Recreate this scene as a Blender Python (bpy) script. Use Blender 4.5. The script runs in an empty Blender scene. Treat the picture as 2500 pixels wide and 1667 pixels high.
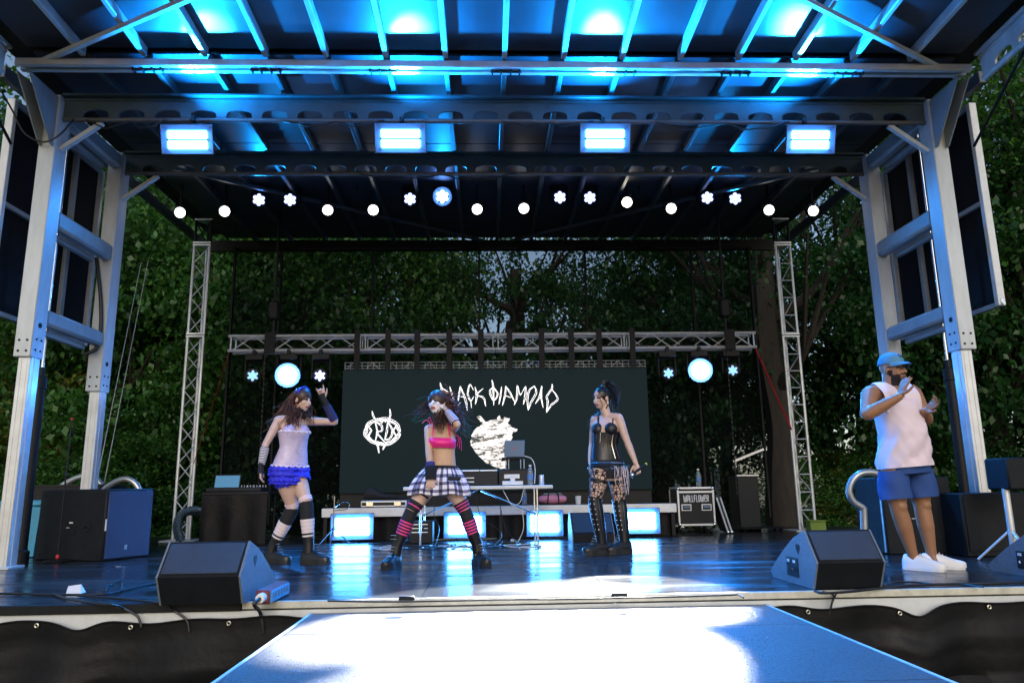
import bpy, math, random
import numpy as np
from mathutils import Vector, Matrix
random.seed(7)
RNG = np.random.default_rng(7)
SC = bpy.context.scene
COL = SC.collection

# ---------------------------------------------------------------- camera
FPX, YAW, PIT, ROL = 1785.4, 0.03608, 0.19833, 0.01403      # focal length in pixels of the 2500 px wide picture
CAMH = 0.69                                                  # metres above the stage deck (deck top is z = 0)
F_ = np.array([math.sin(YAW)*math.cos(PIT), math.cos(YAW)*math.cos(PIT), math.sin(PIT)])
R0 = np.array([math.cos(YAW), -math.sin(YAW), 0.0]); U0 = np.cross(R0, F_)
R_ = R0*math.cos(ROL) - U0*math.sin(ROL); U_ = U0*math.cos(ROL) + R0*math.sin(ROL)
CAM = np.array([0, 0, CAMH])
cd = bpy.data.cameras.new('camera'); cam = bpy.data.objects.new('camera', cd); COL.objects.link(cam)
cd.sensor_width = 36.0; cd.lens = FPX/2500*36.0; cd.clip_start = 0.05; cd.clip_end = 2000
cam.matrix_world = Matrix(((R_[0], U_[0], -F_[0], CAM[0]), (R_[1], U_[1], -F_[1], CAM[1]), (R_[2], U_[2], -F_[2], CAM[2]), (0, 0, 0, 1)))
SC.camera = cam

# ---------------------------------------------------------------- world, sun, exposure
SUN_ELEV, SUN_AZ = 27.0, 178.0        # azimuth clockwise from +Y: the veiled evening sun stands behind the camera
w = bpy.data.worlds.new('World'); SC.world = w; w.use_nodes = True
nt = w.node_tree; bg = nt.nodes['Background']
sky = nt.nodes.new('ShaderNodeTexSky'); sky.sky_type = 'NISHITA'; sky.sun_disc = False
sky.sun_elevation = math.radians(SUN_ELEV); sky.sun_rotation = math.radians(SUN_AZ)
sky.air_density = 1.0; sky.dust_density = 1.6; sky.ozone_density = 1.0
nt.links.new(sky.outputs[0], bg.inputs[0]); bg.inputs[1].default_value = 0.12
sd = bpy.data.lights.new('sun', 'SUN'); sd.energy = 0.5; sd.angle = math.radians(22); sd.color = (1.0, 0.96, 0.93)
sun = bpy.data.objects.new('sun', sd); COL.objects.link(sun)
_a, _e = math.radians(SUN_AZ), math.radians(SUN_ELEV)
_d = Vector((math.sin(_a)*math.cos(_e), math.cos(_a)*math.cos(_e), math.sin(_e)))
sun.rotation_euler = _d.to_track_quat('Z', 'Y').to_euler(); sun.location = (0, 0, 30)
SC.view_settings.view_transform = 'Standard'; SC.view_settings.look = 'None'
SC.view_settings.exposure = 0.3; SC.view_settings.gamma = 1.0; SC.view_settings.use_curve_mapping = False
SC.render.engine = 'CYCLES'
cy = SC.cycles
cy.use_denoising = True; cy.max_bounces = 6; cy.diffuse_bounces = 3; cy.glossy_bounces = 3
cy.transmission_bounces = 4; cy.transparent_max_bounces = 12; cy.volume_bounces = 0
cy.caustics_reflective = False; cy.caustics_refractive = False; cy.sample_clamp_indirect = 6.0

# ---------------------------------------------------------------- pixel helpers (2500 x 1667 picture)
def ray(x, y): return R_*(x-1250)/FPX - U_*(y-833.5)/FPX + F_
def onz(x, y, z): d = ray(x, y); return CAM + d*(z-CAMH)/d[2]
def ony(x, y, Y): d = ray(x, y); return CAM + d*Y/d[1]
def onx(x, y, X): d = ray(x, y); return CAM + d*X/d[0]
def V(*a): return np.array(a, float)
def unit(v): v = np.asarray(v, float); return v/(np.linalg.norm(v)+1e-12)

# ---------------------------------------------------------------- materials
MATS = {}
def _col(c): return (c[0], c[1], c[2], 1.0)
def mat(name, c, rough=0.6, metal=0.0, var=0.0, scale=8.0, bump=0.0, bscale=60.0, spec=0.5, coat=0.0, rvar=0.0, stretch=None):
    m = bpy.data.materials.new(name); m.use_nodes = True; MATS[name] = m
    n = m.node_tree.nodes; l = m.node_tree.links; b = n['Principled BSDF']
    b.inputs['Base Color'].default_value = _col(c); b.inputs['Roughness'].default_value = rough
    b.inputs['Metallic'].default_value = metal; b.inputs['Specular IOR Level'].default_value = spec
    b.inputs['Coat Weight'].default_value = coat
    if var or bump or rvar:
        tc = n.new('ShaderNodeTexCoord'); src = tc.outputs['Object']
        if stretch:
            mp = n.new('ShaderNodeMapping'); mp.inputs['Scale'].default_value = stretch; l.new(src, mp.inputs[0]); src = mp.outputs[0]
    if var:
        t = n.new('ShaderNodeTexNoise'); t.inputs['Scale'].default_value = scale; t.inputs['Detail'].default_value = 6; t.inputs['Roughness'].default_value = 0.65
        l.new(src, t.inputs['Vector'])
        r = n.new('ShaderNodeMapRange'); r.inputs[1].default_value = 0.3; r.inputs[2].default_value = 0.7
        r.inputs[3].default_value = 1-var; r.inputs[4].default_value = 1+var; l.new(t.outputs[0], r.inputs[0])
        h = n.new('ShaderNodeVectorMath'); h.operation = 'SCALE'; h.inputs[0].default_value = c[:3]; l.new(r.outputs[0], h.inputs['Scale'])
        l.new(h.outputs[0], b.inputs['Base Color'])
    if rvar:
        t2 = n.new('ShaderNodeTexNoise'); t2.inputs['Scale'].default_value = scale*0.6; t2.inputs['Detail'].default_value = 5; l.new(src, t2.inputs['Vector'])
        r2 = n.new('ShaderNodeMapRange'); r2.inputs[1].default_value = 0.3; r2.inputs[2].default_value = 0.7
        r2.inputs[3].default_value = max(0.04, rough-rvar); r2.inputs[4].default_value = min(1, rough+rvar); l.new(t2.outputs[0], r2.inputs[0]); l.new(r2.outputs[0], b.inputs['Roughness'])
    if bump:
        t3 = n.new('ShaderNodeTexNoise'); t3.inputs['Scale'].default_value = bscale; t3.inputs['Detail'].default_value = 4; l.new(src, t3.inputs['Vector'])
        bp = n.new('ShaderNodeBump'); bp.inputs['Strength'].default_value = bump; bp.inputs['Distance'].default_value = 0.01
        l.new(t3.outputs[0], bp.inputs['Height']); l.new(bp.outputs[0], b.inputs['Normal'])
    return m
def emis(name, c, s):
    m = bpy.data.materials.new(name); m.use_nodes = True; MATS[name] = m
    b = m.node_tree.nodes['Principled BSDF']; b.inputs['Base Color'].default_value = _col([min(1, x) for x in c])
    b.inputs['Emission Color'].default_value = _col(c); b.inputs['Emission Strength'].default_value = s; b.inputs['Roughness'].default_value = 0.4
    return m

# ---------------------------------------------------------------- mesh builder
class MB:
    def __init__(s): s.v = []; s.f = []; s.m = []; s.uv = []
    def add(s, vs, fs, mi=0, uvs=None):
        o = len(s.v); s.v.extend([tuple(map(float, p)) for p in vs])
        for i, f in enumerate(fs):
            s.f.append(tuple(o+k for k in f)); s.m.append(mi if isinstance(mi, int) else mi[i]); s.uv.append(uvs[i] if uvs else None)
        return s
    def box(s, c, d, X=None, Y=None, Z=None, mi=0, bev=0.0):
        c = np.asarray(c, float); X = V(1, 0, 0) if X is None else unit(X); Y = V(0, 1, 0) if Y is None else unit(Y); Z = V(0, 0, 1) if Z is None else unit(Z)
        h = np.asarray(d, float)/2
        if bev <= 0:
            vs = [c+X*h[0]*a+Y*h[1]*b+Z*h[2]*e for e in (-1, 1) for b in (-1, 1) for a in (-1, 1)]
            return s.add(vs, [(0, 2, 3, 1), (4, 5, 7, 6), (0, 1, 5, 4), (2, 6, 7, 3), (0, 4, 6, 2), (1, 3, 7, 5)], mi)
        b = min(bev, *(h*0.9)); vs = []; idx = {}
        for sx in (-1, 1):
            for sy in (-1, 1):
                for sz in (-1, 1):
                    for ax in range(3):
                        q = [h[0]-b, h[1]-b, h[2]-b]; q[ax] = h[ax]
                        idx[sx, sy, sz, ax] = len(vs); vs.append(c+X*q[0]*sx+Y*q[1]*sy+Z*q[2]*sz)
        fs = []
        sg = (-1, 1)
        for ax in range(3):
            o = [k for k in range(3) if k != ax]
            for g in sg:
                def key(a, e, A=ax, G=g, O=o):
                    t = [0, 0, 0]; t[A] = G; t[O[0]] = a; t[O[1]] = e; return idx[t[0], t[1], t[2], A]
                q = [key(-1, -1), key(1, -1), key(1, 1), key(-1, 1)]
                fl = (g == 1) != (ax == 1)
                fs.append(tuple(q if fl else q[::-1]))
            a1, a2 = o
            for g1 in sg:
                for g2 in sg:
                    def k2(e, A, ax=ax, a1=a1, a2=a2, g1=g1, g2=g2):
                        t = [0, 0, 0]; t[ax] = e; t[a1] = g1; t[a2] = g2; return idx[t[0], t[1], t[2], A]
                    fs.append((k2(-1, a1), k2(1, a1), k2(1, a2), k2(-1, a2)))
        for sx in sg:
            for sy in sg:
                for sz in sg: fs.append((idx[sx, sy, sz, 0], idx[sx, sy, sz, 1], idx[sx, sy, sz, 2]))
        return s.add(vs, fs, mi)
    def tube(s, pts, r, n=8, mi=0, cap=True, flat=1.0):
        pts = [np.asarray(p, float) for p in pts]; k = len(pts)
        rs = [r]*k if np.isscalar(r) else list(r)
        T = [unit(pts[min(i+1, k-1)]-pts[max(i-1, 0)]) for i in range(k)]
        a = V(0, 0, 1) if abs(T[0][2]) < 0.9 else V(1, 0, 0)
        N = unit(np.cross(T[0], a)); rings = []
        for i in range(k):
            N = unit(N - T[i]*np.dot(N, T[i])); B = np.cross(T[i], N)
            rings.append([pts[i]+(N*math.cos(t)+B*math.sin(t)*flat)*rs[i] for t in np.arange(n)*2*math.pi/n])
        return s.loft(rings, cap, mi)
    def cyl(s, p0, p1, r0, r1=None, n=12, mi=0, cap=True): return s.tube([p0, p1], [r0, r0 if r1 is None else r1], n, mi, cap)
    def loft(s, rings, cap=True, mi=0, vlist=None):
        n = len(rings[0]); k = len(rings); vs = [p for r in rings for p in r]; fs = []; ms = []; uv = []
        for i in range(k-1):
            v0 = i/(k-1) if vlist is None else vlist[i]; v1 = (i+1)/(k-1) if vlist is None else vlist[i+1]
            for j in range(n):
                j2 = (j+1) % n
                fs.append((i*n+j, i*n+j2, (i+1)*n+j2, (i+1)*n+j)); ms.append(mi if isinstance(mi, int) else mi[i])
                u0, u1 = j/n, (j+1)/n; uv.append(((u0, v0), (u1, v0), (u1, v1), (u0, v1)))
        if cap:
            fs.append(tuple(range(n))[::-1]); ms.append(mi if isinstance(mi, int) else mi[0]); uv.append(None)
            fs.append(tuple((k-1)*n+j for j in range(n))); ms.append(mi if isinstance(mi, int) else mi[-1]); uv.append(None)
        return s.add(vs, fs, ms, uv)
    def grid(s, P, mi=0):
        a = len(P); b = len(P[0]); vs = [p for r in P for p in r]; fs = []; uv = []
        for i in range(a-1):
            for j in range(b-1):
                fs.append((i*b+j, i*b+j+1, (i+1)*b+j+1, (i+1)*b+j)); uv.append(((j/(b-1), i/(a-1)), ((j+1)/(b-1), i/(a-1)), ((j+1)/(b-1), (i+1)/(a-1)), (j/(b-1), (i+1)/(a-1))))
        return s.add(vs, fs, mi, uv)
    def prism(s, poly, d, mi=0):
        a = [np.asarray(p, float) for p in poly]; b = [p+np.asarray(d, float) for p in a]; n = len(a)
        return s.add(a+b, [tuple(range(n))[::-1], tuple(range(n, 2*n))]+[(i, (i+1) % n, n+(i+1) % n, n+i) for i in range(n)], mi)
    def lathe(s, c, prof, axis=(0, 0, 1), n=16, mi=0, cap=True):
        c = np.asarray(c, float); A = unit(axis); t = V(1, 0, 0) if abs(A[0]) < 0.9 else V(0, 1, 0); X = unit(np.cross(A, t)); Y = np.cross(A, X)
        rings = [[c+A*z+(X*math.cos(q)+Y*math.sin(q))*r for q in np.arange(n)*2*math.pi/n] for r, z in prof]
        return s.loft(rings, cap, mi)
    def ball(s, c, r, X=None, Y=None, Z=None, n=12, k=8, mi=0):
        r = V(r, r, r) if np.isscalar(r) else np.asarray(r, float); c = np.asarray(c, float)
        X = V(1, 0, 0) if X is None else X; Y = V(0, 1, 0) if Y is None else Y; Z = V(0, 0, 1) if Z is None else Z
        rings = []
        for i in range(1, k):
            th = math.pi*i/k; rings.append([c-Z*r[2]*math.cos(th)+math.sin(th)*(X*r[0]*math.cos(q)+Y*r[1]*math.sin(q)) for q in np.arange(n)*2*math.pi/n])
        o = len(s.v); s.loft(rings, False, mi)
        kk = len(rings); b = len(s.v); s.v.append(tuple(c-Z*r[2])); s.v.append(tuple(c+Z*r[2]))
        for j in range(n):
            j2 = (j+1) % n
            s.f.append((b, o+j2, o+j)); s.m.append(mi if isinstance(mi, int) else 0); s.uv.append(None)
            s.f.append((b+1, o+(kk-1)*n+j, o+(kk-1)*n+j2)); s.m.append(mi if isinstance(mi, int) else 0); s.uv.append(None)
        return s
    def mesh(s, name, mats, smooth=True, inv=None, fix=True):
        me = bpy.data.meshes.new(name)
        vs = s.v
        if inv is not None:
            a = np.array(vs).reshape(-1, 3); M = np.array(inv); vs = (a@M[:3, :3].T+M[:3, 3]).tolist()
        me.from_pydata(vs, [], s.f)
        for m in (mats if isinstance(mats, (list, tuple)) else [mats]): me.materials.append(MATS[m] if isinstance(m, str) else m)
        me.polygons.foreach_set('material_index', np.array(s.m, dtype=np.int32))
        if any(u is not None for u in s.uv):
            L = me.uv_layers.new(name='UVMap'); arr = []
            for f, u in zip(s.f, s.uv): arr.extend([c for q in (u if u is not None else [(0, 0)]*len(f)) for c in q])
            L.data.foreach_set('uv', np.array(arr, dtype=np.float32))
        me.update()
        if fix and len(s.f) < 60000:
            import bmesh
            bm = bmesh.new(); bm.from_mesh(me); bmesh.ops.recalc_face_normals(bm, faces=bm.faces); bm.to_mesh(me); bm.free()
        if smooth:
            me.polygons.foreach_set('use_smooth', np.ones(len(me.polygons), dtype=bool))
            try: me.set_sharp_from_angle(angle=math.radians(38))
            except Exception: pass
        return me

TM = {}
def thing(name, label, cat, loc=(0, 0, 0), rz=0.0, group=None):
    o = bpy.data.objects.new(name, None); COL.objects.link(o); o.location = tuple(map(float, loc)); o.rotation_euler = (0, 0, rz)
    o.empty_display_size = 0.1; o['label'] = label; o['category'] = cat
    if group: o['group'] = group
    TM[o.name] = Matrix.Translation(Vector(tuple(map(float, loc)))) @ Matrix.Rotation(rz, 4, 'Z')
    return o
def part(name, mb, mats, parent=None, smooth=True, label=None, kind=None, fix=True):
    """mb holds world coordinates; the mesh is stored in the parent's space"""
    M = TM[parent.name] if parent is not None else Matrix.Identity(4)
    me = mb.mesh(name, mats, smooth, M.inverted() if parent is not None else None, fix)
    o = bpy.data.objects.new(name, me); COL.objects.link(o)
    if parent is not None: o.parent = parent
    TM[o.name] = M
    if label: o['label'] = label
    if kind: o['kind'] = kind
    return o
def solo(name, mb, mats, label, cat, group=None, smooth=True, loc=None):
    me_loc = V(*np.array(mb.v).reshape(-1, 3).mean(0)[:2], np.array(mb.v)[:, 2].min()) if loc is None else np.asarray(loc, float)
    M = Matrix.Translation(Vector(tuple(me_loc)))
    o = bpy.data.objects.new(name, mb.mesh(name, mats, smooth, M.inverted())); COL.objects.link(o); o.location = tuple(me_loc); TM[o.name] = M
    o['label'] = label; o['category'] = cat
    if group: o['group'] = group
    return o
def structure(name, mb, mats, smooth=False, kind='structure'):
    o = bpy.data.objects.new(name, mb.mesh(name, mats, smooth)); COL.objects.link(o); o['kind'] = kind; TM[o.name] = Matrix.Identity(4); return o
def copy_tree(root, loc, rz, label):
    r = root.copy(); COL.objects.link(r); r.location = tuple(map(float, loc)); r.rotation_euler = (0, 0, rz); r['label'] = label
    TM[r.name] = Matrix.Translation(Vector(tuple(map(float, loc)))) @ Matrix.Rotation(rz, 4, 'Z')
    for ch in list(root.children):
        c = ch.copy(); COL.objects.link(c); c.parent = r
        for g in list(ch.children):
            d = g.copy(); COL.objects.link(d); d.parent = c
    return r
def spot(name, loc, target, power, color, cone, blend=0.3, size=0.05, parent=None):
    L = bpy.data.lights.new(name, 'SPOT'); L.energy = power; L.color = color; L.spot_size = math.radians(cone); L.spot_blend = blend; L.shadow_soft_size = size
    o = bpy.data.objects.new(name, L); COL.objects.link(o)
    q = Vector(tuple(np.asarray(loc)-np.asarray(target))).to_track_quat('Z', 'Y')
    M = Matrix.Translation(Vector(tuple(map(float, loc)))) @ q.to_matrix().to_4x4()
    if parent is not None: o.parent = parent; M = TM[parent.name].inverted() @ M
    o.matrix_local = M
    return o
def smoothpath(pts, sub=6):
    P = [np.asarray(p, float) for p in pts]; P = [2*P[0]-P[1]]+P+[2*P[-1]-P[-2]]; out = []
    for i in range(1, len(P)-2):
        for t in np.arange(sub)/sub:
            a, b, c, d = P[i-1:i+3]
            out.append(0.5*((2*b)+(-a+c)*t+(2*a-5*b+4*c-d)*t*t+(-a+3*b-3*c+d)*t**3))
    out.append(P[-2]); return out
# ================================================================ materials of the setting
mat('deck_black', (0.022, 0.025, 0.028), 0.24, var=0.35, scale=2.2, rvar=0.14, bump=0.12, bscale=9, spec=0.5, stretch=(0.35, 2.2, 1))
mat('runway_grit', (0.075, 0.08, 0.09), 0.36, var=0.30, scale=90, bump=0.9, bscale=220, rvar=0.10)
mat('cream_metal', (0.55, 0.53, 0.44), 0.5, var=0.22, scale=9, bump=0.06, bscale=40)
mat('white_metal', (0.64, 0.67, 0.69), 0.42, var=0.12, scale=6, metal=0.2)
mat('alu', (0.66, 0.68, 0.70), 0.38, metal=0.5, var=0.12, scale=5, rvar=0.08)
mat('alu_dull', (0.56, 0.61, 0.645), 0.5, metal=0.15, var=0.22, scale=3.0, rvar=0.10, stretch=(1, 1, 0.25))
mat('paint_grey', (0.30, 0.34, 0.37), 0.5, metal=0.1, var=0.16, scale=4)
mat('beam_teal', (0.045, 0.075, 0.085), 0.5, metal=0.1, var=0.2, scale=4)
mat('alu_shaded', (0.11, 0.12, 0.13), 0.45, metal=0.3, var=0.2, scale=3)  # aluminium darkened: the shade under the roof is in its colour
mat('black_edge', (0.009, 0.010, 0.012), 0.55, var=0.3, scale=12, spec=0.2)
mat('vinyl_black', (0.010, 0.010, 0.011), 0.5, var=0.4, scale=3, bump=0.5, bscale=14, rvar=0.12, spec=0.14)
mat('brass', (0.75, 0.68, 0.50), 0.3, metal=0.9)
mat('roof_skin', (0.035, 0.04, 0.055), 0.45, var=0.14, scale=2.5, rvar=0.08)
mat('black_metal', (0.009, 0.010, 0.012), 0.5, var=0.25, scale=20, spec=0.25)
mat('black_cable', (0.012, 0.012, 0.013), 0.45)
mat('chrome', (0.75, 0.76, 0.78), 0.16, metal=1.0)
mat('panel_black', (0.006, 0.007, 0.009), 0.7, var=0.2, scale=3, spec=0.15)
mat('grass', (0.035, 0.06, 0.018), 0.9, var=0.5, scale=3, bump=0.6, bscale=30)
mat('sunlit_orange', (0.55, 0.36, 0.22), 0.6, var=0.3, scale=12)  # low warm sunlight painted as a colour

CX = 0.205                              # centre line of the stage
COLX = 4.79                             # inner faces of the columns, left and right of it
DEPTHF, DEPTHR = 7.40, 8.78             # front faces of front and rear columns
EDGE = 5.02                             # front edge of the deck
GROUND = -1.10

# ---------------------------------------------------------------- ground
g = MB(); n = 24
P = [[V(-55+110*j/n, -16+76*i/n, GROUND) for j in range(n+1)] for i in range(n+1)]
g.grid(P); structure('ground', g, 'grass')

# ---------------------------------------------------------------- stage deck
deck = thing('stage_deck', 'low black stage deck with cream metal front edge', 'stage', (CX, EDGE, 0))
XE0, XE1 = -5.55, 5.95
xs = np.linspace(XE0, XE1, 10); ys = [EDGE+0.035, 6.22, 7.42, 8.62, 9.82, 11.02, 12.5]
for i in range(9):
    for j in range(6):
        b = MB(); dz = RNG.uniform(-0.0025, 0.0)
        b.box(((xs[i]+xs[i+1])/2, (ys[j]+ys[j+1])/2, -0.02+dz), (xs[i+1]-xs[i]-0.004, ys[j+1]-ys[j]-0.004, 0.04)); part('deck_panel', b, 'deck_black', deck, False)
b = MB(); b.box((CX, 8.75, -0.13), (11.4, 7.3, 0.16)); part('under_frame', b, 'black_metal', deck, False)
e0 = ony(590, 1474, EDGE)[0]
b = MB(); b.box(((XE0+e0)/2, EDGE+0.012, -0.030), (e0-XE0, 0.036, 0.058), bev=0.004); part('edge_strip', b, 'black_edge', deck, label='worn black rubber edge strip')
b = MB(); b.box(((e0+XE1)/2+0.002, EDGE+0.014, -0.026), (XE1-e0-0.004, 0.036, 0.046), bev=0.004); part('edge_strip', b, 'cream_metal', deck, label='scuffed cream metal edge strip')
b = MB(); b.box((CX, EDGE+0.03, -0.125), (XE1-XE0, 0.03, 0.13)); part('fascia', b, 'white_metal', deck, False)
b = MB(); b.box((CX, EDGE+1.0, -0.62), (XE1-XE0-0.4, 0.08, 0.86)); part('sub_frame', b, 'black_metal', deck, False)

# skirts: black vinyl hanging from the deck's edge, with brass eyelets
def skirt(x0, x1, label, dips):
    t = thing('stage_skirt', label, 'skirt', ((x0+x1)/2, EDGE-0.02, GROUND), group='vinyl skirts along the stage edge')
    nx, nz = 140, 22; P = []
    def top(x):
        z = -0.105-0.012*math.sin(x*5.1)-0.008*math.sin(x*11.3+1)
        for c, wd, dp in dips: z -= dp*math.exp(-((x-c)/wd)**2)
        return z
    for i in range(nz+1):
        row = []; q = i/nz
        for j in range(nx+1):
            x = x0+(x1-x0)*j/nx; zt = top(x); z = zt+(GROUND-zt)*q
            y = EDGE-0.018-0.10*q*q - (0.012+0.05*q)*math.sin(x*7.0+1.7*math.sin(x*2.2)+q*2) - 0.02*math.sin(q*16+x*1.3)*min(1, q*4) - 0.012*math.sin(q*37+2.1*x)*min(1, q*3)
            row.append(V(x, y, z))
        P.append(row)
    m = MB(); m.grid(P); part('cloth', m, 'vinyl_black', t)
    hem = MB(); hem.tube([V(x, EDGE-0.024-0.012*math.sin(x*7.0+1.7*math.sin(x*2.2)), top(x)) for x in np.linspace(x0, x1, 140)], 0.007, 6); part('hem', hem, 'vinyl_black', t)
    return t, top
skL, topL = skirt(XE0, -1.15, 'black vinyl skirt hanging left of the runway, with brass eyelets', [(onz(210, 1512, -0.1)[0], 0.12, 0.055), (-3.4, 0.3, 0.01)])
skR, topR = skirt(1.84, XE1, 'black vinyl skirt hanging right of the runway, with brass eyelets', [(ony(2235, 1475, EDGE)[0], 0.10, 0.05), (ony(1990, 1480, EDGE)[0], 0.14, 0.02)])
for t, top, pxs in ((skL, topL, (98, 326, 566)), (skR, topR, (1967, 2191, 2410))):
    for px in pxs:
        x = ony(px, 1500, EDGE)[0]; e = MB(); z = top(x)-0.022; yy = EDGE-0.034-0.012*math.sin(x*7.0+1.7*math.sin(x*2.2))-0.004
        q = np.arange(17)*2*math.pi/16
        e.tube([V(x+0.011*math.cos(a), yy, z+0.011*math.sin(a)) for a in q], 0.0045, 6); part('eyelet', e, 'brass', t)

# ---------------------------------------------------------------- runway in front
rw = thing('runway', 'grey gritty thrust runway lit white in front of the stage', 'runway', ((-1.13+1.82)/2, 3.4, GROUND))
ry = [EDGE-0.01, 4.30, 3.08, 1.86]
for i in range(3):
    for k in range(1):
        b = MB(); b.box((0.345, (ry[i]+ry[i+1])/2, -0.115), (2.95, ry[i]-ry[i+1]-0.003, 0.07), bev=0.004); part('runway_panel', b, 'runway_grit', rw)
for x in (-0.95, 0.345, 1.64):
    for y in (4.7, 3.4, 2.1):
        b = MB(); b.cyl((x, y, GROUND), (x, y, -0.151), 0.025, n=8); part('leg', b, 'alu', rw)
for s, x in ((-1, -1.14), (1, 1.83)):
    b = MB(); b.box((x, 3.44, -0.12), (0.018, 3.16, 0.085), bev=0.003); part('edge_trim', b, 'alu_dull', rw)

# ================================================================ the roof
ROOFZ = 4.96; HY = 6.86; REARY = 12.55; FRONTY = 3.05
TILT = math.tan(math.radians(2.6))
def roofz(Y): return ROOFZ+0.06 + max(0, HY-Y)*TILT
roof = thing('stage_roof', 'dark metal stage roof with blue lit ribs over the whole stage', 'stage roof', (CX, DEPTHF, 0))
RX = [ony(px, 158, HY)[0] for px in (210, 356, 505, 647, 794, 938, 1083, 1230, 1376, 1519, 1663, 1803, 1940, 2074, 2212)]
RX = list(np.linspace(RX[0], RX[-1], 15)); PITCH = RX[1]-RX[0]
edges = [RX[0]-PITCH*0.95]+RX+[RX[-1]+PITCH*0.95]
sect = [(FRONTY, HY-0.05), (HY+0.05, DEPTHR+0.1), (DEPTHR+0.12, REARY)]
for (y0, y1) in sect:
    for i in range(16):
        a, c = edges[i]+0.005, edges[i+1]-0.005; b = MB()
        z0, z1 = roofz(y0)+0.10, roofz(y1)+0.10
        b.add([(a, y0, z0), (c, y0, z0), (c, y1, z1), (a, y1, z1), (a, y0, z0+.03), (c, y0, z0+.03), (c, y1, z1+.03), (a, y1, z1+.03)],
              [(0, 1, 2, 3), (7, 6, 5, 4), (0, 4, 5, 1), (1, 5, 6, 2), (2, 6, 7, 3), (3, 7, 4, 0)])
        part('roof_panel', b, 'roof_skin', roof, False)
    for x in RX:
        b = MB(); p0 = V(x, y0, roofz(y0)+0.045); p1 = V(x, y1, roofz(y1)+0.045); d = p1-p0
        b.box((p0+p1)/2, (0.052, np.linalg.norm(d)-0.02, 0.105), Y=d, Z=np.cross((1, 0, 0), unit(d)), bev=0.006); part('rib', b, 'alu_dull' if y0 == FRONTY else 'alu_shaded', roof)  # front ribs keep the lit tone, those behind a shaded copy
# a wide sheet on top keeps the sky out of the joints
b = MB()
b.add([(edges[0]-.3, FRONTY, roofz(FRONTY)+.17), (edges[-1]+.3, FRONTY, roofz(FRONTY)+.17), (edges[-1]+.3, HY, roofz(HY)+.17), (edges[0]-.3, HY, roofz(HY)+.17), (edges[-1]+.3, REARY, roofz(REARY)+.17), (edges[0]-.3, REARY, roofz(REARY)+.17)], [(0, 1, 2, 3), (3, 2, 4, 5)])
part('top_sheet', b, 'black_metal', roof, False)
# diagonal braces lie under the ribs
def brace(p, q, w=0.05, h=0.05, m='alu_dull', nm='diagonal_brace'):
    b = MB(); p = np.asarray(p, float); q = np.asarray(q, float); d = q-p
    s = unit(np.cross(d, (0, 0, 1))); b.box((p+q)/2, (w, np.linalg.norm(d), h), X=s, Y=d, Z=np.cross(s, unit(d)), bev=0.005); part(nm, b, m, roof)
for (a, c) in (((80, 160), (455, 0)), ((2340, 190), (1965, 0))):
    p = onz(*a, ROOFZ+0.03); q = onz(*c, ROOFZ+0.08); d = q-p; brace(p, p+d*2.2)
for sgn in (-1, 1):
    brace((CX+sgn*0.25, REARY-0.25, ROOFZ+0.02), (CX+sgn*4.7, DEPTHR+0.35, ROOFZ+0.02), m='alu_shaded')
# hinge beam: two bright rails with hinges between
for y in (HY-0.045, HY+0.05):
    b = MB(); b.box((CX, y, ROOFZ-0.005), (2*COLX+0.24, 0.055, 0.075), bev=0.006); part('hinge_rail', b, 'alu', roof)
b = MB(); b.box((CX, HY, ROOFZ+0.03), (2*COLX+0.2, 0.05, 0.05)); part('hinge_gasket', b, 'black_edge', roof, False)
for px in (362, 650, 940, 1235, 1515, 1795, 2070):
    x = ony(px, 165, HY)[0]; b = MB()
    b.cyl((x-0.16, HY, ROOFZ-0.05), (x+0.16, HY, ROOFZ-0.05), 0.013, n=8)
    for k in (-0.14, -0.05, 0.05, 0.14): b.box((x+k, HY, ROOFZ-0.045), (0.018, 0.07, 0.05), bev=0.003)
    part('hinge', b, 'black_metal', roof)
for sgn in (-1, 1):       # outer edge rails along the depth
    b = MB(); b.box((CX+sgn*(COLX+0.42), (HY+REARY)/2+.1, ROOFZ+0.05), (0.07, REARY-HY-.2, 0.14), bev=0.006); part('edge_rail', b, 'alu_shaded', roof)
b = MB(); b.box((CX, REARY-0.03, ROOFZ+0.0), (2*COLX+0.7, 0.06, 0.2), bev=0.006); part('edge_rail', b, 'black_metal', roof)  # rear rail blackened, roof shade put into its colour
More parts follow.
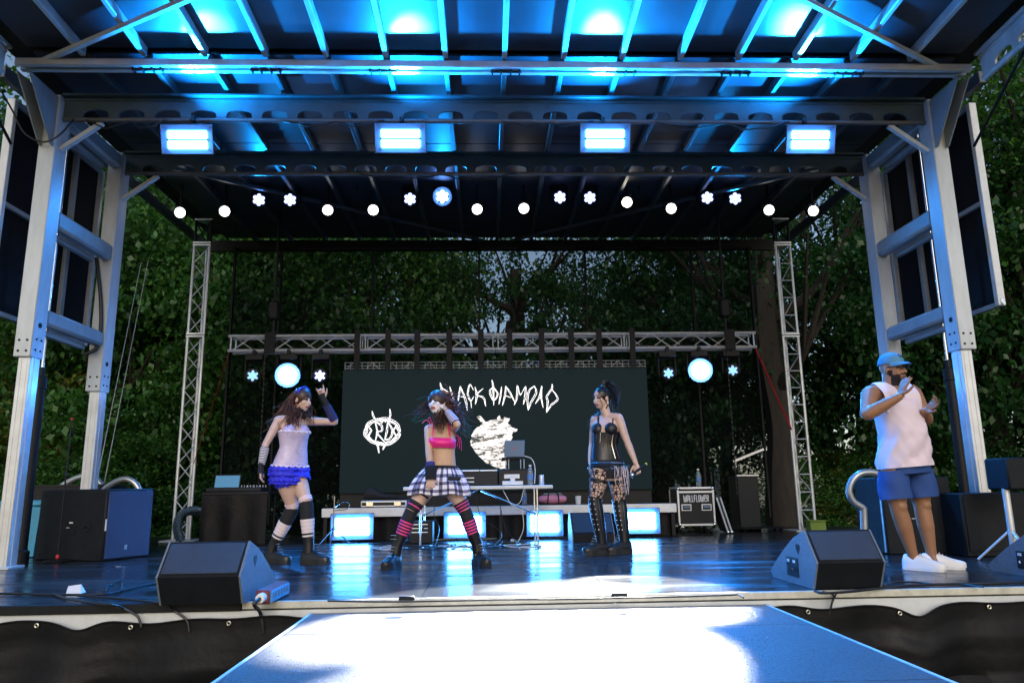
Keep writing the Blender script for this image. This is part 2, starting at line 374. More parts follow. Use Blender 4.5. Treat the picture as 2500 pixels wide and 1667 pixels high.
# castellated cross beams: web with arched cut-outs over a round bottom pipe
def castellated(p0, p1, ztop, zbot, period, mats=('beam_teal', 'alu_shaded'), hole=0.72, hz=0.10, rpipe=0.026, parent=roof, up=None):
    p0 = np.asarray(p0, float); p1 = np.asarray(p1, float); d = unit(p1-p0); L = np.linalg.norm(p1-p0); up = V(0, 0, 1) if up is None else up
    nrm = unit(np.cross(d, up)); k = int(L/period); off = (L-k*period)/2; pts = [(0, ztop), (L, ztop), (L, zbot)]
    for i in range(k-1, -1, -1):
        c = off+(i+0.5)*period; r = period*hole/2
        pts.append((c+r, zbot))
        for a in np.linspace(0.0, math.pi, 13): pts.append((c+r*math.cos(a), zbot+hz*0.25+hz*0.75*math.sin(a)**0.6))
        pts.append((c-r, zbot))
    pts.append((0, zbot))
    b = MB(); poly = [p0+d*s+up*z for s, z in pts]; b.prism([p+nrm*0.012 for p in poly], -nrm*0.024)
    wb = part('beam_web', b, mats[0], parent, False)
    b = MB(); b.box((p0+p1)/2+up*(ztop-0.015), (0.14, L, 0.03), X=nrm, Y=d, Z=up, bev=0.004); b.box((p0+p1)/2+up*(ztop-0.055), (0.05, L, 0.02), X=nrm, Y=d, Z=up); part('beam_flange', b, mats[0], parent)
    b = MB(); b.tube([p0+up*(zbot-rpipe*0.6), p1+up*(zbot-rpipe*0.6)], rpipe, 10); part('beam_pipe', b, mats[1], parent)
for Y in (DEPTHF+0.06, DEPTHR+0.06):
    castellated((CX-COLX+0.02, Y, 0), (CX+COLX-0.02, Y, 0), ROOFZ-0.005, ROOFZ-0.27, 0.385)
# beams along the sides of the lifted front panel
for sgn in (-1, 1):
    x = CX+sgn*(COLX+0.19); p0 = V(x, HY-0.12, ROOFZ+0.02); p1 = V(x, FRONTY, ROOFZ+0.02+(HY-FRONTY)*TILT); dd = unit(p1-p0); upv = unit(np.cross(V(1, 0, 0), dd)); upv = upv if upv[2] > 0 else -upv
    castellated(p0, p1, 0.10, -0.17, 0.34, mats=('alu_dull', 'alu_dull'), rpipe=0.034, up=upv)
    q0 = p0+V(0, -0.75, -0.12); b = MB(); b.tube([q0, V(CX+sgn*(COLX+0.43), DEPTHF-0.05, ROOFZ-0.62)], 0.016, 8); part('gas_strut', b, 'black_metal', roof)

# ================================================================ side towers
def side_tower(sgn, label):
    xin = CX+sgn*COLX; W = 0.175
    t = thing('side_tower', label, 'stage tower', (xin+sgn*W/2, DEPTHF, 0), group='telescopic side towers of the stage')
    zc = ony(55 if sgn < 0 else 2363, 870 if sgn < 0 else 852, DEPTHF)[2]
    for Y, zj in ((DEPTHF, zc), (DEPTHR, zc-0.17)):
        xc = xin+sgn*W/2
        b = MB(); b.box((xc, Y+0.11, (zj+ROOFZ-0.02)/2), (W, 0.22, ROOFZ-0.02-zj), bev=0.008); col = part('outer_tube', b, 'alu_dull', t)
        b = MB(); ix = xin+sgn*0.075
        b.box((ix, Y+0.115, (zj+0.05)/2), (0.125, 0.16, zj+0.05), bev=0.006)
        for k in (-0.028, 0.028): b.box((ix+k, Y+0.034, (zj+0.04)/2), (0.012, 0.008, zj+0.03))
        b.box((ix-sgn*0.0635, Y+0.115, (zj+0.04)/2), (0.008, 0.05, zj+0.03)); part('inner_tube', b, 'alu', t)
        for dx in (-0.04, 0.04):
            for dz in (0.06, 0.17):
                b = MB(); b.cyl((xc+dx, Y-0.006, zj+dz), (xc+dx, Y+0.004, zj+dz), 0.012, n=10); part('bolt', b, 'black_metal', col)
        for dy, dz, r in ((0.07, 0.08, 0.012), (0.15, 0.08, 0.012), (0.07, 0.19, 0.012), (0.15, 0.19, 0.012), (0.10, 0.34, 0.028)):
            b = MB(); b.cyl((xin-sgn*0.005, Y+dy, zj+dz), (xin+sgn*0.004, Y+dy, zj+dz), r, n=12); part('bolt_hole', b, 'black_edge', col)
        b = MB(); b.box((ix, Y+0.115, 0.012), (0.22, 0.26, 0.024), bev=0.004); part('base_plate', b, 'alu_dull', t)
    ym, yl = (DEPTHF+0.22+DEPTHR)/2, DEPTHR-DEPTHF-0.22
    z1 = ony(92 if sgn < 0 else 2330, 742 if sgn < 0 else 732, DEPTHF)[2]; z2 = ony(126 if sgn < 0 else 2289, 494 if sgn < 0 else 490, DEPTHF)[2]
    for zt, hh in ((z1, 0.17), (z2, 0.20), (ROOFZ-0.05, 0.2)):
        b = MB(); b.box((xin+sgn*0.07, ym, zt-hh/2), (0.13, yl, hh), bev=0.03); part('crossbar', b, 'paint_grey', t)
        b = MB(); b.box((xin+sgn*0.19, ym, zt-hh*0.5-0.12), (0.07, yl*0.8, 0.06), bev=0.01); part('crossbar', b, 'paint_grey', t)
    # hydraulic ram between the columns
    xr = xin+sgn*0.24; yr = DEPTHF+0.62
    b = MB(); b.cyl((xr, yr, zc-0.02), (xr, yr, ROOFZ-0.1), 0.016, n=10); part('ram_rod', b, 'chrome', t)
    b = MB(); b.lathe((xr, yr, 0), [(0.075, 0.0), (0.075, 0.12), (0.052, 0.14), (0.052, zc-0.25), (0.062, zc-0.24), (0.062, zc-0.12), (0.03, zc-0.1), (0.03, zc-0.01)], n=14); part('ram_cylinder', b, 'black_metal', t)
    # gussets under the hinge beam and knee braces under the cross beam
    xg = xin+sgn*W/2
    for dx in (-0.06, 0.06):
        b = MB(); b.prism([V(xg+dx-0.006, HY+0.02, ROOFZ-0.05), V(xg+dx-0.006, DEPTHF-0.002, ROOFZ-0.05), V(xg+dx-0.006, DEPTHF-0.002, ROOFZ-0.62), V(xg+dx-0.006, DEPTHF-0.05, ROOFZ-0.62)], V(0.012, 0, 0)); part('gusset', b, 'paint_grey', t, False)
    for Y in (DEPTHF+0.1, DEPTHR+0.1):
        p = V(xin-sgn*0.42, Y, ROOFZ-0.30); q = V(xin, Y, ROOFZ-0.62); d = q-p; b = MB()
        b.box((p+q)/2, (0.06, np.linalg.norm(d), 0.05), X=(0, 1, 0), Y=d, Z=np.cross((0, 1, 0), unit(d)), bev=0.006); part('knee_brace', b, 'alu_dull', t)
    # hanging side panel: black sheet in a pale frame
    return t, zc, z1
def side_panel(sgn, label):
    pf = ony(22 if sgn < 0 else 2440, 700 if sgn < 0 else 748, DEPTHF+0.02); x = pf[0]; zb = pf[2] if sgn > 0 else ony(2440, 748, DEPTHF+0.02)[2]
    if sgn < 0: x = CX-(ony(2440, 748, DEPTHF+0.02)[0]-CX)
    zt = ROOFZ-0.08; y0, y1 = DEPTHF, DEPTHR+0.45
    t = thing('side_wing', label, 'panel', (x, y0, zb), group='side panels hung outside the towers')
    b = MB(); b.box((x+sgn*0.02, (y0+y1)/2, (zb+zt)/2), (0.03, y1-y0-0.1, zt-zb), bev=0); part('sheet', b, 'panel_black', t, False)
    b = MB(); b.box((x, y0, (zb+zt)/2), (0.085, 0.06, zt-zb), bev=0.006); part('front_stile', b, 'white_metal', t)
    b = MB(); b.box((x, y1, (zb+zt)/2), (0.085, 0.06, zt-zb), bev=0.006); part('rear_stile', b, 'white_metal', t)
    for k in (0.34, 0.67):
        b = MB(); b.box((x-sgn*0.02, y0+(y1-y0)*k, (zb+zt)/2), (0.05, 0.07, zt-zb-0.05), bev=0.004); part('stud', b, 'sunlit_orange' if sgn < 0 and k < 0.5 else 'paint_grey', t)  # one left stud carries an orange sun patch in its colour
    for zz in (zb+0.02, (zb+zt)/2, zt-0.02):
        b = MB(); b.box((x-sgn*0.012, (y0+y1)/2, zz), (0.05, y1-y0-0.07, 0.05), bev=0.004); part('rail', b, 'paint_grey', t)
    b = MB(); b.box((x-sgn*0.0, y0-0.033, zb+0.05), (0.03, 0.012, 0.05), bev=0.003); b.cyl((x, y0-0.03, zb+0.02), (x, y0-0.06, zb+0.02), 0.014, n=8); part('latch', b, 'chrome', t)
    return t
side_tower(-1, 'left stage tower of two telescopic metal columns with crossbars')
side_tower(1, 'right stage tower of two bright metal columns behind the man')
side_panel(-1, 'black side panel with pale stiles hung outside the left tower')
side_panel(1, 'black side panel with white front stile hung outside the right tower')
# ================================================================ stage lights
BLUE = (0.05, 0.34, 1.0); CYAN = (0.04, 0.40, 1.0)
emis('led_cyan', (0.075, 0.36, 1.0), 30); emis('led_floor', (0.085, 0.38, 1.0), 62)
emis('lamp_white', (1.0, 0.97, 0.92), 7); emis('lamp_wash', (0.42, 0.50, 1.0), 2.2); emis('lamp_wash_dim', (0.30, 0.60, 0.95), 0.9)
emis('lamp_hot', (0.13, 0.36, 1.0), 120); emis('lamp_hot_small', (0.15, 0.36, 1.0), 40); emis('lamp_warm', (1.0, 0.90, 0.72), 14)
mat('glow_grey', (0.10, 0.13, 0.20), 0.5); mat('lens_rim', (0.02, 0.02, 0.03), 0.3)
def ordn(i): return ['first', 'second', 'third', 'fourth', 'fifth', 'sixth', 'seventh', 'eighth', 'ninth', 'tenth'][i]
def glow_frame(t, c, X, Z, dn, w, h, flare=0.05, depth=0.045):  # added flared frame that catches the lamp's light as a halo
    b = MB(); a = [c+X*sx*w/2+Z*sz*h/2 for sx, sz in ((-1, -1), (1, -1), (1, 1), (-1, 1))]; o = [c+dn*depth+X*sx*(w/2+flare)+Z*sz*(h/2+flare) for sx, sz in ((-1, -1), (1, -1), (1, 1), (-1, 1))]
    q = [p+X*0.0-dn*0.01+X*sx*0.008+Z*sz*0.008 for p, (sx, sz) in zip(o, ((-1, -1), (1, -1), (1, 1), (-1, 1)))]; r_ = [p-dn*0.02 for p in a]
    b.loft([a, o, q, r_, a], False); part('glow_bezel', b, 'glow_grey', t, False)
def clamp(t, x, y, ztop, zbot, n='clamp'):
    b = MB(); b.box((x, y, (ztop+zbot)/2), (0.03, 0.03, ztop-zbot+0.03), bev=0.004); b.box((x, y, ztop), (0.05, 0.09, 0.07), bev=0.008); part(n, b, 'black_metal', t)

for i, px in enumerate((458, 978, 1477, 1978)):
    c = ony(px, 339+(3 if i in (0, 3) else 0), DEPTHF-0.06)
    t = thing('blinder_light', '%s blue LED blinder from the left under the front roof beam' % ordn(i), 'stage light', c, group='LED blinders under the roof beam')
    dn = unit(CAM+V(c[0]*0.5, 0, 0)-c+V(0, 0, 1.2)); X = V(1, 0, 0); Z = unit(np.cross(X, -dn)); Z = Z if Z[2] > 0 else -Z
    b = MB(); b.box(c-dn*0.05, (0.47, 0.09, 0.25), X=X, Y=dn, Z=Z, bev=0.012); part('housing', b, 'black_metal', t)
    glow_frame(t, c, X, Z, dn, 0.435, 0.20)
    for s in (-1, 1):
        b = MB(); b.box(c+Z*s*0.052+dn*0.004, (0.42, 0.02, 0.088), X=X, Y=dn, Z=Z, bev=0.008); part('led_panel', b, 'led_cyan', t)
    b = MB(); b.tube([c+V(-0.25, 0, 0)-dn*0.05, c+V(-0.25, 0, 0.17)-dn*0.05, c+V(0.25, 0, 0.17)-dn*0.05, c+V(0.25, 0, 0)-dn*0.05], 0.012, 6); part('yoke', b, 'black_metal', t)
    clamp(t, c[0], DEPTHF+0.06, ROOFZ-0.28, c[2]+0.17)
    tp = onz((500, 1000, 1472, 1950)[i], 100, ROOFZ+0.17)
    lp = c+V(0, -0.12, 0.16)
    spot('canopy_beam', lp, tp, 2300, (0.04, 0.52, 1.0), 31, 0.45, 0.03, t)
    spot('canopy_wash', lp, tp+V(0, 0.2, 0), 1100, (0.004, 0.30, 1.0), 140, 1.0, 0.03, t)
    spot('front_wash', c+dn*0.06+V(0, -0.03, -0.06), V(c[0]*0.75+0.1, 2.2, -0.1), 620, (0.003, 0.28, 1.0), 130, 0.9, 0.08, t)

# the lighting bar far under the roof with ten white lamps and eight blue washes
LBY = 10.25
b = MB(); zl = ony(1250, 505, LBY)[2]
LBZ = zl+0.36
t = thing('lighting_bar', 'long black lighting bar carrying the row of lamps under the roof', 'lighting bar', (CX, LBY, LBZ))
b.cyl((CX-4.6, LBY, LBZ), (CX+4.6, LBY, LBZ), 0.026, n=10); part('pipe', b, 'black_metal', t)
for k in (-4.2, -2.1, 0, 2.1, 4.2):
    b = MB(); b.cyl((CX+k, LBY, LBZ), (CX+k, LBY, ROOFZ+0.1), 0.012, n=6); part('hanger', b, 'black_metal', t)
PARPX = [(439, 519), (548, 516), (800, 513), (911, 513), (1165, 511), (1279, 509), (1531, 494), (1639, 509), (1878, 513), (1986, 515)]
for i, (px, py) in enumerate(PARPX):
    c = ony(px, py, LBY-0.02); hot = i == 6
    t = thing('par_can', '%s of ten round white lamps in the row, from the left%s' % (ordn(i), ', tilted' if hot else ''), 'stage light', c, group='white lamps in the row under the roof')
    dn = unit(V(0.3*0-c[0]*0.02, -1, -0.33)); 
    b = MB(); b.lathe(c-dn*0.18, [(0.04, 0.0), (0.075, 0.03), (0.082, 0.10), (0.088, 0.19), (0.080, 0.19), (0.078, 0.16)], dn, 16, cap=True); part('can', b, 'black_metal', t)
    b = MB(); b.lathe(c-dn*0.012, [(0.074, 0.0), (0.070, 0.012), (0.04, 0.02), (0.003, 0.024)], dn, 18); part('lens', b, 'lamp_warm' if hot else 'lamp_white', t)
    b = MB(); b.tube([c+V(-0.10, 0, 0), c+V(-0.10, 0, 0.13), c+V(0.10, 0, 0.13), c+V(0.10, 0, 0)]-dn*0.09, 0.008, 6); part('yoke', b, 'black_metal', t)
    clamp(t, c[0], LBY, LBZ, c[2]+0.13)
    tgt = {6: (0.42, 4.95), 7: (-0.28, 4.68), 5: (1.08, 5.22), 8: (0.25, 3.35)}.get(i)
    if tgt: spot('beam', c+dn*0.06, V(tgt[0], tgt[1], -0.08), 38000, (1.0, 0.96, 0.91), 10.6, 0.35, 0.05, t)
WASHPX = [(632, 488), (708, 488), (1001, 486), (1080, 480), (1367, 482), (1440, 483), (1727, 483), (1795, 485)]
for i, (px, py) in enumerate(WASHPX):
    c = ony(px, py, LBY-0.06); hot = i == 3
    t = thing('wash_light', '%s of the eight flower faced blue wash lights in the row, from the left%s' % (ordn(i), ', glaring' if hot else ''), 'stage light', c, group='blue wash lights in the row under the roof')
    dn = unit(CAM-c+V(0, 0, 0.4)); X = unit(np.cross(dn, (0, 0, 1))); Z = np.cross(X, dn)
    b = MB(); b.lathe(c-dn*0.16, [(0.05, 0.0), (0.09, 0.04), (0.10, 0.15), (0.094, 0.155)], dn, 16); part('head', b, 'black_metal', t)
    if hot: b = MB(); b.lathe(c-dn*0.012, [(0.135, 0.035), (0.14, 0.045), (0.092, 0.004)], dn, 20, cap=False); part('glow_ring', b, 'glow_grey', t)  # added ring, there to glow around the bright lenses
    for k in range(7):
        a = k*math.pi/3+0.52; q = c if k == 6 else c+(X*math.cos(a)+Z*math.sin(a))*0.060
        b = MB(); b.lathe(q-dn*0.004, [(0.030, 0.0), (0.026, 0.012), (0.012, 0.018), (0.002, 0.019)], dn, 12); part('lens', b, 'lamp_hot_small' if hot else 'lamp_wash', t)
    b = MB(); b.box(c+V(0, 0.1, 0.2), (0.22, 0.16, 0.07), bev=0.01)
    for s in (-1, 1): b.box(c+V(s*0.12, 0.1, 0.09), (0.025, 0.08, 0.24), bev=0.008)
    part('base_and_yoke', b, 'black_metal', t)
    clamp(t, c[0], LBY, LBZ, c[2]+0.24)
    if i in (0, 3, 7): spot('wash_beam', c+dn*0.05, V(CX+(px-1250)*0.0012, 5.6, 0.9), 700, (0.004, 0.30, 1.0), 120, 0.9, 0.06, t)

# ---------------------------------------------------------------- rear platform
PLY = 10.63; PLZ = 0.455
px0, px1 = ony(785, 1240, PLY)[0], ony(1652, 1232, PLY)[0]
plat = thing('rear_platform', 'low rear riser with pale metal edge along the back of the stage', 'platform', ((px0+px1)/2, PLY, 0))
k = np.linspace(px0, px1, 5)
for i in range(4):
    b = MB(); b.box(((k[i]+k[i+1])/2, PLY+0.02, PLZ-0.065), (k[i+1]-k[i]-0.006, 0.05, 0.125), bev=0.006); part('edge_rail', b, 'white_metal', plat)
    b = MB(); b.box(((k[i]+k[i+1])/2, PLY+0.86, PLZ-0.03), (k[i+1]-k[i]-0.006, 1.62, 0.05)); part('platform_top', b, 'deck_black', plat, False)
for i in range(5):
    for y in (PLY+0.07, PLY+1.6):
        b = MB(); b.box((k[i]+(0.05 if i == 0 else -0.05 if i == 4 else 0), y, (PLZ-0.13)/2), (0.06, 0.06, PLZ-0.13), bev=0.006); part('leg', b, 'black_metal', plat)
b = MB(); b.grid([[V(x, PLY+0.12+0.02*math.sin(x*19), z) for x in np.linspace(px0+0.05, px1-0.05, 90)] for z in (0.004, 0.15, PLZ-0.13)]); part('drape', b, 'vinyl_black', plat)

# ---------------------------------------------------------------- LED floor lights
for i, (px, py, w_) in enumerate(((860, 1285, 88), (1135, 1281, 88), (1330, 1277, 74), (1562, 1271, 82))):
    c = ony(px, py, PLY-0.22); W = w_/FPX*10.6*0.88
    t = thing('floor_blinder', '%s glaring blue floor light from the left in front of the riser' % ordn(i), 'stage light', (c[0], c[1], 0), group='floor lights in front of the riser')
    dn = unit(V(-c[0]*0.06, -1, 0.02)); X = unit(np.cross(dn, (0, 0, 1))); Z = np.cross(X, dn)
    b = MB(); b.box(c-dn*0.05, (W+0.12, 0.09, 0.34), X=X, Y=dn, Z=Z, bev=0.012); part('housing', b, 'black_metal', t)
    glow_frame(t, c, X, Z, dn, W+0.01, 0.24)
    for s in (-1, 1):
        for r in (-1, 1):
            b = MB(); b.box(c+dn*0.004+X*s*W*0.255+Z*r*0.060, (W*0.49, 0.02, 0.110), X=X, Y=dn, Z=Z, bev=0.008); part('led_panel', b, 'led_floor', t)
    for s in (-1, 1):
        b = MB(); q = c+X*s*W*0.3-dn*0.05; b.tube([q, V(q[0], q[1], 0.03), V(q[0]+s*0.06, q[1]-0.12, 0.012)], 0.012, 6); part('foot', b, 'black_metal', t)

# ---------------------------------------------------------------- LED screen
emis('screen_dark', (0.0075, 0.0150, 0.0175), 1.0); MATS['screen_dark'].node_tree.nodes['Principled BSDF'].inputs['Specular IOR Level'].default_value = 0.03; MATS['screen_dark'].node_tree.nodes['Principled BSDF'].inputs['Base Color'].default_value = (0.001, 0.0012, 0.0014, 1)
emis('screen_white', (1.0, 0.98, 0.97), 0.95)
def blotch():
    m = emis('screen_blotch', (1, 0.97, 0.94), 0.95); m.node_tree.nodes['Principled BSDF'].inputs['Base Color'].default_value = (0.005, 0.005, 0.005, 1); n = m.node_tree.nodes; l = m.node_tree.links
    tc = n.new('ShaderNodeTexCoord'); mp = n.new('ShaderNodeMapping'); mp.inputs['Scale'].default_value = (1, 1, 2.6); l.new(tc.outputs['Object'], mp.inputs[0])
    no = n.new('ShaderNodeTexNoise'); no.inputs['Scale'].default_value = 6.5; no.inputs['Detail'].default_value = 10; no.inputs['Roughness'].default_value = 0.78; l.new(mp.outputs[0], no.inputs['Vector'])
    r = n.new('ShaderNodeValToRGB'); r.color_ramp.elements[0].position = 0.435; r.color_ramp.elements[0].color = (0.012, 0.028, 0.032, 1); r.color_ramp.elements[1].position = 0.495; r.color_ramp.elements[1].color = (1, 0.96, 0.93, 1)
    e2 = r.color_ramp.elements.new(0.465); e2.color = (0.25, 0.2, 0.17, 1)
    l.new(no.outputs[0], r.inputs[0]); l.new(r.outputs[0], n['Principled BSDF'].inputs['Emission Color'])
blotch()
SY = 11.10
scr = thing('led_screen', 'wide dark LED screen showing spiky white band lettering and emblems', 'led screen', (CX, SY, PLZ))
s_l, s_r = ony(834, 1050, SY)[0], ony(1584, 1040, SY)[0]; s_t, s_b = ony(1250, 901, SY)[2], ony(1250, 1198, SY)[2]
cols = np.linspace(s_l, s_r, 9); rows = np.linspace(s_b, s_t, 5)
for i in range(8):
    for j in range(4):
        b = MB(); b.box(((cols[i]+cols[i+1])/2, SY, (rows[j]+rows[j+1])/2), (cols[i+1]-cols[i]-0.001, 0.07, rows[j+1]-rows[j]-0.001)); part('screen_tile', b, 'screen_dark', scr, False)
b = MB(); zt = ony(1250, 882, SY)[2]
gl, gr = ony(1215, 890, SY)[0], s_r
for i, x in enumerate(np.linspace(s_l+0.02, s_r-0.01, 54)):
    b.cyl((x, SY, s_t+0.01), (x, SY, zt), 0.004, n=4)
for z in (s_t+0.03, (s_t+zt)/2+.01, zt): b.cyl((s_l+0.02, SY, z), (s_r, SY, z), 0.005, n=4)
for i in range(16):
    x = s_l+(s_r-s_l)*(i+0.5)/16; b.cyl((x-0.1, SY, s_t+0.02), (x, SY, zt), 0.004, n=4); b.cyl((x+0.1, SY, s_t+0.02), (x, SY, zt), 0.004, n=4)
part('top_lattice', b, 'alu_dull', scr)
b = MB(); b.box(((s_l+s_r)/2, SY+0.06, (PLZ+s_b)/2), (s_r-s_l, 0.04, s_b-PLZ)); part('base_frame', b, 'black_metal', scr, False)
def sp(zx, zy): return ony(850+zx/4.276, 900+zy/4.276, SY-0.040)
def strokes(name, polys, r0, mt, jitter=2.0, dbl=7, label=None, parent=None):
    b = MB()
    for pl in polys:
        pts = [np.array(p, float) for p in pl]
        for off in ((-1, 1) if dbl else (0,)):
            q = []
            for i, p in enumerate(pts):
                d = unit(pts[min(i+1, len(pts)-1)]-pts[max(0, i-1)]); nn = np.array([-d[1], d[0]])
                e = 0.15 if i in (0, len(pts)-1) else 1.0
                q.append(p+nn*off*dbl*0.5*e+RNG.uniform(-jitter, jitter, 2)*e)
            sm = smoothpath([np.array([a[0], a[1], 0]) for a in q], 4)
            rr = [r0*(0.45+0.9*abs(math.sin(1.3*i+off)))*(0.5 if i in (0, len(sm)-1) else 1) for i in range(len(sm))]
            b.tube([sp(a[0], a[1]) for a in sm], rr, 5)
    return part(name, b, mt, parent or scr, label=label)
LET = {
 'B': [[(960, 145), (972, 195), (988, 260), (1000, 340)], [(972, 195), (1040, 248), (992, 268)], [(992, 268), (1052, 312), (1000, 340)]],
 'L': [[(1060, 185), (1082, 260), (1108, 332)], [(1108, 332), (1128, 392), (1172, 352)]],
 'A': [[(1170, 182), (1160, 270), (1148, 335)], [(1170, 182), (1202, 262), (1228, 340), (1243, 432)], [(1158, 288), (1222, 296)]],
 'C': [[(1308, 222), (1272, 165), (1250, 262), (1280, 332), (1312, 288)], [(1280, 332), (1288, 412)]],
 'K': [[(1325, 190), (1342, 280), (1328, 372)], [(1410, 205), (1345, 272), (1412, 302), (1436, 392)]],
 'D': [[(1500, 115), (1516, 190), (1520, 382)], [(1514, 188), (1480, 242), (1518, 330), (1560, 262), (1514, 188)]],
 'I': [[(1602, 185), (1592, 280), (1574, 372)]],
 'A2': [[(1645, 180), (1640, 272), (1610, 386)], [(1645, 180), (1692, 252), (1738, 345)], [(1638, 278), (1702, 302)]],
 'M': [[(1733, 378), (1760, 300), (1770, 178), (1797, 272), (1850, 185), (1846, 290), (1828, 372)]],
 'O': [[(1945, 178), (1886, 232), (1874, 330), (1880, 432)], [(1945, 178), (1962, 252), (1905, 356), (1880, 432)]],
 'N': [[(1953, 366), (2000, 290), (2025, 185), (2016, 285), (2036, 406)]],
 'D2': [[(2130, 158), (2124, 210), (2076, 290), (2082, 345), (2070, 456)], [(2124, 210), (2186, 312), (2118, 378), (2070, 456)]]}
for kk, pl in LET.items(): strokes('letter', pl, 0.0044, 'screen_white', 2.5, 13)
ring = [(358+188*math.cos(a)*(1+0.03*math.sin(7*a)), 655+138*math.sin(a)*(1+0.03*math.cos(5*a))) for a in np.linspace(0.15, 2*math.pi+0.0, 26)]
ring2 = [(358+168*math.cos(a)*(1+0.05*math.sin(9*a+1)), 655+120*math.sin(a)*(1+0.05*math.cos(8*a))) for a in np.linspace(0.6, 2*math.pi+0.4, 30)]
EMB = [ring2, [(205, 600), (240, 640), (215, 700), (250, 740)], [(505, 590), (470, 650), (500, 700), (455, 745)], [(330, 530), (350, 560), (375, 530), (390, 560)], [(320, 790), (345, 770), (370, 790)], ring, [(250, 440), (264, 492), (288, 532)], [(435, 418), (440, 480), (424, 532)], [(296, 765), (312, 820), (322, 882)], [(404, 765), (378, 812), (362, 846)],
       [(282, 552), (302, 650), (286, 750)], [(282, 552), (346, 592), (352, 645), (302, 668), (384, 765)], [(412, 552), (404, 650), (382, 742)], [(412, 552), (462, 640), (440, 722), (382, 742)]]
strokes('emblem', EMB, 0.0044, 'screen_white', 2.5, 13, label='white ringed emblem with two horns')
out = [(1348, 500), (1372, 488), (1395, 512), (1432, 556), (1478, 538), (1520, 528), (1556, 532), (1566, 492), (1584, 486), (1594, 524), (1616, 528), (1632, 502), (1650, 512), (1690, 518), (1676, 548), (1662, 566), (1690, 590), (1712, 616), (1748, 624), (1772, 634), (1756, 660), (1718, 650), (1710, 692), (1722, 715), (1700, 745), (1650, 760), (1650, 1000), (1645, 1036), (1600, 1042), (1540, 1030), (1490, 1006), (1440, 978), (1390, 940), (1345, 895), (1308, 838), (1282, 800), (1276, 760), (1290, 720), (1286, 690), (1310, 650), (1345, 612), (1388, 588), (1400, 566), (1370, 540)]
b = MB(); cc = np.mean(out, 0); vs = [sp(*cc)]+[sp(x+RNG.uniform(-5, 5), y+RNG.uniform(-5, 5)) for x, y in [p for i in range(len(out)) for p in (out[i], tuple((np.array(out[i])+np.array(out[(i+1) % len(out)]))/2))]]
nn = len(vs)-1; b.add(vs+[v+V(0, 0.004, 0) for v in vs], [(0, 1+(i+1) % nn, 1+i) for i in range(nn)]+[(nn+1, nn+2+i, nn+2+(i+1) % nn) for i in range(nn)]); part('blotchy_picture', b, 'screen_blotch', scr, False, label='white blotchy lumpy planet shaped picture')

# ---------------------------------------------------------------- truss over the screen
TY = 10.95
def truss_run():
    x0, x1 = ony(557, 838, TY)[0], ony(1846, 826, TY)[0]; zt, zb = ony(1250, 816, TY)[2], ony(1250, 851, TY)[2]
    t = thing('box_truss', 'silver box truss spanning the stage above the screen', 'truss', ((x0+x1)/2, TY, zb))
    n = 4; L = (x1-x0)/n; D = zt-zb
    for i in range(n):
        a = x0+i*L
        b = MB()
        for z in (zt, zb):
            for y in (TY, TY+D): b.cyl((a+0.004, y, z), (a+L-0.004, y, z), 0.023, n=8)
        sct = part('truss_section', b, 'alu', t)
        for s_ in (0.04, L-0.04):
            b = MB()
            for y in (TY, TY+D): b.cyl((a+s_, y, zb), (a+s_, y, zt), 0.011, n=6)
            for z in (zt, zb): b.cyl((a+s_, TY, z), (a+s_, TY+D, z), 0.011, n=6)
            part('end_frame', b, 'alu', sct)
        m = 6; p = (L-0.12)/m
        for j in range(m):
            for y, o in ((TY, 0), (TY+D, 1)):
                za, zc = (zb, zt) if (j+o) % 2 == 0 else (zt, zb)
                b = MB(); b.cyl((a+0.06+j*p, y, za), (a+0.06+(j+1)*p, y, zc), 0.0105, n=6); part('lacing_bar', b, 'alu', sct)
    return t, x0, x1, zt, zb
truss, tx0, tx1, tzt, tzb = truss_run()
for i, px in enumerate((873, 948, 1019, 1097, 1174, 1244, 1322, 1394, 1462, 1543)):
    x = ony(px, 840, TY)[0]; b = MB(); b.box((x, TY-0.035, (tzt+s_t)/2+0.02), (0.085, 0.012, tzt-s_t+0.12), bev=0.003); b.box((x, TY+0.13, tzt+0.035), (0.085, 0.33, 0.014), bev=0.003); part('hanging_strap', b, 'black_edge', scr)
for px, lab in ((661, 'black hoist strap holding the left end of the truss'), (1780, 'black hoist strap holding the right end of the truss')):
    x = ony(px, 830, TY)[0]; b = MB(); t = thing('hoist', lab, 'hoist', (x, TY, tzt))
    b.box((x, TY-0.04, (tzt+tzb)/2), (0.16, 0.02, tzt-tzb+0.1), bev=0.004); b.box((x, TY+0.14, tzt+0.035), (0.16, 0.36, 0.015)); part('sling', b, 'black_edge', t)
    b = MB(); b.cyl((x, TY+0.12, tzt+0.04), (x, TY+0.12, ROOFZ+0.1), 0.022, n=8); part('hoist_pole', b, 'black_metal', t)
    b = MB(); b.box((x, TY+0.12, tzt+0.42), (0.16, 0.14, 0.3), bev=0.03); part('hoist_body', b, 'black_metal', t)
    b = MB(); xx = x-0.06
    for q in range(60):
        z = tzt-0.1-q*0.04
        if z < 0.06: break
        b.box((xx, TY-0.03, z), (0.006 if q % 2 else 0.02, 0.02 if q % 2 else 0.006, 0.044))
    part('chain', b, 'black_metal', t)
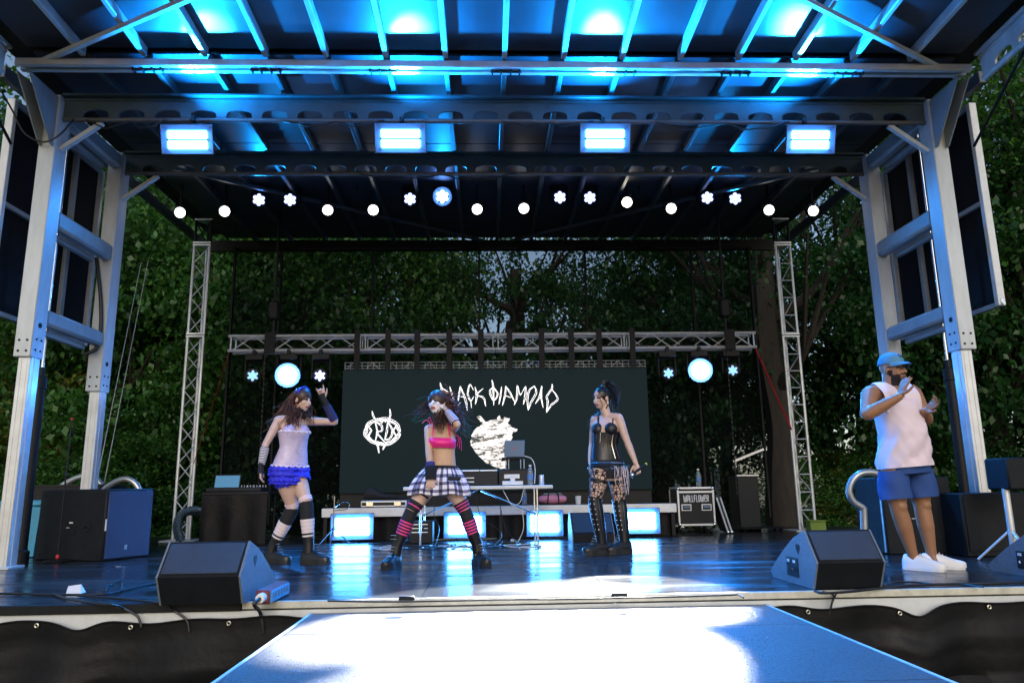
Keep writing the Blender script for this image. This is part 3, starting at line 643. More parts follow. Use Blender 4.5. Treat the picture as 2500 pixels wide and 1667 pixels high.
HEADS = [(617, 917, 'lamp_wash_dim', 0.085, 'leftmost of the three lights hung under the left end of the truss'), (702, 916, 'lamp_hot', 0.125, 'glaring blue light hung under the left end of the truss'), (781, 917, 'lamp_wash', 0.085, 'right one of the three lights hung under the left end of the truss'),
         (1632, 911, 'lamp_wash_dim', 0.080, 'left one of the three lights hung under the right end of the truss'), (1710, 904, 'lamp_hot', 0.125, 'glaring blue light hung under the right end of the truss'), (1789, 904, 'lamp_wash_dim', 0.080, 'rightmost of the three lights hung under the right end of the truss')]
for px, py, mt, r, lab in HEADS:
    c = ony(px, py, TY-0.02); t = thing('moving_head', lab, 'stage light', c, group='moving heads under the truss')
    dn = unit(CAM-c); X = unit(np.cross(dn, (0, 0, 1))); Z = np.cross(X, dn)
    r2 = r*1.4 if mt == 'lamp_hot' else r+0.025; b = MB(); b.lathe(c-dn*0.2, [(0.06, 0.0), (r2-0.005, 0.05), (r2, 0.175), (r2-0.017, 0.18)], dn, 18); part('head', b, 'black_metal', t)
    if mt == 'lamp_hot':
        b = MB(); b.lathe(c-dn*0.012, [(r*1.42, 0.035), (r*1.46, 0.045), (r*1.0, 0.002)], dn, 24, cap=False); part('glow_ring', b, 'glow_grey', t); b = MB(); b.lathe(c-dn*0.006, [(r, 0), (r*0.9, 0.02), (r*0.5, 0.04), (0.003, 0.046)], dn, 20); part('lens', b, mt, t); spot('head_beam', c+dn*0.07, V(c[0]*0.3, 5.0, 0.6), 420, (0.004, 0.24, 1.0), 110, 0.9, 0.08, t)  # added ring round the hot lens catches its glow
    else:
        for k in range(13):
            a = k*math.pi/6 if k < 12 else 0; rr = 0 if k == 12 else r*(0.74 if k % 2 else 0.42)
            b = MB(); b.lathe(c-dn*0.004+(X*math.cos(a)+Z*math.sin(a))*rr, [(r*0.24, 0), (r*0.2, 0.01), (0.002, 0.015)], dn, 8); part('lens', b, mt, t)
    b = MB(); zt = tzb-0.03
    b.box((c[0], c[1]+0.1, zt-0.07), (0.27, 0.2, 0.10), bev=0.012); part('base_box', b, 'black_metal', t)
    b = MB()
    for s in (-1, 1): b.box((c[0]+s*(r+0.05), c[1]+0.1, (c[2]+zt-0.1)/2), (0.03, 0.09, zt-0.1-c[2]+0.08), bev=0.01)
    b.tube([V(c[0]-r-0.05, c[1]+0.1, zt-0.13), V(c[0]+r+0.05, c[1]+0.1, zt-0.13)], 0.02, 6)
    part('yoke', b, 'black_metal', t)
    b = MB(); b.box((c[0], TY, zt), (0.06, 0.06, 0.08), bev=0.01); part('clamp', b, 'black_metal', t)

# triangular ladder towers at the back corners
def tower(px, py, label, rungs):
    Y = 11.3; x = ony(px, py, Y)[0]; D = 0.24; t = thing('truss_tower', label, 'truss tower', (x, Y, 0), group='truss towers at the back of the stage')
    ch = [(x-D/2, Y), (x+D/2, Y), (x, Y+D*0.87)]; H = ROOFZ+0.05; zs = [0.0, ony(px, 818, Y)[2], ony(px, 596, Y)[2], H]
    for (z0, z1) in zip(zs[:-1], zs[1:]):
        b = MB()
        for q in ch: b.cyl((q[0], q[1], z0+0.006), (q[0], q[1], z1-0.006), 0.022, n=8)
        sct = part('tower_section', b, 'black_metal' if z1 == H else 'alu', t)  # top section of the silver tower blackened to paint in roof shade
        m = int((z1-z0)/0.26); p = (z1-z0-0.08)/m
        for j in range(m):
            for e in range(3):
                a, c = ch[e], ch[(e+1) % 3]
                b = MB(); za = z0+0.04+j*p
                if rungs and e == 0: b.cyl((a[0], a[1], za), (c[0], c[1], za), 0.010, n=6)
                else: b.cyl((a[0], a[1], za) if j % 2 == 0 else (c[0], c[1], za), (c[0], c[1], za+p) if j % 2 == 0 else (a[0], a[1], za+p), 0.009, n=6)
                part('lacing_bar', b, 'black_metal' if z1 == H else 'alu', sct)
        for z in (z0+0.02, z1-0.02):
            b = MB(); b.prism([V(ch[0][0]-0.02, ch[0][1]-0.026, z-0.012), V(ch[1][0]+0.02, ch[1][1]-0.026, z-0.012), V(ch[2][0], ch[2][1]+0.03, z-0.012)], V(0, 0, 0.024)); part('end_plate', b, 'alu', sct)
    b = MB(); b.box((x, Y+0.08, 0.008), (0.5, 0.5, 0.016)); part('base_plate', b, 'alu_dull', t, False)
    return x, Y
twl = tower(472, 900, 'silver lattice tower at the back left of the stage', False)
twr = tower(1937, 900, 'silver ladder tower at the back right beside the tree trunk', True)
mat('strap_red', (0.55, 0.02, 0.03), 0.6)
solo('ratchet_strap', MB().tube([V(tx1-0.02, TY, tzb-0.03), V(twr[0]-0.13, twr[1]-0.03, ony(1935, 1045, TY)[2])], 0.016, 6, flat=0.25), 'strap_red', 'red ratchet strap slanting from the right end of the truss', 'strap')
solo('ratchet_strap', MB().tube([V(tx0+0.02, TY, tzb-0.03), V(twl[0]+0.12, twl[1]-0.03, ony(480, 1130, TY)[2])], 0.012, 6, flat=0.25), 'strap_red', 'dark red ratchet strap slanting from the left end of the truss', 'strap')
mat('lime_box', (0.16, 0.24, 0.03), 0.6, var=0.15)
c = onz(1965, 1286, 0.0); c = V(twr[0]+0.06, twr[1]-0.16, 0)
t = thing('ballast_box', 'yellow green crate at the foot of the right ladder tower', 'crate', c)
b = MB(); b.box(c+V(0, 0, 0.075), (0.24, 0.16, 0.14), bev=0.01); part('body', b, 'lime_box', t)
b = MB(); b.box(c+V(0, 0, 0.155), (0.26, 0.18, 0.02), bev=0.005); part('rim', b, 'lime_box', t)

# mesh scrim behind the truss
def scrim_mat():
    m = bpy.data.materials.new('scrim_mesh'); m.use_nodes = True; MATS['scrim_mesh'] = m; n = m.node_tree.nodes; l = m.node_tree.links
    b = n['Principled BSDF']; b.inputs['Base Color'].default_value = (0.006, 0.007, 0.010, 1); b.inputs['Roughness'].default_value = 1.0; b.inputs['Specular IOR Level'].default_value = 0.0
    tr = n.new('ShaderNodeBsdfTransparent'); mx = n.new('ShaderNodeMixShader'); mx.inputs[0].default_value = 0.48
    l.new(tr.outputs[0], mx.inputs[1]); l.new(b.outputs[0], mx.inputs[2]); l.new(mx.outputs[0], n['Material Output'].inputs['Surface'])
scrim_mat()
SCY = 12.2; a0, a1 = ony(557, 900, SCY)[0], ony(1850, 900, SCY)[0]
scrim = thing('mesh_backdrop', 'see-through black mesh backdrop hung behind the truss', 'backdrop', ((a0+a1)/2, SCY, 0))
seams = [a0]+[ony(px, 700, SCY)[0] for px in (685, 910, 1170, 1430, 1690)]+[a1]
for i in range(6):
    x0, x1 = seams[i]+0.004, seams[i+1]-0.004; b = MB()
    b.grid([[V(x, SCY+0.03*math.sin(x*6)+0.02*math.sin(z*2+x), z) for x in np.linspace(x0, x1, 18)] for z in np.linspace(0.05, ROOFZ-0.15, 12)]); part('mesh_panel', b, 'scrim_mesh', scrim)
for i, x in enumerate(seams):
    b = MB(); b.box((x, SCY-0.0, ROOFZ/2), (0.03, 0.085, ROOFZ-0.35)); part('seam', b, 'black_edge', scrim, False)
b = MB(); b.cyl((a0-0.05, SCY, ROOFZ-0.16), (a1+0.05, SCY, ROOFZ-0.16), 0.025, n=8); part('top_pipe', b, 'black_metal', scrim)
# ================================================================ loose gear on the stage
mat('cabinet', (0.009, 0.011, 0.014), 0.55, var=0.25, scale=10, bump=0.25, bscale=160, spec=0.2)
mat('cabinet_tex', (0.15, 0.17, 0.20), 0.55, var=0.2, scale=30, bump=0.4, bscale=190)  # cheek colour lightened to carry the stage light falling on it
mat('grille', (0.03, 0.033, 0.042), 0.5, metal=0.2, var=0.1, bump=0.5, bscale=300)
mat('grille_bluelit', (0.05, 0.06, 0.11), 0.4, metal=0.5, var=0.1, bump=0.3, bscale=200)  # grille with blue stage light mixed into its colour
mat('white_plastic', (0.72, 0.73, 0.74), 0.4, var=0.05)
mat('red_plastic', (0.55, 0.03, 0.04), 0.4); mat('red_dark', (0.16, 0.02, 0.025), 0.5)
mat('blue_panel', (0.06, 0.30, 0.50), 0.45, var=0.1)
mat('tube_grey', (0.42, 0.44, 0.44), 0.32, metal=0.7, var=0.1)
mat('laptop_alu', (0.12, 0.19, 0.30), 0.35, metal=0.3)
mat('bag_pink', (0.62, 0.24, 0.34), 0.75, var=0.15, scale=30)
mat('bag_grey', (0.16, 0.17, 0.18), 0.8)
mat('bag_black', (0.014, 0.014, 0.016), 0.8, var=0.3, scale=12)
mat('water', (0.55, 0.68, 0.78), 0.1); MATS['water'].node_tree.nodes['Principled BSDF'].inputs['Transmission Weight'].default_value = 0.7
mat('bottle_label', (0.10, 0.22, 0.50), 0.5)
mat('hose_blue', (0.10, 0.16, 0.22), 0.25, metal=0.3)
mat('case_black', (0.010, 0.012, 0.015), 0.45, var=0.2, spec=0.25)
mat('tape_mark', (0.5, 0.52, 0.52), 0.6)

# ---------------------------------------------------------------- stage monitors
def wedge(name, label, side_pts, X0, X1, panel_side, group, panel=True):
    """side_pts: profile (Y, z), front-bottom first, running up and round the back"""
    t = thing(name, label, 'stage monitor', ((X0+X1)/2, side_pts[0][0]+0.2, 0), group=group)
    b = MB(); b.prism([V(X0+0.012, y, z) for y, z in side_pts], V(X1-X0-0.024, 0, 0)); part('cabinet', b, 'cabinet', t, False)
    for x, s in ((X0, -1), (X1, 1)):
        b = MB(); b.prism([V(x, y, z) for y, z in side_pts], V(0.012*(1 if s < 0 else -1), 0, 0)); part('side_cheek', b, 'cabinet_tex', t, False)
    f, a = np.array(side_pts[1]), np.array(side_pts[2]); d = unit(a-f); nn = np.array([-d[1], d[0]]); nn = nn if nn[0] < 0 else -nn
    L = np.linalg.norm(a-f); c = (f+a)/2+nn*0.004
    b = MB(); b.box(V((X0+X1)/2, c[0], c[1]), (X1-X0-0.05, L-0.04, 0.012), Y=V(0, d[0], d[1]), Z=V(0, nn[0], nn[1]), bev=0.003); part('grille', b, 'grille', t)
    cen = np.mean(side_pts, 0); xs_ = X0 if panel_side < 0 else X1; ss = panel_side
    # heart shaped hand grip in the cheek
    hc = (np.array(side_pts[2])*0.55+np.array(cen)*0.45); pts = []
    for q in np.linspace(0, 2*math.pi, 22)[:-1]:
        hx = 16*math.sin(q)**3; hz = 13*math.cos(q)-5*math.cos(2*q)-2*math.cos(3*q)-math.cos(4*q); pts.append(V(xs_+ss*0.002, hc[0]+hx*0.0022, hc[1]-0.03+hz*0.0026))
    b = MB(); b.prism(pts, V(-ss*0.006, 0, 0)); part('hand_grip', b, 'black_edge', t, False)
    if panel:
        b = MB(); b.box(V(xs_+ss*0.002, cen[0]-0.04, 0.115), (0.006, 0.2, 0.13), bev=0.002); cp = part('connector_plate', b, 'cabinet', t)
        for k in range(4):
            b = MB(); b.cyl(V(xs_, cen[0]-0.10+k*0.04, 0.10), V(xs_+ss*0.012, cen[0]-0.10+k*0.04, 0.10), 0.011, n=10); part('socket', b, 'chrome' if k % 2 else 'black_metal', cp)
        for k in range(2):
            b = MB(); b.box(V(xs_+ss*0.006, cen[0]-0.08+k*0.1, 0.155), (0.004, 0.04, 0.02)); part('label_plate', b, 'white_plastic', cp, False)
    return t
def prof(pxs, X):
    o = [onx(px, py, X) for px, py in pxs]; return [(p[1], p[2]) for p in o]
XR0 = onz(1986, 1438, 0)[0]; XR1 = onz(2142, 1432, 0)[0]
pr = prof([(1986, 1438), (1994, 1375), (1962, 1294), (1936, 1312), (1911, 1343), (1892, 1372), (1880, 1392), (1890, 1421)], XR0)
pr = [(y, max(0, z)) for y, z in pr]; pr[0] = (pr[0][0], 0.0); pr[-1] = (pr[-1][0], 0.0)
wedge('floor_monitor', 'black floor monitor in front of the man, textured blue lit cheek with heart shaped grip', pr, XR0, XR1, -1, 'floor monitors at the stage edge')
XL1 = onz(594, 1473, 0)[0]; XL0 = onz(400, 1473, 0)[0]
pl_ = prof([(594, 1473), (592, 1405), (634, 1318), (642, 1345), (648, 1375), (648, 1400), (640, 1432), (628, 1446)], XL1)
base = pr; 
wedge('floor_monitor', 'black floor monitor at the left stage edge beside the red power box', [(y-pr[0][0]+onz(594, 1473, 0)[1], z) for y, z in pr], XL0, XL1, 1, 'floor monitors at the stage edge', panel=False)
q = onz(2437, 1398, 0.0); oy = q[1]-pr[-1][0]+0.12
wedge('floor_monitor', 'black floor monitor cut off by the right edge of the picture', [(y+oy, z) for y, z in pr], q[0]+0.05, q[0]+0.60, -1, 'floor monitors at the stage edge')

# ---------------------------------------------------------------- subwoofers and speakers
def cab(name, label, p_fl, p_fr, depth, h, cat='speaker', front='cabinet', right='cabinet', group=None, details=True):
    p_fl = np.asarray(p_fl, float); p_fr = np.asarray(p_fr, float); X = unit(p_fr-p_fl); Y = V(-X[1], X[0], 0); W = np.linalg.norm(p_fr-p_fl); Z = V(0, 0, 1)
    c = (p_fl+p_fr)/2+Y*depth/2; t = thing(name, label, cat, (c[0], c[1], p_fl[2]), group=group)
    b = MB(); b.box(c+Z*(h/2), (W, depth, h), X=X, Y=Y, bev=0.012); part('cabinet', b, front, t)
    return t, c, X, Y, W
pfl, pfr = onz(83, 1366, 0), onz(246, 1371, 0); hs = ony(250, 1193, pfr[1])[2]
dpt = 0.62
t, c, X, Y, W = cab('subwoofer', 'large black subwoofer on the left with a blue lit grille on its side', pfl, pfr, dpt, hs)
b = MB(); b.box(c+X*(W/2+0.006)+V(0, 0, hs/2), (0.012, dpt-0.05, hs-0.05), X=X, Y=Y, bev=0.003); part('grille', b, 'grille_bluelit', t)
fc = c-Y*(dpt/2)
for dx, dz in ((0.0, 0.02),):
    b = MB(); b.box(fc+X*(-0.0)+V(0, 0, hs*0.50), (0.17, 0.01, 0.2), X=X, Y=Y, bev=0.003); hp = part('handle_plate', b, 'black_edge', t)
    b = MB(); b.box(fc-Y*0.008+X*0.02+V(0, 0, hs*0.53), (0.05, 0.008, 0.014), X=X, Y=Y); part('handle_bar', b, 'white_plastic', hp, False)
    b = MB(); b.box(fc-Y*0.008-X*0.02+V(0, 0, hs*0.46), (0.04, 0.008, 0.006), X=X, Y=Y); part('handle_bar', b, 'white_plastic', hp, False)
b = MB(); b.lathe(fc+X*0.24+V(0, 0, hs*0.49)+Y*0.004, [(0.075, 0), (0.07, 0.012), (0.03, 0.014), (0.02, 0.03), (0.002, 0.032)], -Y, 18); part('pole_mount', b, 'black_edge', t)
for s in (-1, 1):
    for z in (0.06, hs-0.06):
        b = MB(); b.lathe(fc+X*s*(W/2-0.06)+V(0, 0, z)+Y*0.003, [(0.022, 0), (0.018, 0.008), (0.002, 0.01)], -Y, 10); part('rubber_foot', b, 'black_edge', t)
b = MB(); b.box(c+X*(W/2+0.014)-Y*0.03+V(0, 0, 0.13), (0.004, 0.03, 0.05), X=X, Y=Y); part('badge', b, 'chrome', t, False)
b = MB(); b.box(c+X*(W/2+0.006)-Y*(dpt/2-0.015)+V(0, 0, hs*0.5), (0.008, 0.012, 0.12), X=X, Y=Y); part('grip', b, 'white_plastic', t, False)

q = ony(64, 1300, 8.95); q = V(q[0], 8.95, 0)
t = thing('storage_bin', 'blue plastic bin behind the left column', 'bin', q)
b = MB(); b.loft([[q+V(sx*(0.20+0.05*k), sy*(0.16+0.04*k), 0.01+0.55*k) for sx, sy in ((-1, -1), (1, -1), (1, 1), (-1, 1))] for k in (0, 0.5, 1)]); part('body', b, 'blue_panel', t, False)
b = MB(); b.box(q+V(0, 0, 0.60), (0.54, 0.44, 0.07), bev=0.02); part('lid', b, 'blue_panel', t)
q = V(-5.15, 9.6, 0)
t = thing('road_case', 'dark road case behind the left tower', 'case', q)
b = MB(); b.box(q+V(0, 0, 0.42), (0.95, 0.5, 0.78), bev=0.01); part('body', b, 'case_black', t)
b = MB()
b.box(q+V(0, -0.253, 0.80), (0.97, 0.02, 0.03)); part('edge', b, 'black_metal', t, False)

# right hand side speakers
pa = onz(2137, 1337, 0); ang = math.radians(35); Xd = V(math.cos(ang), -math.sin(ang), 0)
hR = ony(2119, 1172, pa[1])[2]
t, c, X, Y, W = cab('loudspeaker', 'standing loudspeaker with blue lit mesh grille behind the man', pa, pa+V(0.50*math.cos(0.15), -0.50*math.sin(0.15), 0)+0, 0.42, hR)
b = MB(); b.box(c-Y*0.216+V(0, 0, hR/2), (W-0.04, 0.014, hR-0.06), X=X, Y=Y, bev=0.004); gp = part('grille', b, 'grille_bluelit', t)
for i in range(26):
    b = MB(); z = 0.06+(hR-0.12)*i/25; b.box(c-Y*0.2245+V(0, 0, z), (W-0.06, 0.004, 0.007), X=X, Y=Y); part('grille_slat', b, 'laptop_alu', gp, False)
b = MB(); b.box(c-Y*0.2245+X*0.05+V(0, 0, 0.16), (0.035, 0.004, 0.07), X=X, Y=Y); part('badge', b, 'white_plastic', t, False)
pb = onz(2225, 1347, 0); hb = ony(2230, 1165, pb[1]+0.3)[2]
t, c, X, Y, W = cab('subwoofer', 'big black subwoofer standing right behind the man', V(3.95, 7.35, 0), V(4.62, 7.30, 0), 0.65, hb)
b = MB(); b.box(c-Y*0.33+X*(-0.05)+V(0, 0, hb*0.5), (0.18, 0.01, 0.2), X=X, Y=Y, bev=0.003); part('handle_plate', b, 'black_edge', t)
b = MB(); b.box(c-Y*0.338-X*0.05+V(0, 0, hb*0.46), (0.06, 0.006, 0.006), X=X, Y=Y); part('handle_bar', b, 'white_plastic', t, False)
t, c, X, Y, W = cab('subwoofer', 'low wide black subwoofer below the right column', V(4.50, 6.98, 0), V(5.30, 6.95, 0), 0.4, ony(2380, 1203, 7.0)[2])
b = MB(); b.box(c-Y*0.206+V(0, 0, 0.3), (W-0.06, 0.01, 0.5), X=X, Y=Y, bev=0.003); part('grille', b, 'cabinet', t)
# pole speaker on the right rim
pc = ony(2474, 1330, 6.5); pc = V(pc[0], 6.5, 0)
t = thing('pole_speaker', 'black speaker box on a pale pole at the right rim', 'speaker', pc)
b = MB(); b.cyl(pc, pc+V(0, 0, ony(2474, 1190, 6.5)[2]), 0.03, n=12); part('pole', b, 'alu', t)
zz = ony(2474, 1195, 6.5)[2]; b = MB(); b.box(pc+V(0.15, 0.05, zz+0.14), (0.36, 0.3, 0.28), bev=0.015); part('cabinet', b, 'cabinet', t)
for k in range(3):
    a = k*2.1+0.4; b = MB(); b.tube([pc+V(0, 0, 0.28), pc+V(0.28*math.cos(a), 0.28*math.sin(a), 0.012)], 0.011, 6); part('leg', b, 'alu', t)

# ---------------------------------------------------------------- handrail hoops
def hoop(pxs, Y, label):
    P_ = smoothpath([ony(x, y, Y) for x, y in pxs], 8); lo = P_[0].copy(); hi = P_[-1].copy()
    P_ = [V(lo[0], Y, 0.02)]+P_+[V(hi[0]-0.03, Y, 0.02)]
    solo('stair_handrail', MB().tube(P_, 0.036, 12), 'tube_grey', label, 'handrail', group='curved stair handrails')
hoop([(135, 1200), (160, 1180), (195, 1164), (225, 1162), (246, 1180), (254, 1195)], 9.4, 'curved grey handrail tube arching behind the left subwoofer beside the column')
hoop([(256, 1192), (282, 1176), (308, 1169), (330, 1180), (343, 1206), (335, 1236), (314, 1254)], 9.2, 'curved grey handrail loop sticking out right of the left subwoofer')
hoop([(2150, 1160), (2128, 1153), (2100, 1156), (2080, 1174), (2073, 1200), (2084, 1224), (2108, 1240)], 7.4, 'curved grey handrail loop left of the mesh loudspeaker')

# ---------------------------------------------------------------- microphone stand
q = onz(139, 1372, 0); top = ony(173, 1023, q[1])
t = thing('microphone_stand', 'straight black microphone stand with red collar and tip on the left', 'microphone stand', q)
b = MB(); b.lathe(q, [(0.13, 0.0), (0.135, 0.012), (0.12, 0.024), (0.02, 0.03)], n=24); part('base', b, 'black_metal', t)
b = MB(); b.tube([q+V(0, 0, 0.03), V(q[0], q[1], top[2])], 0.0085, 8); part('rod', b, 'black_metal', t)
zc_ = ony(158, 1160, q[1])[2]; b = MB(); b.lathe(V(q[0], q[1], zc_-0.03), [(0.012, 0), (0.017, 0.01), (0.017, 0.05), (0.012, 0.06)]); part('clutch', b, 'black_metal', t)
b = MB(); b.ball(V(q[0], q[1], 0.055), (0.020, 0.020, 0.026)); part('collar', b, 'red_plastic', t)
b = MB(); b.ball(V(q[0], q[1], top[2]), 0.016); part('tip', b, 'red_plastic', t)
solo('drink_bottle', MB().lathe(onz(60, 1358, 0), [(0.02, 0), (0.022, 0.01), (0.022, 0.09), (0.009, 0.12), (0.009, 0.14)], (0.55, 0, 1), 10), 'white_plastic', 'small white bottle tipped over at the foot of the left column', 'bottle')

# ---------------------------------------------------------------- cables on the deck
def cable(pxs, label, r=0.008, z=0.011, m='black_cable', nm='cable', lift=None):
    P_ = []
    for i, q in enumerate(pxs):
        p = onz(q[0], q[1], z); 
        if len(q) > 2: p = q[2]
        P_.append(p)
    return solo(nm, MB().tube(smoothpath(P_, 6), r, 6), m, label, 'cable')
E0 = lambda px, py: ony(px, py, EDGE-0.03)
cable([(-30, 1448), (60, 1449), (130, 1451), (250, 1450), (300, 1440), (340, 1431), (385, 1420), (398, 1402)], 'black cable running along the left deck to the monitor', 0.009)
cable([(130, 1449), (170, 1462), (230, 1472), (275, 1476), (0, 0, E0(300, 1484)), (0, 0, E0(335, 1503)), (0, 0, E0(345, 1530))], 'black cable dropping over the left edge past the left eyelet', 0.008)
cable([(190, 1453), (260, 1458), (330, 1464), (380, 1470), (402, 1472), (0, 0, E0(425, 1490)), (0, 0, E0(455, 1512)), (0, 0, E0(462, 1540))], 'black cable dropping over the edge in front of the left monitor', 0.008)
cable([(258, 1444), (262, 1430), (280, 1422), (296, 1420), (297, 1432), (294, 1441)], 'small loop of black cable left of the left monitor', 0.007)
cable([(1990, 1442), (2010, 1447), (2080, 1443), (2150, 1435), (2230, 1428), (2330, 1425), (2420, 1424), (2520, 1420)], 'black cable along the right stage edge under the man', 0.009)
cable([(2155, 1430), (2190, 1420), (2240, 1421), (2290, 1426), (2340, 1425), (2400, 1432)], 'second black cable snaking past the mans feet', 0.007)
cable([(2010, 1444), (0, 0, E0(2035, 1452)), (0, 0, E0(2030, 1475)), (0, 0, E0(2024, 1500))], 'black cable hanging over the right edge, left of two', 0.007)
cable([(2040, 1446), (0, 0, E0(2041, 1450)), (0, 0, E0(2032, 1468)), (0, 0, E0(2027, 1490))], 'black cable hanging over the right edge beside its twin', 0.006)
cable([(800, 1466), (900, 1468), (985, 1468), (1100, 1466), (1250, 1463), (1400, 1462), (1510, 1459), (1620, 1457), (1780, 1452), (1800, 1450), (1815, 1458)], 'thin black cable along the deck edge behind the bright runway', 0.006)
for px, lab in ((993, 'left'), (1512, 'right')):
    q = onz(px, 1467 if px < 1200 else 1459, 0); solo('cable_clip', MB().box(q+V(0, 0, 0.018), (0.10, 0.05, 0.03), bev=0.008), 'black_edge', 'small black cable connector on the deck edge, %s of two' % lab, 'connector')
q = onz(180, 1449, 0.0)
b = MB(); X = unit(V(1, -0.15, 0)); b.add([q+V(-0.055, 0, 0.002), q+V(0.055, -0.01, 0.002), q+V(0.03, 0.03, 0.062), q+V(-0.062, 0.035, 0.05), q+V(0.06, 0.05, 0.004), q+V(-0.05, 0.06, 0.004)], [(0, 1, 2, 3), (3, 2, 4, 5), (0, 3, 5), (1, 4, 2), (0, 5, 4, 1)])
solo('paper_card', b, 'white_plastic', 'small folded white paper card on the left of the deck', 'card', smooth=False)
pb0, pb1 = onz(640, 1476, 0), onz(690, 1450, 0)
t = thing('power_box', 'red and blue power strip lying beside the left monitor', 'power strip', (pb0+pb1)/2)
d = unit((pb1-pb0)*V(1, 1, 0)); sx = V(d[1], -d[0], 0); L = np.linalg.norm(pb1-pb0); m_ = (pb0+pb1)/2*V(1, 1, 0)
b = MB(); b.box(m_+V(0, 0, 0.045), (0.085, L, 0.085), X=sx, Y=d, Z=V(0, 0, 1), bev=0.006); part('body', b, 'red_dark', t)
b = MB(); b.box(m_+sx*0.045+V(0, 0, 0.045), (0.008, L*0.92, 0.07), X=sx, Y=d, Z=V(0, 0, 1)); pp = part('socket_panel', b, 'blue_panel', t, False)
for k in range(6):
    b = MB(); b.box(m_+sx*0.050+d*(k-2.5)*L*0.14+V(0, 0, 0.05), (0.006, L*0.09, 0.035), X=sx, Y=d, Z=V(0, 0, 1)); part('socket', b, 'laptop_alu', pp, False)
b = MB(); b.lathe(pb0*V(1, 1, 0)+V(0, 0, 0.045)-d*0.06, [(0.028, 0), (0.03, 0.02), (0.03, 0.06)], d, 12); part('plug', b, 'white_plastic', t)
b = MB(); b.tube(smoothpath([pb0*V(1, 1, 0)+V(0, 0, 0.045)-d*0.06, pb0*V(1, 1, 0)+V(-0.02, -0.10, 0.02), E0(634, 1492), E0(640, 1518), E0(643, 1545)], 6), 0.012, 8); part('power_cord', b, 'black_cable', t)

# ---------------------------------------------------------------- folding table and the equipment on it
TBY = 9.45; tl, tr = ony(984, 1190, TBY)[0], ony(1350, 1187, TBY)[0]; TZ = ony(1330, 1183, TBY)[2]
t = thing('folding_table', 'white folding table with chrome legs in front of the screen', 'table', ((tl+tr)/2, TBY+0.3, 0))
b = MB(); b.box(((tl+tr)/2, TBY+0.35, TZ-0.025), (tr-tl, 0.7, 0.045), bev=0.008); part('tabletop', b, 'white_plastic', t)
for x, s in ((tl+0.22, 1), (tr-0.20, -1)):
    for y in (TBY+0.05, TBY+0.62):
        b = MB(); b.cyl((x, y, 0), (x, y, TZ-0.05), 0.014, n=10); part('leg', b, 'chrome', t)
    b = MB(); b.cyl((x, TBY+0.05, 0.2), (x, TBY+0.62, 0.2), 0.011, n=8); part('stretcher', b, 'chrome', t)
    b = MB(); b.tube([(x, TBY+0.33, 0.36), (x+s*0.72, TBY+0.33, TZ-0.06)], 0.011, 8); part('folding_brace', b, 'chrome', t)
q = ony(1085, 1185, TBY+0.3); w_ = ony(1215, 1185, TBY+0.3)[0]-q[0]; zt = ony(1150, 1146, TBY+0.1)[2]
t = thing('dj_mixer', 'black mixer in a road case on the folding table', 'mixer', (q[0]+w_/2, TBY+0.35, TZ))
b = MB(); b.box((q[0]+w_/2, TBY+0.36, (TZ+zt)/2), (w_, 0.42, zt-TZ-0.004), bev=0.01); part('case', b, 'case_black', t)
for k in range(3):
    b = MB(); b.box((q[0]+w_*(k+0.5)/3, TBY+0.14, zt-0.012), (w_/3-0.01, 0.014, 0.018), bev=0.003); part('edge_rail', b, 'alu', t)
for k in range(14):
    b = MB(); x = q[0]+w_*(k+0.5)/14; b.cyl((x, TBY+0.2+0.05*(k % 3), zt-0.003), (x, TBY+0.2+0.05*(k % 3), zt+0.018), 0.007, n=6); part('knob', b, 'black_metal', t)
for k in range(4):
    b = MB(); b.box((q[0]+w_*(0.42+0.09*(k % 2)), TBY+0.148, TZ+0.10-0.05*(k//2)), (0.07, 0.006, 0.012)); part('maker_plate', b, 'alu', t, False)
q2 = q[0]+w_+0.01; w2 = ony(1298, 1185, TBY+0.3)[0]-q2; zt2 = zt
t = thing('rack_case', 'black equipment case under the laptop on the folding table', 'case', (q2+w2/2, TBY+0.4, TZ))
b = MB(); b.box((q2+w2/2, TBY+0.42, (TZ+zt2)/2), (w2, 0.40, zt2-TZ-0.004), bev=0.01); part('case', b, 'case_black', t)
b = MB(); b.box((q2+w2*0.4, TBY+0.216, zt2-0.09), (w2*0.46, 0.008, 0.055), bev=0.002); part('label_plate', b, 'white_plastic', t)
b = MB(); b.box((q2+w2*0.42, TBY+0.20, TZ+0.03), (w2*0.62, 0.04, 0.05), bev=0.006); b.lathe((q2+w2*0.42, TBY+0.185, TZ+0.075), [(0.035, 0), (0.03, 0.01), (0.012, 0.012)], (0, -1, 0), 12); part('latch', b, 'white_plastic', t)
# laptop on its stand
lc = ony(1256, 1094, TBY+0.25); lw = (ony(1282, 1094, TBY+0.25)[0]-ony(1233, 1094, TBY+0.25)[0]); lz0 = ony(1256, 1115, TBY+0.25)[2]; lz1 = ony(1256, 1075, TBY+0.25)[2]
t = thing('laptop', 'silver blue laptop opened on a metal stand over the table', 'laptop', (lc[0], TBY+0.35, lz0))
Zs = unit(V(0.04, -0.14, 1)); b = MB(); b.box(V(lc[0], TBY+0.25, (lz0+lz1)/2), (lw, 0.010, (lz1-lz0)*1.01), Z=Zs, bev=0.004); lid = part('lid', b, 'laptop_alu', t)
b = MB(); lc2 = V(lc[0], TBY+0.243, (lz0+lz1)/2); b.ball(lc2, (0.013, 0.004, 0.014), n=10, k=6); b.ball(lc2+V(0.004, 0, 0.019), (0.004, 0.003, 0.006), n=6, k=4); part('emblem', b, 'red_plastic', lid)
b = MB(); b.box(V(lc[0]-0.03, TBY+0.42, lz0-0.012), (lw*1.02, 0.34, 0.016), bev=0.004); part('keyboard_base', b, 'black_metal', t)
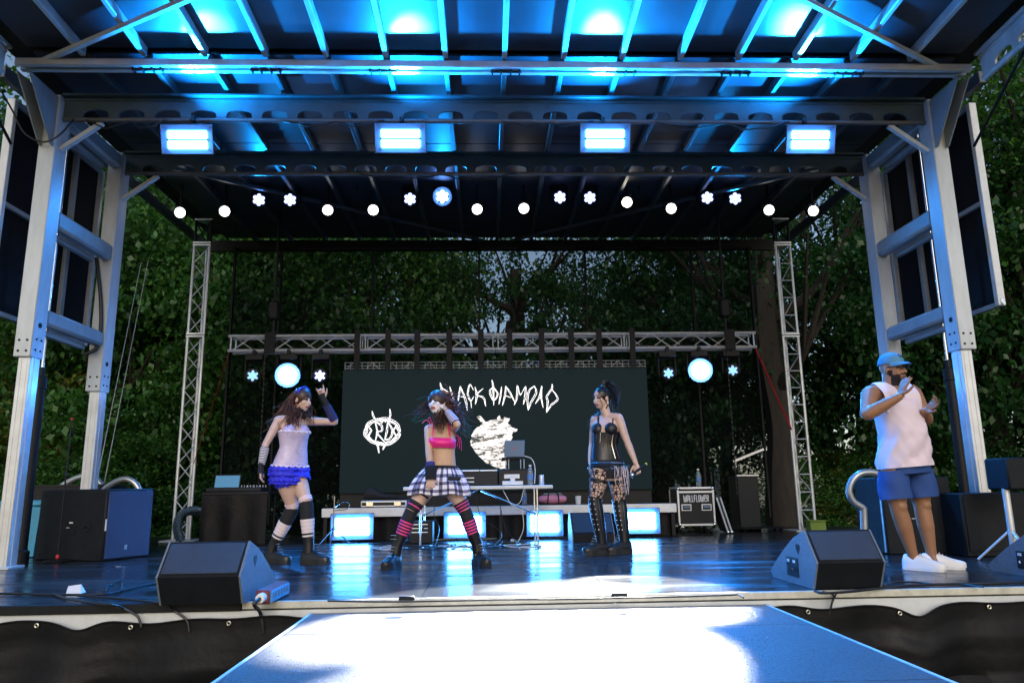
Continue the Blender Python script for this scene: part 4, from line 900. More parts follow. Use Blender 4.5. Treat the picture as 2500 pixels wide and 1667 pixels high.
t = thing('laptop_stand', 'bent metal stand holding up the laptop', 'stand', (lc[0], TBY+0.36, zt2))
b = MB(); b.box(V(lc[0]-0.02, TBY+0.43, lz0-0.032), (lw*1.1, 0.3, 0.014), bev=0.003); part('tray', b, 'black_metal', t)
for s in (-1, 1):
    b = MB(); x = lc[0]+s*lw*0.38; b.tube([V(x-0.022, TBY+0.25, lz0-0.03), V(x-0.022, TBY+0.25, zt2+0.006), V(x+0.022, TBY+0.25, zt2+0.006), V(x+0.022, TBY+0.25, lz0-0.03)], 0.006, 6); part('stand_foot', b, 'alu', t)
solo('laptop_cable', MB().tube(smoothpath([V(lc[0]+lw*0.5, TBY+0.25, lz0+0.01), V(lc[0]+lw*0.5+0.09, TBY+0.22, lz0-0.03), V(lc[0]+lw*0.5+0.13, TBY+0.2, lz0-0.15), V(lc[0]+lw*0.5+0.12, TBY+0.18, TZ+0.02)], 8), 0.006, 6), 'white_plastic', 'white cable curving down from the laptop to the table', 'cable')
def bottle(px, py, Y, z, h, label, lab=True, par=None):
    x = ony(px, py, Y)[0]; q = V(x, Y, z); r = h*0.15; t = thing('water_bottle', label, 'bottle', q)
    b = MB(); b.lathe(q, [(r*0.9, 0.0), (r, 0.01), (r, h*0.62), (r*0.85, h*0.72), (r*0.42, h*0.86), (r*0.42, h*0.92)], n=14); part('bottle', b, 'water', t)
    b = MB(); b.lathe(q+V(0, 0, h*0.915), [(r*0.46, 0), (r*0.46, h*0.08), (r*0.3, h*0.085)], n=12); part('cap', b, 'white_plastic', t)
    b = MB(); b.lathe(q+V(0, 0, h*0.30), [(r*1.02, 0), (r*1.02, h*0.22)], n=14); part('wrapper', b, 'bottle_label', t)
bottle(1295, 1180, TBY+0.2, TZ, 0.26, 'clear water bottle on the right of the folding table')
q = ony(1322, 1178, TBY+0.25); solo('drink_can', MB().lathe(V(q[0], TBY+0.25, TZ), [(0.028, 0), (0.034, 0.008), (0.034, 0.12), (0.028, 0.13), (0.026, 0.128)], n=14), 'alu', 'tall silver drink can at the right end of the folding table', 'can')
bottle(1281, 1240, PLY+0.1, PLZ, 0.24, 'small water bottle on the riser behind the table leg')
# table cables
for k, (pa_, lab) in enumerate((((1160, 1195, 1175, 1262, 1225, 1300, 1205, 1335), 'thin cable hanging from the mixer to the deck'), ((1220, 1230, 1235, 1290, 1262, 1325, 1255, 1338), 'black cable curling from the table to the power boxes'), ((1228, 1196, 1250, 1232, 1270, 1225, 1278, 1196), 'pale cable loop hanging under the table top'), ((1063, 1200, 1060, 1260, 1072, 1290, 1062, 1335), 'pair of thin wires hanging under the table on the left'), ((1275, 1240, 1278, 1290, 1262, 1330, 1270, 1340), 'thin pale wire running down beside the right table leg'))):
    pts = [(pa_[i], pa_[i+1]) for i in range(0, 8, 2)]; P_ = [ony(x, y, TBY+0.1) for x, y in pts]
    if k != 2: P_[-1] = onz(pts[-1][0], pts[-1][1], 0.012)
    solo('hanging_cable', MB().tube(smoothpath(P_, 6), 0.005, 6), 'white_plastic' if k in (2, 4) else 'black_cable', lab, 'cable')
for k in range(7):
    cx_, cy_ = 960+k*55+RNG.uniform(-10, 10), 1336+RNG.uniform(-6, 5); pts = []
    for j in range(9):
        a = j*1.5+RNG.uniform(-.4, .4); p = onz(cx_+RNG.uniform(18, 42)*math.cos(a)*1.3, cy_+RNG.uniform(2, 6)*math.sin(a), 0); pts.append(p+V(0, 0, 0.008+0.006*(j % 3)))
    solo('cable_tangle', MB().tube(smoothpath(pts, 5), 0.007, 6), 'black_cable' if k % 3 else 'tape_mark', '%s tangle of cable from the left on the deck under the table' % ordn(k), 'cable', group='cable tangles under the table')
def pxbox(name, label, cat, px0_, px1_, pyt, pyb, Y, depth, m, z0=None):
    x0, x1 = ony(px0_, pyb, Y)[0], ony(px1_, pyb, Y)[0]; zt = ony((px0_+px1_)/2, pyt, Y)[2]; zb = ony((px0_+px1_)/2, pyb, Y)[2] if z0 is None else z0
    t = thing(name, label, cat, ((x0+x1)/2, Y+depth/2, zb)); b = MB(); b.box(((x0+x1)/2, Y+depth/2, (zt+zb)/2), (x1-x0, depth, zt-zb), bev=0.012); part('body', b, m, t)
    return t, x0, x1, zb, zt
t, x0, x1, zb, zt = pxbox('amplifier_rack', 'small black amplifier rack under the left end of the table', 'amplifier', 1000, 1056, 1272, 1330, 9.95, 0.35, 'case_black', 0.0)
for k in range(3):
    b = MB(); b.box(((x0+x1)/2-0.02, 9.945, zt-0.04-k*0.05), ((x1-x0)*0.7, 0.008, 0.012)); part('front_slot', b, 'alu', t, False)
t, x0, x1, zb, zt = pxbox('power_box', 'small black power box on the deck under the table', 'power box', 1226, 1248, 1322, 1336, 9.6, 0.12, 'black_metal', 0.0)
b = MB(); b.cyl((x1, 9.66, 0.04), (x1+0.05, 9.66, 0.04), 0.02, n=10); part('plug', b, 'tape_mark', t)
# side fill wedge under the riser, seen behind the right dancer's boots
X0, X1 = ony(1398, 1330, 9.75)[0], ony(1502, 1330, 9.75)[0]
wedge('side_monitor', 'black monitor wedge on the deck behind the right dancers boots', [(9.75, 0), (9.75, 0.10), (10.0, 0.36), (10.12, 0.36), (10.25, 0.2), (10.25, 0)], X0, X1, -1, None, panel=False)
# flat case and bag on the riser, left
t, x0, x1, zb, zt = pxbox('flat_case', 'flat silver edged road case on the riser left of the table', 'case', 880, 993, 1221, 1237, PLY+0.08, 0.4, 'alu', PLZ)
b = MB(); b.box(((x0+x1)/2, PLY+0.075, (zb+zt)/2), ((x1-x0)-0.04, 0.012, (zt-zb)*0.45)); part('side_panel', b, 'case_black', t, False)
for k in (0.2, 0.8):
    b = MB(); b.box((x0+(x1-x0)*k, PLY+0.066, (zb+zt)/2), (0.10, 0.014, (zt-zb)*0.7), bev=0.004); part('latch', b, 'chrome', t)
xb0, xb1 = x0+0.02, x1-0.03
P_ = []
b = MB(); rings = []
for k in range(9):
    u = k/8; x = xb0+(xb1-xb0)*u; hh = 0.11+0.06*math.sin(u*5+0.6)+0.03*math.sin(u*11); ww = 0.16*(math.sin(math.pi*(0.06+0.88*u))**0.4)
    rings.append([V(x, PLY+0.28+ww*math.cos(a), zt+max(0, hh*(0.5+0.5*math.sin(a)))) for a in np.arange(12)*2*math.pi/12])
b.loft(rings); solo('soft_bag', b, 'bag_black', 'slumped black gear bag lying on the flat road case', 'bag')
# pink bag on the riser
x0, x1 = ony(1318, 1240, PLY+0.1)[0], ony(1385, 1240, PLY+0.1)[0]; zt = ony(1350, 1203, PLY+0.1)[2]
t = thing('sports_bag', 'pink and grey sports bag on the riser right of the table', 'bag', ((x0+x1)/2, PLY+0.25, PLZ))
b = MB(); rings = []
for k in range(11):
    u = k/10; x = x0+(x1-x0)*u; s_ = math.sin(math.pi*(0.04+0.92*u))**0.35; rings.append([V(x, PLY+0.24+0.13*s_*math.cos(a), PLZ+(zt-PLZ)*(0.5+0.5*math.sin(a)*s_)*0.92) for a in np.arange(14)*2*math.pi/14])
b.loft(rings, True, [1 if k in (0, 9) else 0 for k in range(10)]); part('body', b, ['bag_pink', 'bag_pink'], t)
b = MB(); b.box(((x0+x1)/2, PLY+0.24, PLZ+(zt-PLZ)*0.86), ((x1-x0)*0.7, 0.16, 0.05), bev=0.02); part('top_flap', b, 'bag_grey', t)
for s in (-0.28, 0.28):
    b = MB(); xm = (x0+x1)/2+s*(x1-x0)*0.72; b.tube(smoothpath([V(xm, PLY+0.12, PLZ+0.01), V(xm-s*0.02, PLY+0.10, PLZ+0.12), V(xm-s*0.1, PLY+0.2, zt+0.03), V(xm-s*0.05, PLY+0.34, PLZ+0.15)], 6), 0.010, 6); part('strap', b, 'bag_black', t)
q = ony(1412, 1232, PLY+0.15); solo('plastic_cup', MB().lathe(V(q[0], PLY+0.15, PLZ), [(0.035, 0), (0.045, 0.12), (0.042, 0.12), (0.032, 0.006)], n=14), 'white_plastic', 'pale plastic cup on the riser behind the right dancer', 'cup')

# ---------------------------------------------------------------- flight case with lettering
FY = onz(1660, 1304, 0)[1]; x0, x1 = ony(1655, 1240, FY)[0], ony(1746, 1240, FY)[0]; zb, zt = ony(1700, 1283, FY)[2], ony(1700, 1188, FY)[2]
t = thing('flight_case', 'black flight case with silver edges and white WALLFLOWER lettering on castors', 'flight case', ((x0+x1)/2, FY+0.25, 0)); fcx = (x0+x1)/2; D = 0.5
b = MB(); b.box((fcx, FY+D/2, (zb+zt)/2), (x1-x0-0.02, D-0.02, zt-zb-0.02)); part('panel', b, 'case_black', t, False)
r = 0.03
for x in (x0+r/2, x1-r/2):
    for y in (FY+r/2, FY+D-r/2):
        b = MB(); b.box((x, y, (zb+zt)/2), (r, r, zt-zb-2*r), bev=0.004); part('edge_profile', b, 'alu', t)
zl = zt-(zt-zb)*0.13
for z in (zb+r/2, zt-r/2, zl):
    for y in (FY+r/2, FY+D-r/2):
        b = MB(); b.box((fcx, y-0.001*(1 if y < FY+0.1 else -1), z), (x1-x0-2*r if z != zl else x1-x0-2*r, r, r), bev=0.004); part('edge_profile', b, 'alu', t)
    for x in (x0+r/2, x1-r/2):
        if z != zl: b = MB(); b.box((x, FY+D/2, z), (r, D-2*r, r), bev=0.004); part('edge_profile', b, 'alu', t)
for x in (x0+0.02, x1-0.02):
    for z in (zb+0.02, zt-0.02):
        b = MB(); b.ball(V(x, FY+0.015, z), 0.03, n=10, k=6); part('ball_corner', b, 'chrome', t)
for s in (-0.27, 0.27):
    b = MB(); cxh = fcx+s*(x1-x0); zc_ = zb+(zt-zb)*0.47; b.box((cxh, FY+0.003, zc_), (0.15, 0.02, 0.10), bev=0.006); hp = part('handle_dish', b, 'alu', t)
    b = MB(); b.box((cxh, FY-0.008, zc_), (0.115, 0.006, 0.065)); part('dish_recess', b, 'black_edge', hp, False)
    b = MB(); b.box((cxh, FY-0.014, zc_+0.005), (0.10, 0.012, 0.03), bev=0.004); part('handle', b, 'laptop_alu', hp)
for sx in (-1, 1):
    for y in (FY+0.07, FY+D-0.07):
        b = MB(); xw = fcx+sx*((x1-x0)/2-0.07); b.cyl((xw-0.018, y, 0.05), (xw+0.018, y, 0.05), 0.05, n=16); cst = part('castor', b, 'black_edge', t)
        b = MB(); b.box((xw, y, (zb+0.06)/2+0.01), (0.055, 0.05, zb-0.05), bev=0.006); part('fork', b, 'chrome', cst)
# lettering as strokes on a small grid
GL = {'W': [[(0, 1), (.12, 0), (.34, 0), (.5, .15), (.66, 0), (.88, 0), (1, 1)], [(.5, .15), (.5, .8)]], 'A': [[(0, 0), (.1, .85), (.35, 1), (.65, 1), (.9, .85), (1, 0)], [(.05, .42), (.95, .42)]], 'L': [[(.15, 1), (.15, .1), (.3, 0), (1, 0)]],
      'F': [[(.15, 0), (.15, .85), (.3, 1), (1, 1)], [(.15, .52), (.8, .52)]], 'O': [[(.1, .2), (.1, .8), (.3, 1), (.7, 1), (.9, .8), (.9, .2), (.7, 0), (.3, 0), (.1, .2)]], 'E': [[(1, .1), (.75, 0), (.3, 0), (.1, .2), (.1, .8), (.3, 1), (.7, 1), (.9, .8), (.9, .5), (.1, .5)]], 'R': [[(.1, 0), (.1, 1), (.7, 1), (.9, .85), (.9, .6), (.7, .48), (.1, .48)], [(.55, .48), (.95, 0)]]}
lx0 = x0+(x1-x0)*0.165; lx1 = x0+(x1-x0)*0.87; lzt = zb+(zt-zb)*0.785; lzb = zb+(zt-zb)*0.615; cw = (lx1-lx0)/10.6; xx = lx0
for ch in 'WALLFLOWER':
    wd = cw*(1.42 if ch == 'W' else 0.88 if ch in 'LF' else 1.0); b = MB()
    for pl in GL[ch]: b.tube([V(xx+(0.05+0.74*u)*wd, FY-0.003, lzb+v*(lzt-lzb)) for u, v in pl], 0.0068, 6)
    part('letter', b, 'white_plastic', t); xx += wd
q0, q1 = V(x1+0.02, FY+0.05, zb+(zt-zb)*0.72), V(x1+0.16, FY-0.05, 0.0)
t = thing('case_lid', 'flight case lid leaning against the right side of the lettered case', 'lid', q1)
for y in (FY-0.03, FY+0.42):
    for o in (0.0, 0.055):
        b = MB(); b.tube([V(q0[0]+o, y, q0[2]), V(q1[0]+o, y, 0.015)], 0.014, 6); part('edge_profile', b, 'alu', t)
b = MB(); b.add([V(q0[0]+0.02, FY-0.02, q0[2]), V(q1[0]+0.02, FY-0.02, 0.02), V(q1[0]+0.02, FY+0.41, 0.02), V(q0[0]+0.02, FY+0.41, q0[2]), V(q0[0]+0.045, FY-0.02, q0[2]), V(q1[0]+0.045, FY-0.02, 0.02), V(q1[0]+0.045, FY+0.41, 0.02), V(q0[0]+0.045, FY+0.41, q0[2])], [(0, 1, 2, 3), (4, 7, 6, 5), (0, 4, 5, 1), (2, 6, 7, 3), (0, 3, 7, 4), (1, 5, 6, 2)]); part('sheet', b, 'case_black', t, False)
for o in (0.0, 0.055):
    b = MB(); b.ball(V(q1[0]+o, FY-0.03, 0.025), 0.024, n=8, k=6); part('ball_corner', b, 'chrome', t)
bottle(1706, 1180, FY+0.2, zt, 0.27, 'water bottle with blue wrapper standing on the lettered flight case')

# ---------------------------------------------------------------- open rack with tilted lid, back right
RY = 11.6
t, x0, x1, zb, zt = pxbox('open_rack', 'dark open rack with pale edge at the back right before the trunk', 'rack', 1808, 1860, 1160, 1288, RY, 0.45, 'case_black', 0.0)
b = MB(); b.box(((x0+x1)/2, RY-0.01, zt), (x1-x0+0.02, 0.03, 0.025), bev=0.004); part('edge_profile', b, 'alu', t)
a_, c_ = ony(1790, 1126, RY), ony(1864, 1096, RY); b = MB(); b.box((a_+c_)/2, (np.linalg.norm(c_-a_), 0.03, 0.035), X=c_-a_, Y=V(0, 1, 0), Z=np.cross(unit(c_-a_), V(0, 1, 0))); part('lid_edge', b, 'alu', t)
b = MB(); b.box((a_+c_)/2+V(0, 0.22, -0.01), (np.linalg.norm(c_-a_), 0.4, 0.02), X=c_-a_, Y=V(0, 1, 0), Z=np.cross(unit(c_-a_), V(0, 1, 0))); part('lid', b, 'case_black', t)
for x in (a_[0]+0.1, c_[0]-0.02):
    b = MB(); b.cyl((x, RY+0.1, zt-0.02), (x, RY+0.1, a_[2]+(c_[2]-a_[2])*(x-a_[0])/(c_[0]-a_[0])), 0.012, n=6); part('lid_stay', b, 'black_metal', t)
t, x0, x1, zb, zt = pxbox('flat_dolly', 'low flat black dolly on the deck at the back right', 'dolly', 1812, 1925, 1290, 1300, 11.2, 0.4, 'case_black', 0.06)
for x in (x0+0.08, x1-0.08):
    for y in (11.28, 11.52):
        b = MB(); b.cyl((x-0.015, y, 0.032), (x+0.015, y, 0.032), 0.03, n=10); part('wheel', b, 'black_edge', t)

# ---------------------------------------------------------------- mixing desk on the left
DY = 10.2
x0, x1 = ony(492, 1200, DY)[0], ony(655, 1200, DY)[0]; zt = ony(570, 1200, DY)[2]
t = thing('monitor_desk', 'black cloth covered desk with mixing gear at the back left', 'desk', ((x0+x1)/2, DY+0.3, 0))
b = MB(); b.box(((x0+x1)/2, DY+0.3, zt-0.02), (x1-x0, 0.6, 0.04), bev=0.005); part('desk_top', b, 'black_metal', t)
b = MB(); b.grid([[V(x, DY+0.01+0.025*math.sin(x*17)*(1-z/zt), z) for x in np.linspace(x0+0.01, x1-0.01, 50)] for z in np.linspace(0.01, zt-0.04, 6)]); part('drape', b, 'vinyl_black', t)
for x in (x0+0.05, x1-0.05):
    b = MB(); b.cyl((x, DY+0.5, 0), (x, DY+0.5, zt-0.04), 0.02, n=8); part('leg', b, 'black_metal', t)
emis('console_screen', (0.05, 0.22, 0.40), 0.28); emis('console_line', (0.5, 0.75, 0.95), 0.45)
a_, c_ = ony(521, 1196, DY+0.1), ony(582, 1166, DY+0.1)
t = thing('mixing_console', 'mixing console with tilted blue lit screen on the left desk', 'mixing console', ((a_[0]+c_[0])/2, DY+0.2, zt))
b = MB(); b.box(((a_[0]+c_[0])/2+0.12, DY+0.25, zt+0.03), (0.75, 0.4, 0.06), bev=0.012); part('body', b, 'case_black', t)
Zs = unit(V(0, 0.25, 1)); b = MB(); b.box(((a_[0]+c_[0])/2, DY+0.16, (a_[2]+c_[2])/2+0.02), (c_[0]-a_[0]+0.03, 0.02, c_[2]-a_[2]+0.06), Y=np.cross(Zs, (1, 0, 0)), Z=Zs, bev=0.004); part('screen_frame', b, 'black_metal', t)
b = MB(); b.box(((a_[0]+c_[0])/2, DY+0.147, (a_[2]+c_[2])/2+0.02), (c_[0]-a_[0], 0.006, c_[2]-a_[2]+0.03), Y=np.cross(Zs, (1, 0, 0)), Z=Zs); sc_ = part('display', b, 'console_screen', t, False)
for k in range(5):
    b = MB(); b.box(((a_[0]+c_[0])/2+0.03, DY+0.142+0.008*k-0.012, a_[2]+0.03+k*0.032), ((c_[0]-a_[0])*0.62, 0.003, 0.008)); part('display_line', b, 'console_line', sc_, False)
for k in range(12):
    b = MB(); x = c_[0]+0.05+0.028*k; b.cyl((x, DY+0.1+0.03*(k % 3), zt+0.058), (x, DY+0.1+0.03*(k % 3), zt+0.085), 0.007, n=6); part('knob', b, 'tape_mark', t)
# tripod stand between the desk and the riser
q = onz(815, 1330, 0); q = V(q[0], 9.9, 0)
t = thing('tripod_stand', 'small chrome tripod stand left of the riser behind the left dancer', 'stand', q)
for k in range(3):
    a = k*2.09+0.5; b = MB(); b.tube([q+V(0, 0, 0.22), q+V(0.24*math.cos(a), 0.2*math.sin(a), 0.01)], 0.009, 6); part('leg', b, 'chrome', t)
b = MB(); b.cyl(q+V(0, 0, 0.1), q+V(0, 0, 0.62), 0.010, n=8); part('pole', b, 'chrome', t)
b = MB(); b.tube(smoothpath([q+V(0.0, 0, 0.48), q+V(0.12, -0.02, 0.55), q+V(0.20, -0.02, 0.52), q+V(0.17, -0.02, 0.46), q+V(0.0, 0, 0.44)], 6), 0.006, 6); part('loop_arm', b, 'chrome', t)
# ribbed blue hose at the foot of the left tower
hp = [(444, 1320), (436, 1285), (444, 1255), (470, 1243), (500, 1248), (520, 1275), (530, 1300), (548, 1313), (580, 1318)]
P_ = smoothpath([ony(x, y, 10.55) for x, y in hp], 22); P_ = [V(p[0], p[1]-0.35*max(0, i/len(P_)-0.6), max(0.05, p[2])) for i, p in enumerate(P_)]
solo('ribbed_hose', MB().tube(P_, [0.052 if i % 3 == 0 else 0.04 for i in range(len(P_))], 10), 'hose_blue', 'arched blue ribbed hose at the foot of the left lattice tower', 'hose')
P_ = smoothpath([V(p[0]-0.10, p[1]+0.14, p[2]*0.9) for p in P_[::11]], 14)
solo('ribbed_hose', MB().tube(P_, [0.045 if i % 3 == 0 else 0.034 for i in range(len(P_))], 10), 'hose_blue', 'second ribbed hose arching behind the first at the left lattice tower', 'hose')
# wire ropes and loose cables around the left tower
for a_, c_, Y, lab in (((345, 640), (270, 1010), 9.6, 'thin guy wire in front of the left trees, left of two'), ((362, 636), (288, 1010), 9.6, 'thin guy wire in front of the left trees, right of two')):
    p0, p1 = ony(*a_, Y), ony(*c_, Y); d = p1-p0; tt = (0.0-p0[2])/d[2]
    solo('guy_wire', MB().tube([p0-d*0.9 if p0[2]-d[2]*0.9 < ROOFZ else p0, p0+d*tt], 0.005, 5), 'tape_mark', lab, 'wire')
P_ = smoothpath([V(CX-COLX-0.43, DEPTHF-0.3, ROOFZ-0.15), ony(30, 270, DEPTHF-0.1), ony(60, 325, DEPTHF-0.1), ony(105, 347, DEPTHF-0.1), ony(145, 330, DEPTHF-0.1), ony(180, 292, DEPTHF-0.02)], 8)
solo('drooping_cable', MB().tube(P_, 0.010, 6), 'black_cable', 'black cable drooping between the left wing panel and the column top', 'cable')
P_ = smoothpath([ony(235, 630, DEPTHR-0.03), ony(245, 720, DEPTHR-0.03), ony(246, 800, DEPTHR-0.03), ony(235, 850, DEPTHR-0.05), ony(205, 865, DEPTHR-0.1)], 6)
solo('drooping_cable', MB().tube(P_, 0.022, 8), 'black_cable', 'thick black cable hanging down the rear column of the left tower', 'cable')
# floor tape marks
for i, (px, py, w_, lab) in enumerate(((2310, 1365, 0.10, 'short pale tape mark on the deck right of the mans shoes'), (2275, 1350, 0.12, 'pale tape strip on the deck behind the mans shoes'), (290, 1382, 0.05, 'tiny pale tape mark on the deck left of the left monitor'))):
    q = onz(px, py, 0.003); solo('tape_mark', MB().box(q, (w_, 0.02, 0.002)), 'tape_mark', lab, 'tape', smooth=False)

# cable swags along the roof beams
for k, (x0_, x1_, Y, dz, lab) in enumerate(((-4.3, -3.45, DEPTHF+0.03, 0.10, 'black cable swag on the front beam above the first blinder'), (-2.2, -1.1, DEPTHF+0.03, 0.07, 'black cable swag on the front beam between the first and second blinder'), (0.2, 1.2, DEPTHF+0.03, 0.06, 'black cable swag on the front beam near its middle'), (1.9, 3.4, DEPTHF+0.03, 0.09, 'long black cable swag on the front beam left of the last blinder'), (-1.6, 0.4, DEPTHR+0.03, 0.08, 'black cable swag on the rear roof beam'))):
    P_ = []
    for u in np.linspace(0, 1, 24): P_.append(V(x0_+(x1_-x0_)*u, Y-0.02*math.sin(u*9), ROOFZ-0.30-dz*math.sin(math.pi*((u*2) % 1))**1.2-0.01*math.sin(u*31)))
    solo('cable_swag', MB().tube(P_, 0.008, 6), 'black_cable', lab, 'cable', group='cable swags on the roof beams')
P_ = [V(x, TY+0.02+0.01*math.sin(x*7), tzb+0.03+0.012*math.sin(x*11)) for x in np.linspace(tx0+0.1, tx1-0.1, 60)]
solo('cable_bundle', MB().tube(P_, 0.012, 6), 'black_cable', 'black cable bundle running along the bottom of the box truss', 'cable')
# ================================================================ trees and the park behind the stage
def leaf_mat(name, c, c2, trans=0.35, scale=0.5):
    m = bpy.data.materials.new(name); m.use_nodes = True; MATS[name] = m; n = m.node_tree.nodes; l = m.node_tree.links
    b = n['Principled BSDF']; b.inputs['Roughness'].default_value = 0.42; b.inputs['Specular IOR Level'].default_value = 0.5
    g_ = n.new('ShaderNodeNewGeometry'); r = n.new('ShaderNodeValToRGB')
    r.color_ramp.elements[0].color = _col(c); r.color_ramp.elements[1].color = _col(c2); l.new(g_.outputs['Random Per Island'], r.inputs[0])
    l.new(r.outputs[0], b.inputs['Base Color'])
    t = n.new('ShaderNodeBsdfTranslucent'); s = n.new('ShaderNodeVectorMath'); s.operation = 'MULTIPLY'; s.inputs[1].default_value = (1.5, 1.5, 0.5); l.new(r.outputs[0], s.inputs[0]); l.new(s.outputs[0], t.inputs[0])
    mx = n.new('ShaderNodeMixShader'); mx.inputs[0].default_value = trans; l.new(b.outputs[0], mx.inputs[1]); l.new(t.outputs[0], mx.inputs[2]); l.new(mx.outputs[0], n['Material Output'].inputs['Surface'])
leaf_mat('leaf_dark', (0.008, 0.048, 0.015), (0.034, 0.120, 0.028))
leaf_mat('leaf_mid', (0.016, 0.078, 0.018), (0.070, 0.190, 0.032))
leaf_mat('leaf_sunlit', (0.07, 0.10, 0.016), (0.20, 0.19, 0.03))  # leaves coloured as if warm sun fell on them
mat('bark', (0.022, 0.018, 0.015), 0.9, var=0.45, scale=9, bump=1.0, bscale=16, stretch=(1, 1, 0.18))
mat('bark_sunlit', (0.09, 0.055, 0.035), 0.9, var=0.4, scale=7, bump=0.8, bscale=16, stretch=(1, 1, 0.25))  # bark with orange sunlight put into its colour

def crown_mesh(name, mt, nclus, nleaf, rx, ry, rz, size, seed, hollow=0.35, low=-0.75):
    r = np.random.default_rng(seed); V_ = []; 
    d = r.normal(size=(nclus, 3)); d /= np.linalg.norm(d, axis=1)[:, None]; rad = r.uniform(hollow, 1.0, nclus)**0.6
    C_ = d*rad[:, None]*np.array([rx, ry, rz]); C_[:, 2] = np.maximum(C_[:, 2], low*rz)
    C_ += r.normal(size=C_.shape)*0.12*np.array([rx, ry, rz])
    cs = r.uniform(0.16, 0.50, nclus)
    ci = r.integers(0, nclus, nleaf); P_ = C_[ci]+r.normal(size=(nleaf, 3))*cs[ci][:, None]*np.array([1, 1, 0.55])
    ax = r.normal(size=(nleaf, 3)); ax[:, 2] -= 0.5; ax /= np.linalg.norm(ax, axis=1)[:, None]
    up = r.normal(size=(nleaf, 3))*0.7+np.array([0, 0, 1]); sd_ = np.cross(ax, up); sd_ /= np.linalg.norm(sd_, axis=1)[:, None]+1e-9; nn = np.cross(sd_, ax)
    L = size*r.uniform(0.5, 1.5, nleaf)[:, None]; Wd = L*r.uniform(0.26, 0.42, nleaf)[:, None]
    v = np.stack([P_, P_+ax*L*0.45+sd_*Wd+nn*L*0.08, P_+ax*L, P_+ax*L*0.45-sd_*Wd+nn*L*0.08], 1).reshape(-1, 3)
    me = bpy.data.meshes.new(name); k = nleaf
    me.vertices.add(4*k); me.vertices.foreach_set('co', v.astype(np.float32).ravel())
    me.loops.add(4*k); me.loops.foreach_set('vertex_index', np.arange(4*k, dtype=np.int32))
    me.polygons.add(k); me.polygons.foreach_set('loop_start', np.arange(0, 4*k, 4, dtype=np.int32)); me.polygons.foreach_set('loop_total', np.full(k, 4, dtype=np.int32))
    me.update(calc_edges=True); me.materials.append(MATS[mt]); return me
def trunk_mesh(name, h, r0, seed, rx, rz, mt='bark'):
    r = random.Random(seed); b = MB(); pts = [V(0, 0, -0.1)]
    for i in range(1, 7): pts.append(V(r.uniform(-.12, .12)*i*0.4, r.uniform(-.12, .12)*i*0.4, h*i/6))
    P_ = smoothpath(pts, 4); n_ = len(P_)
    # fluted, flared trunk
    rings = []
    for i, p in enumerate(P_):
        u = i/(n_-1); rr = r0*(1-0.62*u)*(1+0.55*math.exp(-u*16)); rings.append([p+V(math.cos(a), math.sin(a), 0)*rr*(1+0.07*math.sin(5*a+seed+u*3)+0.05*math.sin(9*a)) for a in np.arange(16)*2*math.pi/16])
    b.loft(rings)
    for k in range(9):
        u = 0.42+0.55*k/9; p = P_[int(u*(n_-1))]; a = k*2.4+seed; ln = rx*(0.9-0.35*(u-0.4)); q = p+V(math.cos(a)*ln, math.sin(a)*ln, ln*0.55+0.4)
        m_ = (p+q)/2+V(0, 0, -0.15*ln); R = r0*(0.36-0.2*(u-0.4)); pt = smoothpath([p, m_, q], 4)
        b.tube(pt, list(np.linspace(R, R*0.18, len(pt))), 7)
        for s in (-1, 1):
            e = q+V(math.cos(a+s*0.9), math.sin(a+s*0.9), 0.5)*ln*0.5; b.tube([m_, (m_+e)/2+V(0, 0, .1), e], [R*0.45, R*0.3, R*0.08], 5)
    return b.mesh(name, mt, True)
CR = [crown_mesh('crown', 'leaf_dark', 150, 42000, 3.4, 3.0, 3.6, 0.105, 1), crown_mesh('crown', 'leaf_mid', 130, 38000, 3.2, 3.0, 3.3, 0.10, 2), crown_mesh('crown', 'leaf_dark', 80, 20000, 3.6, 3.0, 3.8, 0.105, 3, hollow=0.5),
      crown_mesh('crown', 'leaf_sunlit', 110, 34000, 3.2, 2.6, 3.0, 0.105, 4), crown_mesh('crown', 'leaf_mid', 170, 52000, 3.0, 2.6, 3.6, 0.10, 5, low=-0.95)]
TRK = [trunk_mesh('trunk', 6.0, 0.34, 1, 2.6, 3), trunk_mesh('trunk', 7.2, 0.42, 2, 2.8, 3), trunk_mesh('trunk', 6.5, 0.28, 3, 2.4, 3, 'bark_sunlit')]
def tree(x, y, crown, trunk, cz, sc, label, rz=0.0, scz=1.0):
    t = thing('broadleaf_tree', label, 'tree', (x, y, GROUND), rz, group='trees in the park behind the stage')
    for nm, me, z, s in (('trunk', TRK[trunk], 0, (sc*0.9, sc*0.9, max(0.6, cz/6.0))), ('crown', CR[crown], cz, (sc, sc, sc*scz))):
        o = bpy.data.objects.new(nm, me); COL.objects.link(o); o.parent = t; o.location = (0, 0, z); o.scale = s
    return t
def tx(px, Y): return ony(px, 1000, Y)[0]
tree(tx(300, 15.0), 15.0, 4, 0, 4.2, 1.05, 'dense green tree close behind the left tower and lattice tower', 0.3, 1.15)
tree(tx(120, 16.5), 16.5, 0, 1, 3.4, 1.0, 'dark tree left of the left tower, seen between its columns', 1.3, 1.1)
tree(tx(20, 14.2), 14.2, 3, 0, 2.6, 0.72, 'yellow green sunlit bush tree low at the left rim', 2.2)
tree(tx(-60, 17.5), 17.5, 1, 1, 8.2, 1.2, 'tall tree rising at the upper left rim', 0.9)
tree(tx(520, 17.5), 17.5, 1, 1, 5.6, 1.15, 'tree behind the left end of the mesh backdrop', 2.6, 1.1)
tree(tx(420, 20.0), 20.0, 0, 0, 8.2, 1.15, 'high crowned tree above the left lattice tower', 0.1)
tree(tx(760, 18.5), 18.5, 0, 1, 5.6, 1.15, 'dark tree behind the mesh backdrop left of the screen', 4.1, 1.2)
